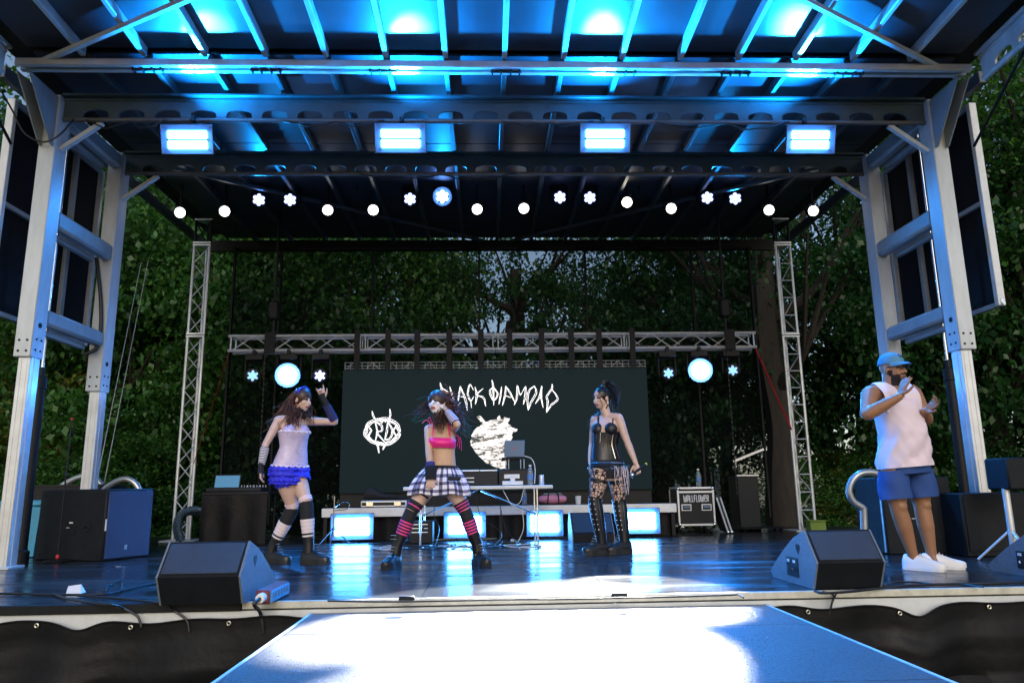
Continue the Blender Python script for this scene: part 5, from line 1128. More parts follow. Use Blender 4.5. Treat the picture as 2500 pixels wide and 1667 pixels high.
tree(tx(900, 20.0), 20.0, 4, 0, 6.0, 1.1, 'dense tree behind the mesh above the band lettering', 5.0, 1.2)
tree(tx(1270, 21.5), 21.5, 2, 1, 7.0, 1.15, 'thin crowned tree letting the sky through behind the middle', 3.3, 1.1)
tree(tx(1600, 19.5), 19.5, 0, 1, 5.8, 1.1, 'dark tree behind the mesh above the right dancer', 1.9, 1.2)
tree(tx(1700, 21.5), 21.5, 1, 0, 5.2, 0.95, 'tree behind the right end of the truss', 0.7, 1.1)
tree(tx(1898, 15.6), 15.6, 2, 1, 7.6, 1.0, 'thick ridged tree trunk left of the ladder tower with high crown', 2.9)
tree(tx(1765, 23.0), 23.0, 2, 2, 7.0, 1.0, 'slender tree with an orange lit trunk behind the flight case', 1.1)
tree(tx(2010, 20.5), 20.5, 2, 0, 5.4, 1.1, 'light green tree right of the ladder tower', 0.4, 1.15)
tree(tx(2120, 18.0), 18.0, 2, 1, 6.4, 1.15, 'airy tree with bright sky gaps behind the right tower', 3.9, 1.1)
tree(tx(2230, 22.0), 22.0, 3, 1, 5.2, 1.2, 'golden lit tree low behind the man', 5.3)
tree(tx(2430, 16.5), 16.5, 0, 0, 5.4, 1.15, 'dark dense tree along the right rim', 0.2, 1.25)
tree(tx(2560, 15.5), 15.5, 4, 1, 8.0, 1.2, 'dark tree cut off by the upper right rim', 2.0)
tree(tx(620, 24.0), 24.0, 0, 1, 9.0, 1.4, 'far dark tree topping the left half of the backdrop', 2.5)
tree(tx(200, 25.0), 25.0, 0, 1, 7.5, 1.5, 'far dark tree closing the gap at the left', 3.0)
tree(tx(2620, 21.0), 21.0, 0, 1, 10.0, 1.4, 'tall dark tree above the right side wing', 1.5, 1.3)
tree(tx(1240, 30.0), 30.0, 2, 1, 7.2, 1.5, 'far airy tree filling the gap in the middle', 0.5, 1.2)
# shrubs along the back
def shrub(px, Y, sc, crown, label, rz):
    t = thing('shrub', label, 'shrub', (tx(px, Y), Y, GROUND), rz, group='shrubs along the park fence'); o = bpy.data.objects.new('foliage', CR[crown]); COL.objects.link(o); o.parent = t; o.location = (0, 0, 0.9*sc*3.2); o.scale = (sc*1.5, sc, sc)
    b = MB(); b.tube([V(0, 0, -0.05), V(0.05, 0, 0.6*sc*3)], [0.06, 0.03], 6); s_ = bpy.data.objects.new('stem', b.mesh('stem', 'bark')); COL.objects.link(s_); s_.parent = t
for i, (px, Y, sc, cr, lab) in enumerate(((60, 15.2, 0.42, 3, 'sunlight tinted yellow green shrub low behind the left column'), (330, 13.8, 0.5, 4, 'dark shrub behind the left subwoofer loop'), (480, 15.0, 0.42, 0, 'dark shrub behind the left lattice tower foot'), (700, 16.0, 0.5, 0, 'dark shrub behind the left dancer'), (1610, 20.0, 0.25, 0, 'small dark shrub beside the park pillar'),
                                         (2010, 17.5, 0.42, 1, 'green shrub right of the ladder tower foot'), (2110, 18.2, 0.45, 3, 'sunlit shrub behind the handrail loop'), (2300, 17.0, 0.45, 1, 'green shrub behind the right column foot'), (2450, 16.0, 0.45, 0, 'dark shrub at the right rim'))):
    shrub(px, Y, sc, cr, lab, i*1.1)
# iron park fence on the right and in the gap
def fence(px0, px1, Y, ztop, label):
    x0, x1 = tx(px0, Y), tx(px1, Y); t = thing('iron_fence', label, 'fence', ((x0+x1)/2, Y, GROUND))
    n = int((x1-x0)/1.6)+1
    for i in range(n+1):
        x = x0+(x1-x0)*i/n; b = MB(); b.box((x, Y, (GROUND+ztop)/2+0.04), (0.06, 0.06, ztop-GROUND+0.08)); part('post', b, 'black_metal', t, False)
    for z in (GROUND+0.18, ztop-0.08, ztop-0.28):
        b = MB(); b.box(((x0+x1)/2, Y, z), (x1-x0, 0.03, 0.035)); part('rail', b, 'black_metal', t, False)
    b = MB()
    for x in np.arange(x0, x1, 0.12): b.cyl((x, Y, GROUND), (x, Y, ztop), 0.009, n=5)
    o = part('bars', b, 'black_metal', t, False); o['kind'] = 'stuff'
    b = MB()
    for x in np.arange(x0+0.12, x1, 0.24):
        b.tube([V(x+0.1*math.cos(a), Y, ztop-0.18+0.1*math.sin(a)) for a in np.arange(9)*2*math.pi/8], 0.012, 4, cap=False)
    o = part('rings', b, 'black_metal', t, False); o['kind'] = 'stuff'
fence(1980, 2560, 19.2, 0.45, 'black iron park fence behind the shrubs on the right')
fence(1600, 1730, 24.5, ony(1660, 1128, 24.5)[2], 'black iron fence with ring frieze beside the stone pillar')
mat('pillar_stone', (0.10, 0.09, 0.085), 0.9, var=0.3, scale=5); mat('wall_white', (0.72, 0.72, 0.70), 0.8, var=0.08, scale=1.2); mat('roof_tile', (0.12, 0.08, 0.07), 0.8, var=0.3)
q = V(tx(1688, 24.3), 24.3, GROUND); zt = ony(1688, 1115, 24.3)[2]
t = thing('stone_pillar', 'dark stone gate pillar with cap behind the flight case', 'pillar', q)
b = MB(); b.box(q+V(0, 0, (zt-GROUND)/2), (0.30, 0.30, zt-GROUND), bev=0.01); part('shaft', b, 'pillar_stone', t)
b = MB(); b.box(q+V(0, 0, zt-GROUND+0.04), (0.40, 0.40, 0.08), bev=0.015); b.loft([[q+V(sx*r_, sy*r_, z) for sx, sy in ((-1, -1), (1, -1), (1, 1), (-1, 1))] for r_, z in ((0.17, zt-GROUND+0.08), (0.10, zt-GROUND+0.2), (0.03, zt-GROUND+0.3))]); part('cap', b, 'pillar_stone', t, False)
# white house seen through the gap
HYY = 34.0; x0, x1 = tx(1612, HYY), tx(1726, HYY); zt = ony(1650, 1078, HYY)[2]
t = thing('white_house', 'white house wall glimpsed between the trees behind the flight case', 'house', ((x0+x1)/2, HYY+2, GROUND))
b = MB(); b.box(((x0+x1)/2, HYY+2, (GROUND+zt)/2), (x1-x0, 4, zt-GROUND)); part('wall', b, 'wall_white', t, False)
b = MB(); b.prism([V(x0-0.3, HYY-0.3, zt), V(x1+0.3, HYY-0.3, zt), V((x0+x1)/2, HYY-0.3, zt+1.1)], V(0, 4.6, 0)); part('roof', b, 'roof_tile', t, False)
b = MB(); b.box((x1-0.55, HYY-0.01, zt-0.75), (0.5, 0.06, 0.9)); wn = part('window', b, 'black_edge', t, False)
b = MB(); b.box((x1-0.55, HYY-0.05, zt-0.75), (0.04, 0.04, 0.9)); part('mullion', b, 'wall_white', wn, False)
b = MB(); b.box((x1-0.55, HYY-0.06, zt-1.23), (0.62, 0.12, 0.06)); part('sill', b, 'wall_white', wn, False)
# white van on the street
VY = 30.0; x0, x1 = tx(1726, VY), tx(1762, VY)+0.9; zt = ony(1745, 1142, VY)[2]
t = thing('white_van', 'white van parked behind the slender tree', 'van', ((x0+x1)/2, VY, GROUND)); zb = GROUND+0.35
b = MB(); b.prism([V(x0, VY, zb), V(x0, VY, zt-0.08), V(x0+0.08, VY, zt), V(x1-0.5, VY, zt), V(x1-0.15, VY, zt-0.45), V(x1, VY, zt-0.6), V(x1, VY, zb)], V(0, 1.7, 0)); part('body', b, 'wall_white', t, False)
b = MB(); b.prism([V(x1-0.48, VY-0.01, zt-0.1), V(x1-0.2, VY-0.01, zt-0.45), V(x1-0.75, VY-0.01, zt-0.45), V(x1-0.75, VY-0.01, zt-0.1)], V(0, 0.02, 0)); part('side_window', b, 'black_edge', t, False)
for x in (x0+0.3, x1-0.3):
    b = MB(); b.cyl((x, VY-0.01, GROUND+0.28), (x, VY+0.2, GROUND+0.28), 0.28, n=16); part('wheel', b, 'black_edge', t)
# ================================================================ people
def skin_mat(name, c, rough=0.5):
    m = mat(name, c, rough, var=0.08, scale=14, bump=0.05, bscale=120); b = m.node_tree.nodes['Principled BSDF']
    b.inputs['Subsurface Weight'].default_value = 0.12; b.inputs['Subsurface Radius'].default_value = (0.012, 0.005, 0.003); b.inputs['Subsurface Scale'].default_value = 0.6
skin_mat('skin_fair', (0.62, 0.42, 0.34)); skin_mat('skin_tan', (0.55, 0.34, 0.22)); skin_mat('skin_brown', (0.31, 0.15, 0.078), 0.45)
skin_mat('face_paint', (0.80, 0.72, 0.74)); mat('eye_dark', (0.015, 0.012, 0.012), 0.4); mat('lips', (0.34, 0.07, 0.08), 0.4); mat('lips_brown', (0.26, 0.10, 0.08), 0.45); mat('beard', (0.012, 0.009, 0.008), 0.8, bump=0.8, bscale=300)
mat('hair_brown', (0.045, 0.02, 0.014), 0.42, var=0.4, scale=25); mat('hair_black', (0.008, 0.007, 0.008), 0.35); mat('hair_teal', (0.012, 0.10, 0.08), 0.5, var=0.3, scale=20); mat('hair_auburn', (0.11, 0.035, 0.022), 0.42, var=0.3, scale=25)
mat('nails', (0.8, 0.75, 0.76), 0.3)

def lerp(a, b, t): return np.asarray(a, float)*(1-t)+np.asarray(b, float)*t
def limb(b, pts, rad, n=14, sub=5, mi=0, cap=True, flat=1.0):
    P_ = smoothpath(pts, sub); k = len(P_); R = np.interp(np.arange(k)/sub, np.arange(len(rad)), rad)
    if cap:
        d0 = unit(P_[0]-P_[1]); d1 = unit(P_[-1]-P_[-2]); r0, r1 = R[0], R[-1]
        P_ = [P_[0]+d0*r0*0.95, P_[0]+d0*r0*0.7]+P_+[P_[-1]+d1*r1*0.7, P_[-1]+d1*r1*0.95]; R = [r0*0.3, r0*0.72]+list(R)+[r1*0.72, r1*0.3]
    b.tube(P_, R, n, mi, True, flat)
def ell(c, X, Y, rx, ry, n=24, sq=2.0):
    out = []
    for a in np.arange(n)*2*math.pi/n:
        ca, sa = math.cos(a), math.sin(a); out.append(c+X*rx*math.copysign(abs(ca)**(2/sq), ca)+Y*ry*math.copysign(abs(sa)**(2/sq), sa))
    return out
class Body:
    """a posed body: joints are world points; right = toward the viewer's left side of a figure facing the camera"""
    def __init__(s, J, face, head_up, k=1.0, male=False):
        s.J = J; s.k = k; s.male = male
        s.pel = (J['hipA']+J['hipB'])/2; s.chest = (J['shA']+J['shB'])/2
        s.ax = unit(s.chest-s.pel)
        s.latH = unit(J['hipB']-J['hipA']); s.latS = unit(J['shB']-J['shA'])
        s.face = unit(face); s.hup = unit(head_up - s.face*np.dot(head_up, s.face)); s.hrt = np.cross(s.face, s.hup)
    def frame(s, t):
        lat = unit(lerp(s.latH, s.latS, min(max(t, 0), 1))); lat = unit(lat-s.ax*np.dot(lat, s.ax)); f = unit(np.cross(lat, s.ax)); return lat, f
    def ring(s, t, rx, ry, fwd=0.0, n=24, sq=2.2, side=0.0):
        lat, f = s.frame(t); c = lerp(s.pel, s.chest, t) if 'waist' not in s.J else s.spine(t)
        return ell(c+f*fwd+lat*side, lat, f, rx, ry, n, sq)
    def spine(s, t):
        p = [s.pel-s.ax*0.12, s.pel, s.J['waist'], lerp(s.J['waist'], s.chest, 0.5)*0.5+lerp(s.pel, s.chest, 0.72)*0.5, s.chest, s.chest+s.ax*0.12]; tt = [-0.25, 0, 0.42, 0.71, 1.0, 1.25]
        return V(*[np.interp(t, tt, [q[i] for q in p]) for i in range(3)])
    def prof(s, t, off=0.0):
        T, RX, RY, FW = s.P
        return np.interp(t, T, RX)+off, np.interp(t, T, RY)+off, np.interp(t, T, FW)
    def torso(s, b, t0, t1, m=14, off=0.0, mi=0, cap=True, sq=2.2, n=24):
        rings = []
        for t in np.linspace(t0, t1, m): rx, ry, fw = s.prof(t, off); rings.append(s.ring(t, rx, ry, fw, n, sq))
        b.loft(rings, cap, mi)
        return rings
    def shell(s, b, t0, t1, m=12, off=0.012, th=0.006, mi=0, wave=None, n=36):
        o, i_ = [], []
        for t in np.linspace(t0, t1, m):
            rx, ry, fw = s.prof(t, off); R1 = s.ring(t, rx, ry, fw, n); rx, ry, fw = s.prof(t, off-th); R2 = s.ring(t, rx, ry, fw, n)
            if wave: R1 = [wave(p, t, k/n) for k, p in enumerate(R1)]; R2 = [wave(p, t, k/n) for k, p in enumerate(R2)]
            o.append(R1); i_.append(R2)
        b.loft(o+i_[::-1]+[o[0]], False, mi)
    def head(s, b, H, jaw=1.0, hk=1.0):
        f, u, r = s.face, s.hup, s.hrt; k = hk; s.H = H; s.hk = k
        b.ball(H+u*0.028*k-f*0.012*k, (0.077*k, 0.096*k, 0.092*k), r, f, u, 18, 12)
        b.ball(H-u*0.035*k+f*0.026*k, (0.062*k*jaw, 0.066*k, 0.080*k), r, f, u, 16, 10)
        b.ball(H-u*0.088*k+f*0.050*k, (0.032*k*jaw, 0.030*k, 0.026*k), r, f, u, 12, 8)
        b.ball(H+u*0.024*k+f*0.062*k, (0.052*k, 0.020*k, 0.014*k), r, f, u, 12, 8)
        for sg in (-1, 1):
            b.ball(H-u*0.026*k+f*0.058*k+r*sg*0.036*k, (0.026*k, 0.024*k, 0.026*k), r, f, u, 10, 8)
            b.ball(H-u*0.012*k-f*0.008*k+r*sg*0.078*k, (0.012*k, 0.022*k, 0.032*k), r, f, u, 10, 8)
        limb(b, [H+u*0.012*k+f*0.080*k, H-u*0.014*k+f*0.094*k, H-u*0.034*k+f*0.104*k], [0.009*k, 0.011*k, 0.015*k], 10, 3)
        b.ball(H-u*0.060*k+f*0.088*k, (0.025*k, 0.012*k, 0.008*k), r, f, u, 10, 6); b.ball(H-u*0.071*k+f*0.085*k, (0.021*k, 0.012*k, 0.008*k), r, f, u, 10, 6)
    def hand(s, b, w, d, pn, k=1.0, curl=0.5, spread=0.16, thumb=1, fist=False, curls=None):
        """w wrist, d direction of the palm, pn palm normal"""
        d = unit(d); pn = unit(pn-d*np.dot(pn, d)); sx = np.cross(d, pn)*thumb
        rings = [ell(w+d*0.085*k*t, sx, pn, (0.024+0.016*min(1, t*1.6))*k, 0.014*k, 12) for t in (-0.15, 0.2, 0.5, 0.85, 1.0)]
        b.loft(rings)
        ln = (0.072, 0.080, 0.074, 0.058)
        for i in range(4):
            o = w+d*0.082*k+sx*(0.030-0.020*i)*k; a = (1.5-i)*spread; fd = unit(d*math.cos(a)+sx*math.sin(a)); c = (curls[i] if curls else curl); pts = [o-fd*0.01]; ang = 0; p = o
            for j, q in enumerate((0.45, 0.32, 0.23)):
                ang += c*(0.5 if j == 0 else 1.0); dd = unit(fd*math.cos(ang)+pn*math.sin(ang)); p = p+dd*ln[i]*q*k; pts.append(p)
            limb(b, pts, [0.0105*k, 0.010*k, 0.009*k, 0.0078*k], 8, 3)
        o = w+d*0.025*k+sx*0.024*k; td = unit(sx*0.75+d*0.65+pn*0.25); limb(b, [o, o+td*0.032*k, o+td*0.055*k+d*0.012*k, o+td*0.068*k+d*0.032*k], [0.014*k, 0.0125*k, 0.011*k, 0.009*k], 8, 3)
    def finish(s, b, name, mats, parent, voxel, rule):
        tmp = bpy.data.objects.new('tmp', b.mesh('tmp', mats[0], False)); COL.objects.link(tmp)
        md = tmp.modifiers.new('r', 'REMESH'); md.mode = 'VOXEL'; md.voxel_size = voxel; sm = tmp.modifiers.new('s', 'SMOOTH'); sm.factor = 0.5; sm.iterations = 4
        bpy.context.view_layer.update(); dg = bpy.context.evaluated_depsgraph_get(); me = bpy.data.meshes.new_from_object(tmp.evaluated_get(dg)); bpy.data.objects.remove(tmp)
        me.name = name; me.materials.clear()
        for m in mats: me.materials.append(MATS[m])
        k = len(me.polygons); C_ = np.empty(k*3, dtype=np.float32); me.polygons.foreach_get('center', C_); C_ = C_.reshape(-1, 3)
        L = C_-s.H; lx, ly, lz = L@s.hrt/s.hk, L@s.face/s.hk, L@s.hup/s.hk
        me.polygons.foreach_set('material_index', np.asarray(rule(C_, lx, ly, lz), dtype=np.int32)); me.polygons.foreach_set('use_smooth', np.ones(k, dtype=bool))
        M = TM[parent.name].inverted(); me.transform(M); o = bpy.data.objects.new(name, me); COL.objects.link(o); o.parent = parent; TM[o.name] = TM[parent.name]; return o
def face_rule(paint=0, lips=2, eye=1, brow=True):
    def rule(C_, lx, ly, lz):
        m = np.zeros(len(lx), int); hd = (ly > 0.045) & (np.abs(lx) < 0.075) & (lz < 0.08) & (lz > -0.125)
        if paint: m[(ly > 0.0) & (lz > -0.115) & (lz < 0.1) & (np.abs(lx) < 0.085) & (ly > -0.0+0.9*np.maximum(0, -lz-0.06))] = paint
        m[hd & (np.abs(np.abs(lx)-0.032) < 0.017) & (np.abs(lz-0.006) < 0.0085)] = eye
        if brow: m[hd & (np.abs(np.abs(lx)-0.034) < 0.022) & (np.abs(lz-0.029-0.1*(0.03-np.abs(np.abs(lx)-0.034))) < 0.0045)] = eye
        m[hd & (np.abs(lx) < 0.024) & (np.abs(lz+0.066) < 0.0115) & (ly > 0.07)] = lips
        return m
    return rule
# women's torso profile along pelvis (0) to shoulders (1): half width, half depth, forward offset
WP = ([-0.28, -0.15, 0.0, 0.15, 0.42, 0.60, 0.75, 0.88, 0.97, 1.04, 1.10], [0.085, 0.145, 0.172, 0.162, 0.122, 0.130, 0.142, 0.150, 0.142, 0.085, 0.05], [0.07, 0.105, 0.118, 0.108, 0.085, 0.092, 0.100, 0.090, 0.070, 0.055, 0.045], [0, -0.01, -0.012, -0.005, 0.006, 0.008, 0.01, 0.004, -0.004, -0.006, -0.006])
MP = ([-0.28, -0.15, 0.0, 0.2, 0.42, 0.60, 0.75, 0.88, 0.97, 1.04, 1.10], [0.095, 0.138, 0.150, 0.156, 0.160, 0.162, 0.168, 0.172, 0.156, 0.10, 0.065], [0.10, 0.13, 0.145, 0.155, 0.16, 0.150, 0.145, 0.125, 0.095, 0.075, 0.065], [0, -0.01, -0.005, 0.015, 0.03, 0.022, 0.012, 0.004, -0.006, -0.008, -0.006])
def bust(s, b, t=0.76, off=0.0, r=0.062, mi=0, sep=0.072, fwd=0.065):
    lat, f = s.frame(t); c = s.spine(t)
    for sg in (-1, 1): b.ball(c+lat*sg*sep+f*(fwd+off*0.4), (r+off, r*0.95+off, r*1.0+off), lat, f, s.ax, 14, 10, mi)
def leg(b, hip, knee, ank, k=1.0, r=(0.092, 0.084, 0.066, 0.052, 0.054, 0.052, 0.036, 0.034)):
    q = [hip, lerp(hip, knee, 0.35), lerp(hip, knee, 0.75), knee, lerp(knee, ank, 0.22), lerp(knee, ank, 0.42), lerp(knee, ank, 0.85), ank]; limb(b, q, [x*k for x in r], 16, 4)
def arm(b, sh, el, wr, k=1.0, r=(0.046, 0.044, 0.037, 0.034, 0.036, 0.031, 0.023)):
    q = [sh, lerp(sh, el, 0.3), lerp(sh, el, 0.75), el, lerp(el, wr, 0.25), lerp(el, wr, 0.6), wr]; limb(b, q, [x*k for x in r], 14, 4)
def foot_rings(ank, toe, L, W, H, z0=0.0, hb=0.07, n=16):
    """shoe shape from heel to toe; ank over the foot, toe a unit direction"""
    d = unit(toe*V(1, 1, 0)); sx = V(d[1], -d[0], 0); o = V(ank[0], ank[1], z0)
    rows = [(-hb, 0.55, 0.62), (-hb*0.8, 0.86, 0.95), (-hb*0.2, 0.96, 1.0), (L*0.2, 0.92, 0.92), (L*0.38, 1.0, 0.72), (L*0.56, 1.08, 0.56), (L*0.70, 0.98, 0.48), (L*0.79, 0.72, 0.40), (L*0.83, 0.36, 0.28)]
    rings = []
    for x, w_, h_ in rows:
        c = o+d*x; pts = []
        for a in np.arange(n)*2*math.pi/n:
            ca, sa = math.cos(a), math.sin(a); zz = h_*H*(max(0, sa)**0.8) if sa > 0 else -0.004; pts.append(c+sx*W*w_*math.copysign(abs(ca)**0.75, ca)+V(0, 0, zz))
        rings.append(pts)
    return rings
def sole(ank, toe, L, W, th, z0=0.0, hb=0.07, lug=False):
    d = unit(toe*V(1, 1, 0)); sx = V(d[1], -d[0], 0); o = V(ank[0], ank[1], z0); pl = []
    for x, w_ in ((-hb*1.1, 0.55), (-hb*0.85, 0.95), (0, 1.05), (L*0.3, 1.0), (L*0.56, 1.16), (L*0.74, 1.0), (L*0.84, 0.6)): pl.append((x*0.94, w_*0.92))
    poly = [o+d*x+sx*W*w_ for x, w_ in pl]+[o+d*x-sx*W*w_ for x, w_ in pl[::-1]]
    b = MB(); b.prism(poly, V(0, 0, th)); return b
def legpoint(J, s, t):
    """t 0..1 thigh, 1..2 shin"""
    a, k_, c = J['hip'+s], J['kn'+s], J['an'+s]; return lerp(a, k_, t) if t <= 1 else lerp(k_, c, t-1)
LR = np.array([0.092, 0.084, 0.066, 0.052, 0.054, 0.052, 0.036, 0.034]); LT = np.array([0, 0.35, 0.75, 1.0, 1.22, 1.42, 1.85, 2.0])
def sleeve_leg(J, s, t0, t1, off, k=1.0, bands=None, n=18, m=14, scale=1.0):
    ts = np.linspace(t0, t1, m); P_ = [legpoint(J, s, t) for t in ts]; R = [np.interp(t, LT, LR)*k*scale+off for t in ts]; b = MB()
    b.tube(P_, R, n, 0, True)
    return b, ts
def sleeve_arm(sh, el, wr, t0, t1, off, m=10, n=14, k=1.0):
    AR = [0.046, 0.044, 0.037, 0.034, 0.036, 0.031, 0.023]; AT = [0, 0.3, 0.75, 1.0, 1.25, 1.6, 2.0]
    ts = np.linspace(t0, t1, m); P_ = [lerp(sh, el, t) if t <= 1 else lerp(el, wr, t-1) for t in ts]; R = [np.interp(t, AT, AR)*k+off for t in ts]
    return P_, R
def striped(name, P_, R, mats, parent, n=16):
    b = MB(); k = len(P_); T = [unit(P_[min(i+1, k-1)]-P_[max(i-1, 0)]) for i in range(k)]; N = unit(np.cross(T[0], V(0, 1, 0.01))); rings = []
    for i in range(k):
        N = unit(N-T[i]*np.dot(N, T[i])); B = np.cross(T[i], N); rings.append([P_[i]+(N*math.cos(a)+B*math.sin(a))*R[i] for a in np.arange(n)*2*math.pi/n])
    b.loft(rings, True, [i % len(mats) for i in range(k-1)]); return part(name, b, mats, parent)
def strands(b, roots, rnd, n=6, r=0.006, mi=0):
    for P_ in roots:
        q = smoothpath(P_, 5); k = len(q); b.tube(q, [r*(1-0.75*i/(k-1)) for i in range(k)], n, mi, True, 0.6)
def hair_mass(s, b, ends, count, rnd, r=0.007, wav=0.02, mi=0, start_up=0.7, spread=0.075, back=True):
    """strands leave the scalp and flow toward the end points"""
    H = s.H; f, u, rt = s.face, s.hup, s.hrt; k = s.hk
    for i in range(count):
        a = rnd.uniform(-math.pi, math.pi); e = rnd.uniform(0.15, 1.0)
        d = unit(rt*math.cos(a)*1.0 + (-f)*abs(math.sin(a))*1.0*(1 if back else math.copysign(1, math.sin(a))) + u*e*start_up*1.6)
        p0 = H+u*0.028*k-f*0.012*k+(rt*np.dot(d, rt)*0.080+f*np.dot(d, f)*0.099+u*np.dot(d, u)*0.095)*k
        E_, sp_ = ends[rnd.randrange(len(ends))]; e3 = np.asarray(E_)+V(rnd.gauss(0, sp_), rnd.gauss(0, sp_*0.7), rnd.gauss(0, sp_))
        m1 = p0+d*0.03*k-u*0.03*k; m1 = m1+unit(e3-p0)*0.03; pts = [p0, m1]
        for q in (0.45, 0.75, 1.0): pts.append(lerp(m1, e3, q)+V(rnd.gauss(0, wav), rnd.gauss(0, wav*0.6), rnd.gauss(0, wav*0.6))*(1 if q < 1 else 1.3))
        strands(b, [pts], rnd, 5, r*rnd.uniform(0.7, 1.4), mi)
def scalp(s, b, off=0.008, front=0.0, mi=0, low=-0.02):
    H = s.H; f, u, rt = s.face, s.hup, s.hrt; k = s.hk; c = H+u*0.030*k-f*0.020*k
    b.ball(c, ((0.079+off)*k, (0.094+off)*k, (0.092+off)*k), rt, f, u, 20, 14, mi)

mat('satin_lilac', (0.60, 0.52, 0.74), 0.32, var=0.18, scale=16, bump=0.25, bscale=40); mat('satin_bra', (0.50, 0.42, 0.72), 0.35); mat('lace_white', (0.80, 0.70, 0.78), 0.6, bump=0.5, bscale=120)
mat('tulle_blue', (0.03, 0.035, 0.75), 0.6, var=0.3, scale=30, bump=0.8, bscale=60); mat('fluff_black', (0.006, 0.006, 0.008), 0.9, bump=1.0, bscale=90); mat('knit_black', (0.010, 0.010, 0.013), 0.8, bump=0.3, bscale=200)
mat('knit_pinkwhite', (0.78, 0.60, 0.64), 0.8, var=0.06, scale=30); mat('knit_white', (0.78, 0.70, 0.72), 0.8); mat('knit_hotpink', (0.80, 0.06, 0.30), 0.75); mat('knit_navy', (0.03, 0.035, 0.22), 0.8)
mat('boot_black', (0.010, 0.010, 0.012), 0.32, bump=0.2, bscale=40); mat('rubber_black', (0.012, 0.012, 0.013), 0.6); mat('lace_cord', (0.25, 0.26, 0.28), 0.6)
mat('pink_lycra', (0.85, 0.03, 0.26), 0.35); mat('leather_black', (0.008, 0.008, 0.010), 0.36, bump=0.25, bscale=50); mat('cotton_white', (0.76, 0.64, 0.73), 0.85, var=0.04, scale=10, bump=0.25, bscale=9); mat('shorts_blue', (0.015, 0.06, 0.24), 0.75, var=0.12, scale=6, bump=0.3, bscale=12)
mat('cap_blue', (0.07, 0.24, 0.40), 0.7, var=0.06); mat('shoe_white', (0.82, 0.82, 0.82), 0.5); mat('silver', (0.7, 0.71, 0.73), 0.25, metal=1.0)
def plaid():
    m = bpy.data.materials.new('plaid'); m.use_nodes = True; MATS['plaid'] = m; n = m.node_tree.nodes; l = m.node_tree.links; b = n['Principled BSDF']; b.inputs['Roughness'].default_value = 0.8
    uv = n.new('ShaderNodeUVMap'); sp_ = n.new('ShaderNodeSeparateXYZ'); l.new(uv.outputs[0], sp_.inputs[0]); outs = []
    for ax, fr in ((0, 26), (1, 5.0)):
        a = n.new('ShaderNodeMath'); a.operation = 'MULTIPLY'; a.inputs[1].default_value = fr; l.new(sp_.outputs[ax], a.inputs[0])
        c = n.new('ShaderNodeMath'); c.operation = 'FRACT'; l.new(a.outputs[0], c.inputs[0]); d = n.new('ShaderNodeMath'); d.operation = 'LESS_THAN'; d.inputs[1].default_value = 0.42; l.new(c.outputs[0], d.inputs[0]); outs.append(d)
    ad = n.new('ShaderNodeMath'); ad.operation = 'ADD'; l.new(outs[0].outputs[0], ad.inputs[0]); l.new(outs[1].outputs[0], ad.inputs[1]); dv = n.new('ShaderNodeMath'); dv.operation = 'DIVIDE'; dv.inputs[1].default_value = 2; l.new(ad.outputs[0], dv.inputs[0])
    r = n.new('ShaderNodeValToRGB'); r.color_ramp.interpolation = 'CONSTANT'; e = r.color_ramp.elements; e[0].color = (0.78, 0.76, 0.82, 1); e[1].position = 0.75; e[1].color = (0.015, 0.015, 0.03, 1); q = e.new(0.3); q.color = (0.17, 0.16, 0.28, 1)
    l.new(dv.outputs[0], r.inputs[0]); l.new(r.outputs[0], b.inputs['Base Color'])
plaid()
def fishnet():
    m = bpy.data.materials.new('fishnet'); m.use_nodes = True; MATS['fishnet'] = m; n = m.node_tree.nodes; l = m.node_tree.links; b = n['Principled BSDF']; b.inputs['Roughness'].default_value = 0.7; b.inputs['Base Color'].default_value = (0.01, 0.01, 0.012, 1)
    uv = n.new('ShaderNodeUVMap'); mp = n.new('ShaderNodeMapping'); mp.inputs['Scale'].default_value = (16, 9, 1); l.new(uv.outputs[0], mp.inputs[0]); vo = n.new('ShaderNodeTexVoronoi'); vo.feature = 'DISTANCE_TO_EDGE'; vo.inputs['Scale'].default_value = 1.0; vo.inputs['Randomness'].default_value = 0.6; l.new(mp.outputs[0], vo.inputs['Vector'])
    c = n.new('ShaderNodeMath'); c.operation = 'LESS_THAN'; c.inputs[1].default_value = 0.10; l.new(vo.outputs['Distance'], c.inputs[0]); tr = n.new('ShaderNodeBsdfTransparent'); mx = n.new('ShaderNodeMixShader'); l.new(c.outputs[0], mx.inputs[0]); l.new(tr.outputs[0], mx.inputs[1]); l.new(b.outputs[0], mx.inputs[2]); l.new(mx.outputs[0], n['Material Output'].inputs['Surface'])
fishnet()
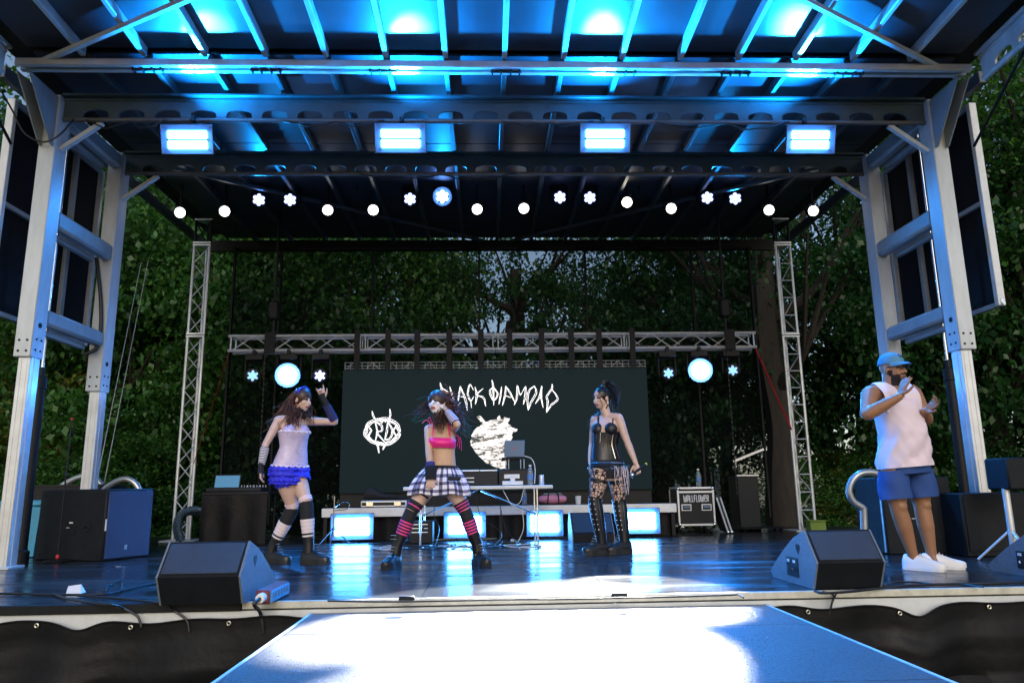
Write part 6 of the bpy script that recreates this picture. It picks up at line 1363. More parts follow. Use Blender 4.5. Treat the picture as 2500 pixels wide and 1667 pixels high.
def boot(t, J, s, toe, L=0.27, top=1.45, plat=0.034, hb=0.075, studs=False, off=0.016, W=0.046):
    an = J['an'+s]; b = MB(); rings = foot_rings(an, toe, L, W, 0.105, plat, hb); b.loft(rings)
    bb, ts = sleeve_leg(J, s, top, 1.93, off, m=8); P_ = [legpoint(J, s, x) for x in np.linspace(top, 1.9, 7)]+[V(an[0], an[1], plat+0.07)]; R = [np.interp(x, LT, LR)+off for x in np.linspace(top, 1.9, 7)]+[0.052]
    b.tube(P_, R, 18); bt = part('boot', b, 'boot_black', t)
    part('sole', sole(an, toe, L, W+0.004, plat+0.012, 0.0, hb), 'rubber_black', bt, False)
    d = unit(toe*V(1, 1, 0)); sx = V(d[1], -d[0], 0); lb = MB()
    for i in range(6):
        u = i/5; c = lerp(V(an[0], an[1], plat+0.20)+d*0.052, V(an[0], an[1], plat+0.075)+d*0.13, u) if u > 0.3 else lerp(V(an[0], an[1], plat+0.25)+d*0.052, V(an[0], an[1], plat+0.20)+d*0.052, u/0.3)
        lb.tube([c-sx*0.028-d*0.012, c+d*0.006+V(0, 0, 0.004), c+sx*0.028-d*0.012], 0.0035, 5)
    part('laces', lb, 'lace_cord', bt, kind='stuff')
    return bt

# ---------------------------------------------------------------- left dancer
def dancer_left():
    Y = 7.50; j = lambda x, y, dy=0.0: ony(x, y, Y+dy)
    J = dict(hipA=j(690, 1152, -0.05), hipB=j(724, 1152, 0.06), waist=j(716, 1092), shA=j(680, 1027, -0.10), shB=j(752, 1028, 0.10), elA=j(648, 1086, -0.16), wrA=j(637, 1140, -0.22), elB=j(818, 1030, 0.06), wrB=j(790, 975, -0.02),
             knA=j(715, 1240, 0.05), anA=V(0, 0, 0), knB=j(748, 1226, -0.06), anB=V(0, 0, 0))
    fA, fB = onz(680, 1368, 0), onz(763, 1372, 0); J['anA'] = V(fA[0], Y+0.10, 0.145); J['anB'] = V(fB[0], Y-0.05, 0.145)
    t = thing('person', 'dancer in lilac corset and blue ruffled shorts, one arm raised, long wavy hair', 'person', (fA[0]+0.1, Y, 0))
    B = Body(J, V(0.86, -0.46, -0.16), V(0.10, 0, 1)); B.P = WP; b = MB()
    B.torso(b, -0.28, 1.10, 18); bust(B, b)
    H = j(739, 976); nb = B.chest+B.ax*0.03; limb(b, [nb-B.ax*0.02, lerp(nb, H, 0.5)-B.face*0.006, H-B.hup*0.03-B.face*0.02], [0.056, 0.048, 0.048], 14, 3); B.head(b, H, 0.95, 0.98)
    for s in 'AB': limb(b, [lerp(B.chest, J['sh'+s], 0.35)+B.ax*0.015, J['sh'+s]+V(0, 0, 0.002)], [0.05, 0.05], 14, 3)
    arm(b, J['shA'], J['elA'], J['wrA']); arm(b, J['shB'], J['elB'], J['wrB'])
    B.hand(b, J['wrA'], unit(V(0.05, -0.05, -1)), V(0.9, 0.1, 0), 0.95, 0.28, 0.12, thumb=-1)
    B.hand(b, J['wrB'], unit(V(-0.30, -0.1, 1)), V(-0.2, -1, 0), 0.95, 0.75, 0.12, thumb=1, curls=[0.15, 1.1, 1.1, 0.25])
    leg(b, J['hipA']-B.ax*0.02, J['knA'], J['anA']); leg(b, J['hipB']-B.ax*0.02, J['knB'], J['anB'])
    for s in 'AB': limb(b, [J['an'+s], J['an'+s]+V(0.02, 0, -0.05)], [0.036, 0.036], 10, 3)
    B.finish(b, 'body', ['skin_fair', 'eye_dark', 'lips'], t, 0.0065, face_rule())
    # bra cups, corset with lace trims and ribbon
    b = MB(); bust(B, b, 0.77, 0.008); part('bra', b, 'satin_bra', t)
    b = MB(); lat, f = B.frame(0.5)
    def wv(p, tt, u): return p+f*0.03*math.exp(-((tt-0.74)/0.12)**2)*max(0, math.sin(2*math.pi*u))
    B.shell(b, 0.10, 0.76, 16, 0.016, 0.008, 0, wv); cor = part('corset', b, 'satin_lilac', t)
    for tt, nm in ((0.76, 'top_lace'), (0.095, 'bottom_lace')):
        b = MB(); rx, ry, fw = B.prof(tt, 0.018); R = B.ring(tt, rx, ry, fw, 60); R = [wv(p, tt, k/60)+V(0, 0, 0.008*math.sin(k*2.1)) for k, p in enumerate(R)]; R.append(R[0]); b.tube(R, [0.010+0.004*math.sin(k*1.9) for k in range(61)], 6); part(nm, b, 'lace_white', cor)
    c = B.spine(0.72)+f*0.148; b = MB()
    for sg in (-1, 1): b.tube(smoothpath([c, c+lat*sg*0.03+V(0, 0, 0.02), c+lat*sg*0.045, c+lat*sg*0.012-V(0, 0, 0.01)], 4), 0.005, 6); b.tube(smoothpath([c, c+lat*sg*0.02-V(0, 0, 0.06), c+lat*sg*0.03-V(0, 0, 0.15)], 4), 0.005, 6, flat=0.4)
    part('ribbon', b, 'lace_white', cor)
    for k in range(9):
        z = 0.68-k*0.065; q = B.spine(z); rx, ry, fw = B.prof(z, 0.026); q = q+f*(fw+ry); b = MB(); b.tube([q-lat*0.02, q+lat*0.02-V(0, 0, 0.02)], 0.003, 5); part('lacing', b, 'lace_white', cor)
    # frilly shorts
    b = MB(); o = []
    for i in range(12):
        tt = 0.11-0.036*i; rx, ry, fw = B.prof(max(tt, -0.10), 0.022+0.010*min(1, i/4)); R = B.ring(tt, rx*1.03, ry, fw, 90); cc = np.mean(R, 0)
        o.append([p+unit((p-cc)*V(1, 1, 0))*(RNG.uniform(-0.009, 0.009)+0.008*(i % 3-1))+V(0, 0, RNG.uniform(-0.006, 0.006)) for k, p in enumerate(R)])
    b.loft(o, False); part('frilly_shorts', b, 'tulle_blue', t)
    b = MB()
    for s in 'AB':
        hp = J['hip'+s]; kn = J['kn'+s]; rr = []
        for i in range(7):
            p = lerp(hp, kn, 0.02+0.055*i); r = np.interp(0.06+0.055*i, LT, LR)+0.020+0.005*(i % 2); d = unit(kn-hp); X = unit(np.cross(d, V(0, 1, 0))); Y_ = np.cross(d, X)
            rr.append([p+(X*math.cos(a)+Y_*math.sin(a))*(r+RNG.uniform(-0.008, 0.008))+d*RNG.uniform(-0.012, 0.012)*(i/6) for a in np.arange(56)*2*math.pi/56])
        b.loft(rr, False)
    o = part('shorts_legs', b, 'tulle_blue', t); o['kind'] = 'stuff'
    # collar
    b = MB(); q = lerp(nb, H, 0.30)
    for i in range(70):
        a = RNG.uniform(0, 6.28); p = q+B.hrt*math.cos(a)*0.075+B.face*math.sin(a)*0.075+V(0, 0, RNG.uniform(-0.035, 0.035)); b.ball(p, RNG.uniform(0.018, 0.032), n=6, k=5)
    part('fluffy_collar', b, 'fluff_black', t)
    # arm warmers
    P_, R = sleeve_arm(J['shA'], J['elA'], J['wrA'], 1.12, 1.92, 0.007, 24); striped('arm_warmer', P_, R, ['knit_black', 'knit_white'], t)
    P_, R = sleeve_arm(J['shA'], J['elA'], J['wrA'], 1.86, 2.0, 0.012, 4); P_.append(J['wrA']+V(0.005, -0.005, -0.06)); R.append(0.044); part('glove', MB().tube(P_, R, 14, flat=0.75), 'knit_black', t)
    P_, R = sleeve_arm(J['shB'], J['elB'], J['wrB'], 1.08, 1.75, 0.010, 22); striped('arm_warmer', P_, R, ['knit_navy', 'knit_black'], t)
    P_, R = sleeve_arm(J['shB'], J['elB'], J['wrB'], 1.74, 2.0, 0.014, 5); P_.append(J['wrB']+V(-0.02, 0, 0.055)); R.append(0.044); part('glove', MB().tube(P_, R, 14, flat=0.75), 'knit_black', t)
    # socks and warmers
    for s in 'AB':
        bb, _ = sleeve_leg(J, s, 0.86, 0.99, 0.010, m=5); part('cuff', bb, 'knit_pinkwhite', t)
        bb, _ = sleeve_leg(J, s, 0.985, 1.36, 0.012, m=9); part('sock', bb, 'knit_black', t)
        ts = np.linspace(1.36, 1.74, 15); P_ = [legpoint(J, s, x) for x in ts]; R = [np.interp(x, LT, LR)+0.016+0.002*math.sin(k*2) for k, x in enumerate(ts)]; striped('leg_warmer', P_, R, ['knit_white', 'knit_white', 'knit_pinkwhite'], t)
    boot(t, J, 'A', V(0.92, -0.4, 0), top=1.66, L=0.275); boot(t, J, 'B', V(0.95, -0.3, 0), top=1.66, L=0.275)
    # hair
    rnd = random.Random(5); b = MB(); scalp(B, b, 0.010)
    hair_mass(B, b, [(j(690, 1012, 0.02), 0.04), (j(680, 1032, 0.06), 0.045), (j(702, 1040, -0.12), 0.04), (j(668, 1046, 0.08), 0.04), (j(756, 1032, 0.05), 0.03), (j(700, 1000, 0.05), 0.04)], 190, rnd, 0.0085, 0.026)
    hair_mass(B, b, [(j(700, 1032, -0.12), 0.04), (j(688, 1020, -0.04), 0.04), (j(716, 1040, -0.12), 0.03)], 80, rnd, 0.008, 0.026, 1)
    part('hair', b, ['hair_brown', 'hair_auburn'], t, kind='stuff')
    b = MB(); b.tube([H+B.hup*0.028+(B.hrt*math.cos(a)*0.094+B.hup*math.sin(a)*0.108)-B.face*0.0 for a in np.linspace(0.25, math.pi-0.25, 14)], 0.007, 6); part('headband', b, 'tulle_blue', t)
dancer_left()

# ---------------------------------------------------------------- middle dancer
def dancer_middle():
    Y = 7.05; j = lambda x, y, dy=0.0: ony(x, y, Y+dy)
    J = dict(hipA=j(1048, 1176), hipB=j(1098, 1176), waist=j(1082, 1115), shA=j(1047, 1048), shB=j(1106, 1046, 0.02), elA=j(1047, 1100, -0.10), wrA=j(1052, 1150, -0.20), elB=j(1116, 1036, -0.22), wrB=j(1092, 1004, -0.12),
             knA=j(1004, 1248, -0.06), anA=None, knB=j(1135, 1246, 0.0), anB=None)
    fA, fB = onz(962, 1380, 0), onz(1176, 1370, 0); J['anA'] = V(fA[0]+0.03, Y-0.06, 0.15); J['anB'] = V(fB[0]-0.03, Y+0.05, 0.15)
    t = thing('person', 'dancer in hot pink top and plaid skirt, legs apart, hand in dark hair', 'person', ((fA[0]+fB[0])/2, Y, 0))
    B = Body(J, V(-0.42, -0.88, 0.10), V(-0.10, 0, 1)); B.P = ([x for x in WP[0]], [x*0.93 for x in WP[1]], [x*0.95 for x in WP[2]], WP[3]); b = MB()
    B.torso(b, -0.28, 1.10, 18); bust(B, b, 0.74, 0, 0.055)
    H = j(1067, 984, -0.05); nb = B.chest+B.ax*0.03; limb(b, [nb-B.ax*0.02, lerp(nb, H, 0.5)-B.face*0.006, H-B.hup*0.03-B.face*0.02], [0.054, 0.047, 0.047], 14, 3); B.head(b, H, 0.95, 0.97)
    for s in 'AB': limb(b, [lerp(B.chest, J['sh'+s], 0.35)+B.ax*0.015, J['sh'+s]], [0.048, 0.047], 14, 3)
    arm(b, J['shA'], J['elA'], J['wrA']); arm(b, J['shB'], J['elB'], J['wrB'])
    B.hand(b, J['wrA']+V(0, 0, -0.02), unit(V(-0.03, -0.1, -1)), V(0, 1, 0.2), 1.0, 0.25, 0.14, thumb=1)
    B.hand(b, J['wrB'], unit(V(-0.55, 0.3, 0.7)), V(-0.5, 0.5, -0.5), 0.95, 0.4, 0.14, thumb=-1)
    leg(b, J['hipA']-B.ax*0.02, J['knA'], J['anA']); leg(b, J['hipB']-B.ax*0.02, J['knB'], J['anB'])
    for s in 'AB': limb(b, [J['an'+s], J['an'+s]+V(0, -0.02, -0.05)], [0.036, 0.036], 10, 3)
    B.finish(b, 'body', ['skin_tan', 'eye_dark', 'lips', 'face_paint', 'skin_fair'], t, 0.0065, lambda C_, lx, ly, lz: (lambda m: np.where((m == 0) & (((C_[:, 2] < 0.80)) | (np.abs((C_-B.spine(0.6))@B.frame(0.6)[0]) > 0.135)), 4, m))(face_rule(3)(C_, lx, ly, lz)))
    lat, f = B.frame(0.75)
    b = MB(); bust(B, b, 0.735, 0.007, 0.056); 
    def wv(p, tt, u): return p+f*0.052*math.exp(-((tt-0.70)/0.10)**2)*max(0, math.sin(2*math.pi*u))**0.8
    bra = None
    b = MB(); B.shell(b, 0.60, 0.80, 9, 0.008, 0.005, 0, wv); bra = part('bikini_top', b, 'pink_lycra', t)
    for s, sg in (('A', -1), ('B', 1)):
        q = lerp(B.chest, J['sh'+s], 0.62); p0 = B.spine(0.79)+lat*sg*0.085+f*0.105; b = MB(); b.tube(smoothpath([p0, lerp(p0, q, 0.5)+f*0.02, q+f*0.06+B.ax*0.045, q+B.ax*0.055-f*0.03], 5), 0.007, 6); part('strap', b, 'pink_lycra', bra)
    q = lerp(B.chest, J['shA'], 0.75)+B.ax*0.05+f*0.05; b = MB()
    for k in range(6):
        a = k*1.05; e = q+lat*math.cos(a)*0.07*(-1 if k % 2 else -1.3)+V(0, 0, 0.05*math.sin(a))+f*0.02; b.tube(smoothpath([q, lerp(q, e, 0.6)+V(0, 0, 0.03), e], 4), 0.006, 5, flat=0.5)
    part('shoulder_bow', b, 'pink_lycra', bra)
    q = J['shB']+lat*0.02-V(0, 0, 0.05); b = MB()
    for k in range(3): b.tube(smoothpath([q, q+lat*(0.03+0.012*k)-V(0, 0, 0.05), q+lat*(0.02+0.02*k)-V(0, 0, 0.12+0.02*k)], 4), 0.005, 5, flat=0.5)
    part('hanging_ties', b, 'pink_lycra', bra)
    b = MB(); b.ball(B.spine(0.30)+f*0.100*0.95, 0.006); part('navel_stud', b, 'silver', t)
    # puffed plaid skirt
    o = []; N_ = 96; m_ = 12; i_ = []
    for i in range(m_):
        u = i/(m_-1); tt = 0.26-0.62*u; grow = 0.012+0.108*math.sin(min(1, u*1.12)*1.75)**1.1; rx, ry, fw = B.prof(max(tt, -0.02), grow)
        if tt < -0.02: rx, ry, fw = 0.160+grow, 0.112+grow, -0.012
        R = B.ring(tt, rx*1.02, ry*0.95, fw, N_); cc = np.mean(R, 0)
        o.append([p+unit((p-cc)*V(1, 1, 0))*(0.004+0.020*u)*math.sin(k*2*math.pi/N_*20+0.8*math.sin(k*0.21))+V(0, 0, 0.010*u*math.sin(k*0.39+1)) for k, p in enumerate(R)])
    tail = [[p+unit((np.mean(o[-1], 0)-p)*V(1, 1, 0))*0.05+V(0, 0, 0.012) for p in o[-1]]]
    b = MB(); b.loft(o+tail, False); part('plaid_skirt', b, 'plaid', t)
    b = MB(); rx, ry, fw = B.prof(0.26, 0.014); R = B.ring(0.25, rx, ry, fw, 40); R.append(R[0]); b.tube(R, 0.012, 6); part('waistband', b, 'knit_black', t)
    q = B.spine(0.05)+lat*0.13+f*0.20; b = MB()
    for sg in (-1, 1): b.ball(q+lat*sg*0.03, (0.032, 0.01, 0.022), lat, f, B.ax, 10, 6)
    b.ball(q, 0.012); part('skirt_bow', b, 'knit_black', t)
    # gloves and warmers
    P_, R = sleeve_arm(J['shA'], J['elA'], J['wrA'], 1.62, 1.86, 0.014, 9); striped('arm_warmer', P_, R, ['knit_navy', 'knit_navy', 'knit_black'], t)
    P_, R = sleeve_arm(J['shA'], J['elA'], J['wrA'], 1.84, 2.0, 0.030, 4); P_.append(J['wrA']+V(0, -0.01, -0.075)); R.append(0.052); part('glove', MB().tube(P_, R, 16, flat=0.85), 'fluff_black', t)
    P_, R = sleeve_arm(J['shB'], J['elB'], J['wrB'], 1.10, 2.0, 0.009, 20); striped('arm_warmer', P_, R, ['knit_black', 'knit_pinkwhite'], t)
    b, _ = sleeve_leg(J, 'A', 0.42, 0.48, 0.006, m=3); part('garter', b, 'knit_black', t)
    for s in 'AB':
        ts = np.linspace(0.70, 0.98, 10); P_ = [legpoint(J, s, x) for x in ts]; R = [np.interp(x, LT, LR)+0.008 for x in ts]; striped('sock_top', P_, R, ['knit_black', 'knit_black', 'knit_hotpink'] if s == 'B' else ['knit_black']*4+['knit_hotpink']+['knit_black']*4, t)
        bb, _ = sleeve_leg(J, s, 0.98, 1.26, 0.009, m=8); part('sock', bb, 'knit_black', t)
        ts = np.linspace(1.26, 1.70, 13); P_ = [legpoint(J, s, x) for x in ts]; R = [np.interp(x, LT, LR)+0.013 for x in ts]; striped('leg_warmer', P_, R, ['knit_hotpink', 'knit_black'], t)
    boot(t, J, 'A', V(-0.35, -0.95, 0), top=1.62, L=0.27); boot(t, J, 'B', V(0.45, -0.9, 0), top=1.62, L=0.27)
    rnd = random.Random(9); b = MB(); scalp(B, b, 0.016)
    hair_mass(B, b, [(j(1110, 1010, -0.05), 0.06), (j(1125, 1040, 0.0), 0.06), (j(1080, 1035, -0.12), 0.035), (j(1130, 1000, 0.05), 0.06), (j(1030, 1005, 0.08), 0.04), (j(1070, 1040, -0.14), 0.03)], 190, rnd, 0.009, 0.028)
    hair_mass(B, b, [(j(1100, 985, -0.08), 0.05), (j(1085, 965, -0.08), 0.04), (j(1115, 1005, -0.1), 0.05)], 60, rnd, 0.009, 0.026, 1)
    hair_mass(B, b, [(j(1020, 1020, 0.1), 0.04), (j(1140, 1060, 0.1), 0.04), (j(1035, 985, 0.1), 0.035)], 36, rnd, 0.006, 0.03, 2)
    part('hair', b, ['hair_brown', 'hair_auburn', 'hair_teal'], t, kind='stuff')
dancer_middle()

# ---------------------------------------------------------------- right dancer
def dancer_right():
    Y = 7.90; j = lambda x, y, dy=0.0: ony(x, y, Y+dy)
    J = dict(hipA=j(1466, 1146, -0.04), hipB=j(1504, 1146, 0.04), waist=j(1477, 1086), shA=j(1452, 1024, 0.10), shB=j(1510, 1020, -0.10), elA=j(1446, 1084, 0.14), wrA=j(1441, 1128, 0.02), elB=j(1531, 1078, -0.12), wrB=j(1552, 1130, -0.16),
             knA=j(1452, 1222, -0.06), anA=None, knB=j(1512, 1228, 0.04), anB=None)
    fA, fB = onz(1458, 1350, 0), onz(1524, 1352, 0); J['anA'] = V(fA[0]+0.02, Y-0.02, 0.15); J['anB'] = V(fB[0]+0.01, Y+0.04, 0.15)
    t = thing('person', 'dancer in black leather corset and thigh boots holding a microphone, high ponytail', 'person', ((fA[0]+fB[0])/2, Y, 0))
    B = Body(J, V(-0.80, -0.58, -0.12), V(0, 0, 1)); B.P = ([x for x in WP[0]], [x*1.06 for x in WP[1]], [x*1.08 for x in WP[2]], WP[3]); b = MB()
    B.torso(b, -0.28, 1.10, 18); bust(B, b, 0.78, 0, 0.066)
    H = j(1468, 972, -0.01); nb = B.chest+B.ax*0.03; limb(b, [nb-B.ax*0.02, lerp(nb, H, 0.5)-B.face*0.006, H-B.hup*0.03-B.face*0.02], [0.058, 0.05, 0.05], 14, 3); B.head(b, H, 1.0, 1.0)
    for s in 'AB': limb(b, [lerp(B.chest, J['sh'+s], 0.35)+B.ax*0.015, J['sh'+s]], [0.05, 0.05], 14, 3)
    arm(b, J['shA'], J['elA'], J['wrA'], 1.08); arm(b, J['shB'], J['elB'], J['wrB'], 1.1)
    hd = unit(V(0.15, -0.1, -1)); mic_d = unit(V(-0.62, -0.25, -0.42)); mc = J['wrB']+hd*0.085+V(-0.01, -0.03, 0)
    B.hand(b, J['wrB'], hd, V(-0.5, -0.85, 0), 1.0, 1.0, 0.06, thumb=1)
    B.hand(b, J['wrA'], unit(V(-0.1, -0.1, -1)), V(1, 0, 0), 0.95, 0.4, 0.12, thumb=-1)
    LK = 1.12
    leg(b, J['hipA']-B.ax*0.02, J['knA'], J['anA'], LK); leg(b, J['hipB']-B.ax*0.02, J['knB'], J['anB'], LK)
    for s in 'AB': limb(b, [J['an'+s], J['an'+s]+V(-0.02, 0, -0.05)], [0.04, 0.038], 10, 3)
    B.finish(b, 'body', ['skin_fair', 'eye_dark', 'lips'], t, 0.0065, face_rule())
    lat, f = B.frame(0.6)
    b = MB(); bust(B, b, 0.765, 0.008, 0.066)
    def cutrule(): pass
    part('bustier_cups', b, 'leather_black', t)
    b = MB(); B.shell(b, 0.16, 0.70, 14, 0.012, 0.006); cor = part('corset', b, 'leather_black', t)
    for k in range(7):
        a = -0.9+k*0.3; b = MB(); pts = []
        for tt in np.linspace(0.18, 0.69, 8): rx, ry, fw = B.prof(tt, 0.014); pts.append(B.spine(tt)+f*fw+lat*rx*math.sin(a)+f*ry*math.cos(a))
        b.tube(pts, 0.004, 5); part('boning', b, 'silver' if k in (2, 5) else 'leather_black', cor)
    b = MB(); B.shell(b, -0.20, 0.18, 10, 0.010, 0.005); part('briefs', b, 'knit_black', t)
    for s, sg in (('A', -1), ('B', 1)):
        for o in (0.0, 0.03):
            p0 = B.spine(0.80)+lat*sg*0.075+f*0.115; q = lerp(B.chest, J['sh'+s], 0.60+o*3)+B.ax*0.05; b = MB(); b.tube(smoothpath([p0, lerp(p0, q, 0.55)+f*0.015, q+f*0.02, q-f*0.05], 5), 0.006, 6); part('strap', b, 'leather_black', t)
    for o in (-0.02, 0.03):
        b = MB(); rx, ry, fw = B.prof(0.08+o, 0.022); R = B.ring(0.08+o, rx, ry, fw, 40); R.append(R[0]); b.tube(R, 0.008 if o < 0 else 0.006, 6); part('belt', b, 'leather_black' if o < 0 else 'silver', t)
    rnd = random.Random(3)
    b = MB()
    for k in range(15):
        a = rnd.uniform(0.1, 1.5); rx, ry, fw = B.prof(0.05, 0.03); p = B.spine(0.05)+lat*rx*math.sin(a)+f*(fw+ry*math.cos(a)); ln = rnd.uniform(0.10, 0.30); b.tube(smoothpath([p, p+V(rnd.uniform(-.02, .02), -0.01, -ln*0.5), p+V(rnd.uniform(-.03, .03), 0, -ln)], 3), 0.0024, 4)
    part('belt_fringe', b, 'lace_white', t, kind='stuff')
    b = MB()
    for k in range(10):
        a = -1.2+k*0.3; rx, ry, fw = B.prof(0.02, 0.03); p = B.spine(0.02+0.02*(k % 2))+lat*rx*math.sin(a)+f*(fw+ry*math.cos(a)); b.tube([p+0.018*(lat*math.cos(q)+V(0, 0, 1)*math.sin(q)) for q in np.linspace(0, 6.28, 9)], 0.003, 4)
    part('belt_rings', b, 'silver', t, kind='stuff')
    for s in 'AB':
        bb, _ = sleeve_leg(J, s, 0.34, 0.42, 0.010, LK, m=3); part('thigh_strap', bb, 'leather_black', t)
        bb, _ = sleeve_leg(J, s, 0.05, 0.95, 0.003, LK, m=16, n=24); part('fishnet', bb, 'fishnet', t)
        bb, _ = sleeve_leg(J, s, 0.90, 1.50, 0.014, LK, m=9); sh_ = part('boot_shaft', bb, 'leather_black', t)
        bt = boot(t, J, s, V(-0.93, -0.36, 0), top=1.45, L=0.27, plat=0.042, off=0.022, W=0.05)
        for k in range(7):
            x = 0.95+k*0.13; p = legpoint(J, s, x); r = np.interp(x, LT, LR)*LK+0.016; 
            for a in (0.35, -0.5):
                d = unit(V(-0.6+a, -0.8, 0)); b = MB(); b.ball(p+d*r, 0.006, n=6, k=4); part('stud', b, 'silver', sh_)
        b = MB(); p = [legpoint(J, s, x)+unit(V(0.35, -0.93, 0))*(np.interp(x, LT, LR)*LK+0.015) for x in np.linspace(0.95, 1.8, 10)]; b.tube(p, 0.004, 5); part('zip', b, 'silver', sh_)
    t2 = thing('microphone', 'black microphone in the right dancers hand', 'microphone', mc)
    b = MB(); b.tube([mc-mic_d*0.13, mc+mic_d*0.05], [0.013, 0.017], 12); part('handle', b, 'black_metal', t2)
    b = MB(); b.ball(mc+mic_d*0.075, (0.026, 0.026, 0.026)); part('grille_ball', b, 'silver', t2)
    mat('tip_yellow', (0.55, 0.6, 0.05), 0.5); b = MB(); b.ball(mc-mic_d*0.135, 0.015); part('end_cap', b, 'tip_yellow', t2)
    # slicked hair, high ponytail, two front strands
    b = MB(); scalp(B, b, 0.006); top = H+B.hup*0.125*0.95-B.face*0.055; b.ball(top, (0.04, 0.04, 0.035)); k_ = random.Random(2)
    for i in range(90):
        e = j(1502, 985, 0.06)+V(k_.gauss(0, 0.022), k_.gauss(0, 0.025), k_.gauss(0, 0.05)); m1 = top+V(k_.gauss(0.03, 0.02), k_.gauss(0.02, 0.02), k_.uniform(0.03, 0.075)); m2 = lerp(top, e, 0.5)+V(0.05+k_.gauss(0, 0.02), k_.gauss(0.02, 0.02), 0.06)
        strands(b, [[top, m1, m2, e]], k_, 5, 0.010)
    for sg, en in ((1, j(1474, 1020, -0.14)), (-1, j(1457, 1028, -0.08))):
        for q in range(4):
            p0 = H+B.hup*0.10+B.face*0.055+B.hrt*sg*0.035; strands(b, [[p0, H+B.hup*0.02+B.face*0.085+B.hrt*sg*0.055, H-B.hup*0.09+B.face*0.06+B.hrt*sg*0.06, en+V(0.006*q, 0, 0.01*q)]], k_, 5, 0.006)
    for q in range(40):
        e = j(1448, 1035, 0.1)+V(k_.gauss(0, 0.03), k_.gauss(0, 0.02), k_.gauss(0, 0.04)); strands(b, [[H-B.face*0.06-B.hrt*0.05, H-B.hup*0.1-B.hrt*0.07, lerp(H-B.hup*0.1, e, 0.6), e]], k_, 5, 0.008)
    part('hair', b, 'hair_black', t, kind='stuff')
    b = MB(); q = H-B.hup*0.06+B.hrt*(-0.085)*(-1 if np.dot(B.hrt, V(1, 0, 0)) > 0 else 1)-B.face*0.005; b.ball(q, (0.006, 0.006, 0.03)); part('earring', b, 'silver', t)
dancer_right()

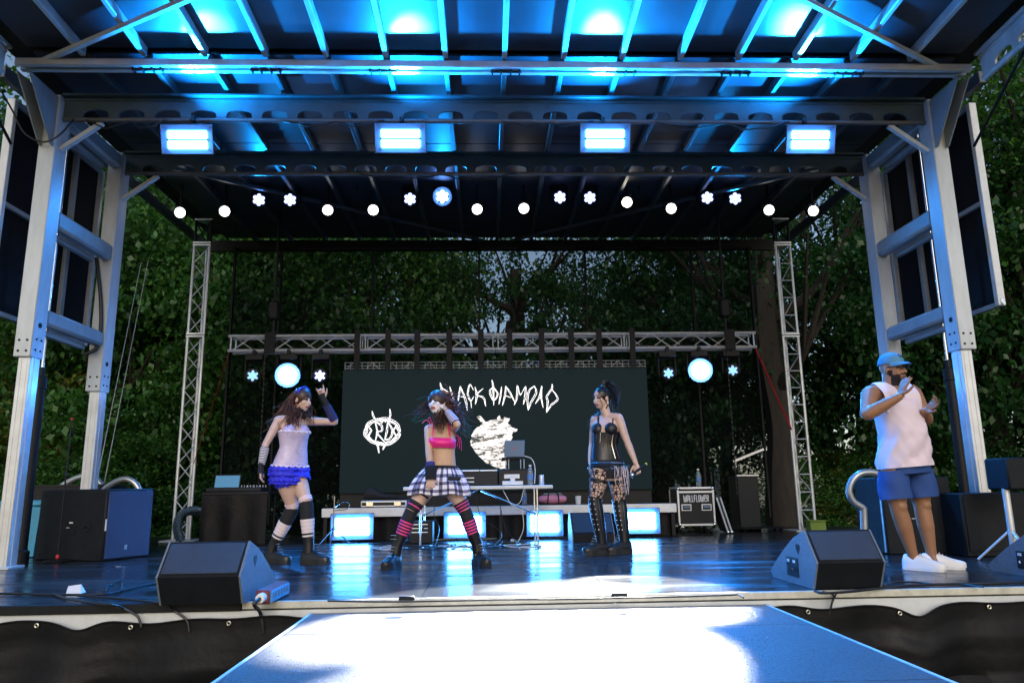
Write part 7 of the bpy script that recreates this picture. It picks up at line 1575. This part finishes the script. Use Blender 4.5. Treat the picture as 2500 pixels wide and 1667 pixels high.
# ---------------------------------------------------------------- the man on the right
def man():
    Y = 6.08; j = lambda x, y, dy=0.0: ony(x, y, Y+dy)
    J = dict(hipA=j(2178, 1124, -0.02), hipB=j(2236, 1120, 0.03), waist=j(2198, 1058), shA=j(2124, 962, -0.04), shB=j(2228, 960, 0.07), elA=j(2116, 1012, -0.20), wrA=j(2196, 968, -0.33), elB=j(2262, 1024, 0.02), wrB=j(2256, 1004, -0.16),
             knA=j(2192, 1236, -0.04), anA=None, knB=j(2250, 1232, 0.04), anB=None)
    fA, fB = onz(2200, 1384, 0), onz(2252, 1383, 0); J['anA'] = V(fA[0]-0.005, Y-0.02, 0.10); J['anB'] = V(fB[0]-0.005, Y+0.03, 0.10)
    t = thing('person', 'man in white tank top, blue shorts and blue cap gesturing with both hands', 'person', ((fA[0]+fB[0])/2, Y, 0))
    B = Body(J, V(0.46, -0.88, 0.02), V(0.0, 0, 1), male=True); B.P = MP; b = MB()
    B.torso(b, -0.28, 1.10, 18)
    H = j(2180, 902, -0.02); nb = B.chest+B.ax*0.03; limb(b, [nb-B.ax*0.03, lerp(nb, H, 0.5)-B.face*0.006, H-B.hup*0.03-B.face*0.02], [0.078, 0.068, 0.066], 14, 3); B.head(b, H, 1.08, 1.04)
    for s in 'AB': limb(b, [lerp(B.chest, J['sh'+s], 0.3)+B.ax*0.02, J['sh'+s]], [0.075, 0.072], 14, 3)
    AR = (0.072, 0.068, 0.056, 0.050, 0.054, 0.046, 0.032)
    arm(b, J['shA'], J['elA'], J['wrA'], 1, AR); arm(b, J['shB'], J['elB'], J['wrB'], 1, AR)
    B.hand(b, J['wrA'], unit(V(0.42, -0.1, 0.95)), V(0.9, 0.2, -0.3), 1.12, 0.12, 0.10, thumb=-1)
    B.hand(b, J['wrB'], unit(V(0.35, -0.75, 0.45)), V(-0.8, -0.35, 0.4), 1.12, 0.35, 0.20, thumb=1)
    LG = (0.098, 0.098, 0.080, 0.064, 0.066, 0.064, 0.043, 0.040)
    leg(b, J['hipA']-B.ax*0.02, J['knA'], J['anA'], 1, LG); leg(b, J['hipB']-B.ax*0.02, J['knB'], J['anB'], 1, LG)
    for s in 'AB': b.ball(J['kn'+s]+V(0.01, -0.03, 0), (0.05, 0.045, 0.055)); limb(b, [J['an'+s], J['an'+s]+V(0.02, -0.02, -0.05)], [0.042, 0.04], 10, 3)
    def rule(C_, lx, ly, lz):
        m = face_rule(0)(C_, lx, ly, lz)
        hd = (np.abs(lx) < 0.085) & (lz > -0.14) & (ly > -0.03)
        bd = hd & (lz < -0.052-0.45*np.maximum(0, 0.045-np.abs(lx))*(np.abs(lx) < 0.045)) & (ly > 0.0+0.4*(lz+0.1)) & (m == 0) & ~((np.abs(lx) < 0.028) & (np.abs(lz+0.066) < 0.016) & (ly > 0.07)) & (ly > 0.005)
        side = hd & (np.abs(lx) > 0.060) & (lz < -0.012) & (ly > -0.005) & (ly < 0.035)
        mous = hd & (np.abs(lx) < 0.034) & (np.abs(lz+0.049) < 0.007) & (ly > 0.07)
        m[bd | side | mous] = 3; return m
    B.finish(b, 'body', ['skin_brown', 'eye_dark', 'lips_brown', 'beard'], t, 0.007, rule)
    lat, f = B.frame(0.6)
    # tank top: body tube, shoulder straps joined in one shell
    b = MB(); o, i_ = [], []; N_ = 48
    for tt in np.linspace(-0.13, 0.99, 26):
        rx, ry, fw = B.prof(max(tt, 0.0), 0.022+0.05*max(0, 0.35-tt)); rx = max(rx, 0.224-0.12*max(0, tt)) if tt < 0.35 else rx; ry = max(ry, 0.176) if tt < 0.1 else ry; R = B.ring(tt, rx, ry, fw, N_)
        w = 0.009*(1.1-tt)
        R = [p+f*w*(math.sin(k*0.8+tt*16)+0.6*math.sin(k*1.7-tt*23))+lat*0.007*math.sin(k*1.1+tt*9)*(1-tt) for k, p in enumerate(R)]
        if tt > 0.72:    # arm holes: pull the sides in
            q = ((tt-0.72)/0.27); R = [lerp(p, p-lat*np.dot(p-B.spine(tt), lat)*0.20*q, abs(math.cos(2*math.pi*k/N_))**3) for k, p in enumerate(R)]
        if tt > 0.86:    # neckline: lower the front
            q = (tt-0.86)/0.13; R = [p-B.ax*0.035*q*max(0, math.sin(2*math.pi*k/N_))**2*(abs(math.sin(2*math.pi*k/N_))) for k, p in enumerate(R)]
        o.append(R); i_.append([lerp(p, np.mean(R, 0), 0.03) for p in R])
    b.loft(o+i_[::-1]+[o[0]], False); sh = part('tank_top', b, 'cotton_white', t)
    for s, sg in (('A', -1), ('B', 1)):
        p = lerp(B.chest, J['sh'+s], 0.46); b = MB(); fr = p+f*0.118-B.ax*0.05; bk = p-f*0.115-B.ax*0.05; tp = p+B.ax*0.092
        pts = smoothpath([fr-B.ax*0.12-f*0.01, fr, lerp(fr, tp, 0.55)+f*0.030, tp, lerp(bk, tp, 0.55)-f*0.030, bk, bk-B.ax*0.12+f*0.01], 5); rings = []
        for k, q in enumerate(pts):
            T_ = unit(pts[min(k+1, len(pts)-1)]-pts[max(k-1, 0)]); N1 = unit(np.cross(T_, lat)); rings.append(ell(q, lat, N1, 0.080, 0.011, 14))
        b.loft(rings); part('shoulder_strap', b, 'cotton_white', sh)
    # shorts
    b = MB(); rings = []
    for tt, rx, ry in ((0.16, 0.172, 0.158), (0.0, 0.196, 0.162), (-0.12, 0.200, 0.155), (-0.24, 0.206, 0.150), (-0.33, 0.202, 0.142), (-0.38, 0.19, 0.12)): rings.append(B.ring(tt, rx, ry, 0.0, 36))
    b.loft(rings); st = part('shorts', b, 'shorts_blue', t)
    for s, sg in (('A', -1), ('B', 1)):
        hp, kn = J['hip'+s]+B.ax*0.02, J['kn'+s]+V(0, 0, 0.05); rr, r2 = [], []
        for i in range(9):
            u = i/8; p = lerp(hp, kn, 0.30+0.66*u)+lat*sg*0.012; r = 0.108+0.016*min(1, u*2.5); rr.append([p+lat*math.cos(a)*(r+0.009*math.sin(3*a+6*u+sg)*(0.4+u))*1.02+f*math.sin(a)*(r+0.004*math.sin(4*a+3*u)) for a in np.arange(32)*2*math.pi/32])
        r2 = [[lerp(p, np.mean(R, 0), 0.05) for p in R] for R in rr]
        b = MB(); b.loft(rr+r2[::-1]+[rr[0]], False); part('shorts_leg', b, 'shorts_blue', st)
    # shoes
    for s in 'AB':
        an = J['an'+s]; toe = V(0.62, -0.78, 0) if s == 'A' else V(0.90, -0.45, 0); b = MB(); b.loft(foot_rings(an, toe, 0.285, 0.048, 0.105, 0.022, 0.085)); so = part('shoe', b, 'shoe_white', t)
        part('sole', sole(an, toe, 0.285, 0.050, 0.026, 0.0, 0.085), 'shoe_white', so, False)
        d = unit(toe); sx = V(d[1], -d[0], 0); lb = MB()
        for i in range(5):
            c = V(an[0], an[1], 0.125-0.013*i)+d*(0.055+0.022*i); lb.tube([c-sx*0.022-V(0, 0, 0.006), c+V(0, 0, 0.004), c+sx*0.022-V(0, 0, 0.006)], 0.004, 5)
        part('laces', lb, 'cotton_white', so, kind='stuff')
    # cap with peak and mark
    k = B.hk; r_, f_, u_ = B.hrt, B.face, B.hup; c0 = H+u_*0.036*k-f_*0.012*k; rings = []
    for th in np.linspace(0.0, 1.5, 10): rings.append([c0+u_*(0.008+0.098*k*math.sin(th))+(r_*math.cos(a)*0.087*k+f_*math.sin(a)*0.106*k)*max(0.05, math.cos(th)**0.75) for a in np.arange(28)*2*math.pi/28])
    b = MB(); b.loft(rings); cp = part('cap', b, 'cap_blue', t)
    g_ = []
    for i in range(7):
        row = []
        for a in np.linspace(0.35, math.pi-0.35, 15): rr = 1+0.62*(i/6)*math.sin(a)**0.8; row.append(c0+u_*(0.014-0.020*(i/6)**1.5-0.012*abs(math.cos(a))*(i/6))+r_*math.cos(a)*0.087*k+f_*math.sin(a)*0.106*k*rr)
        g_.append(row)
    b = MB(); b.grid(g_); b.grid([[p-u_*0.006 for p in row] for row in g_]); part('peak', b, 'cap_blue', cp)
    mk = MB(); q = c0+u_*0.058*k+f_*0.086*k
    for sg in (-1, 1): mk.tube(smoothpath([q+r_*sg*0.022+u_*0.016, q+r_*sg*0.010+u_*0.004+f_*0.006, q+r_*sg*0.012-u_*0.008+f_*0.012], 4), 0.0045, 5); mk.tube([q+r_*sg*0.012+u_*0.004+f_*0.006, q+f_*0.012+u_*0.002], 0.004, 5)
    part('emblem', mk, 'knit_navy', cp)
    # glasses
    b = MB()
    for sg in (-1, 1):
        c = H+u_*0.006*k+f_*0.098*k+r_*sg*0.034*k; b.tube([c+r_*0.026*math.copysign(abs(math.cos(a))**0.6, math.cos(a))+u_*0.018*math.copysign(abs(math.sin(a))**0.6, math.sin(a)) for a in np.linspace(0, 6.28, 17)], 0.0038, 5); b.tube([c+r_*sg*0.026+u_*0.01, H+u_*0.012*k+r_*sg*0.088*k-f_*0.005], 0.0038, 5)
    b.tube([H+u_*0.01*k+f_*0.102*k-r_*0.01, H+u_*0.01*k+f_*0.102*k+r_*0.01], 0.0035, 5); part('glasses', b, 'eye_dark', t)
    # cord round the neck
    b = MB(); q = nb+B.ax*0.035; R = [q+lat*math.cos(a)*0.085+f*(math.sin(a)*0.082)-V(0, 0, 0.045*max(0, math.sin(a))) for a in np.linspace(0, 6.28, 24)]; b.tube(R, 0.006, 6); part('neck_cord', b, 'cap_blue', t)
man()
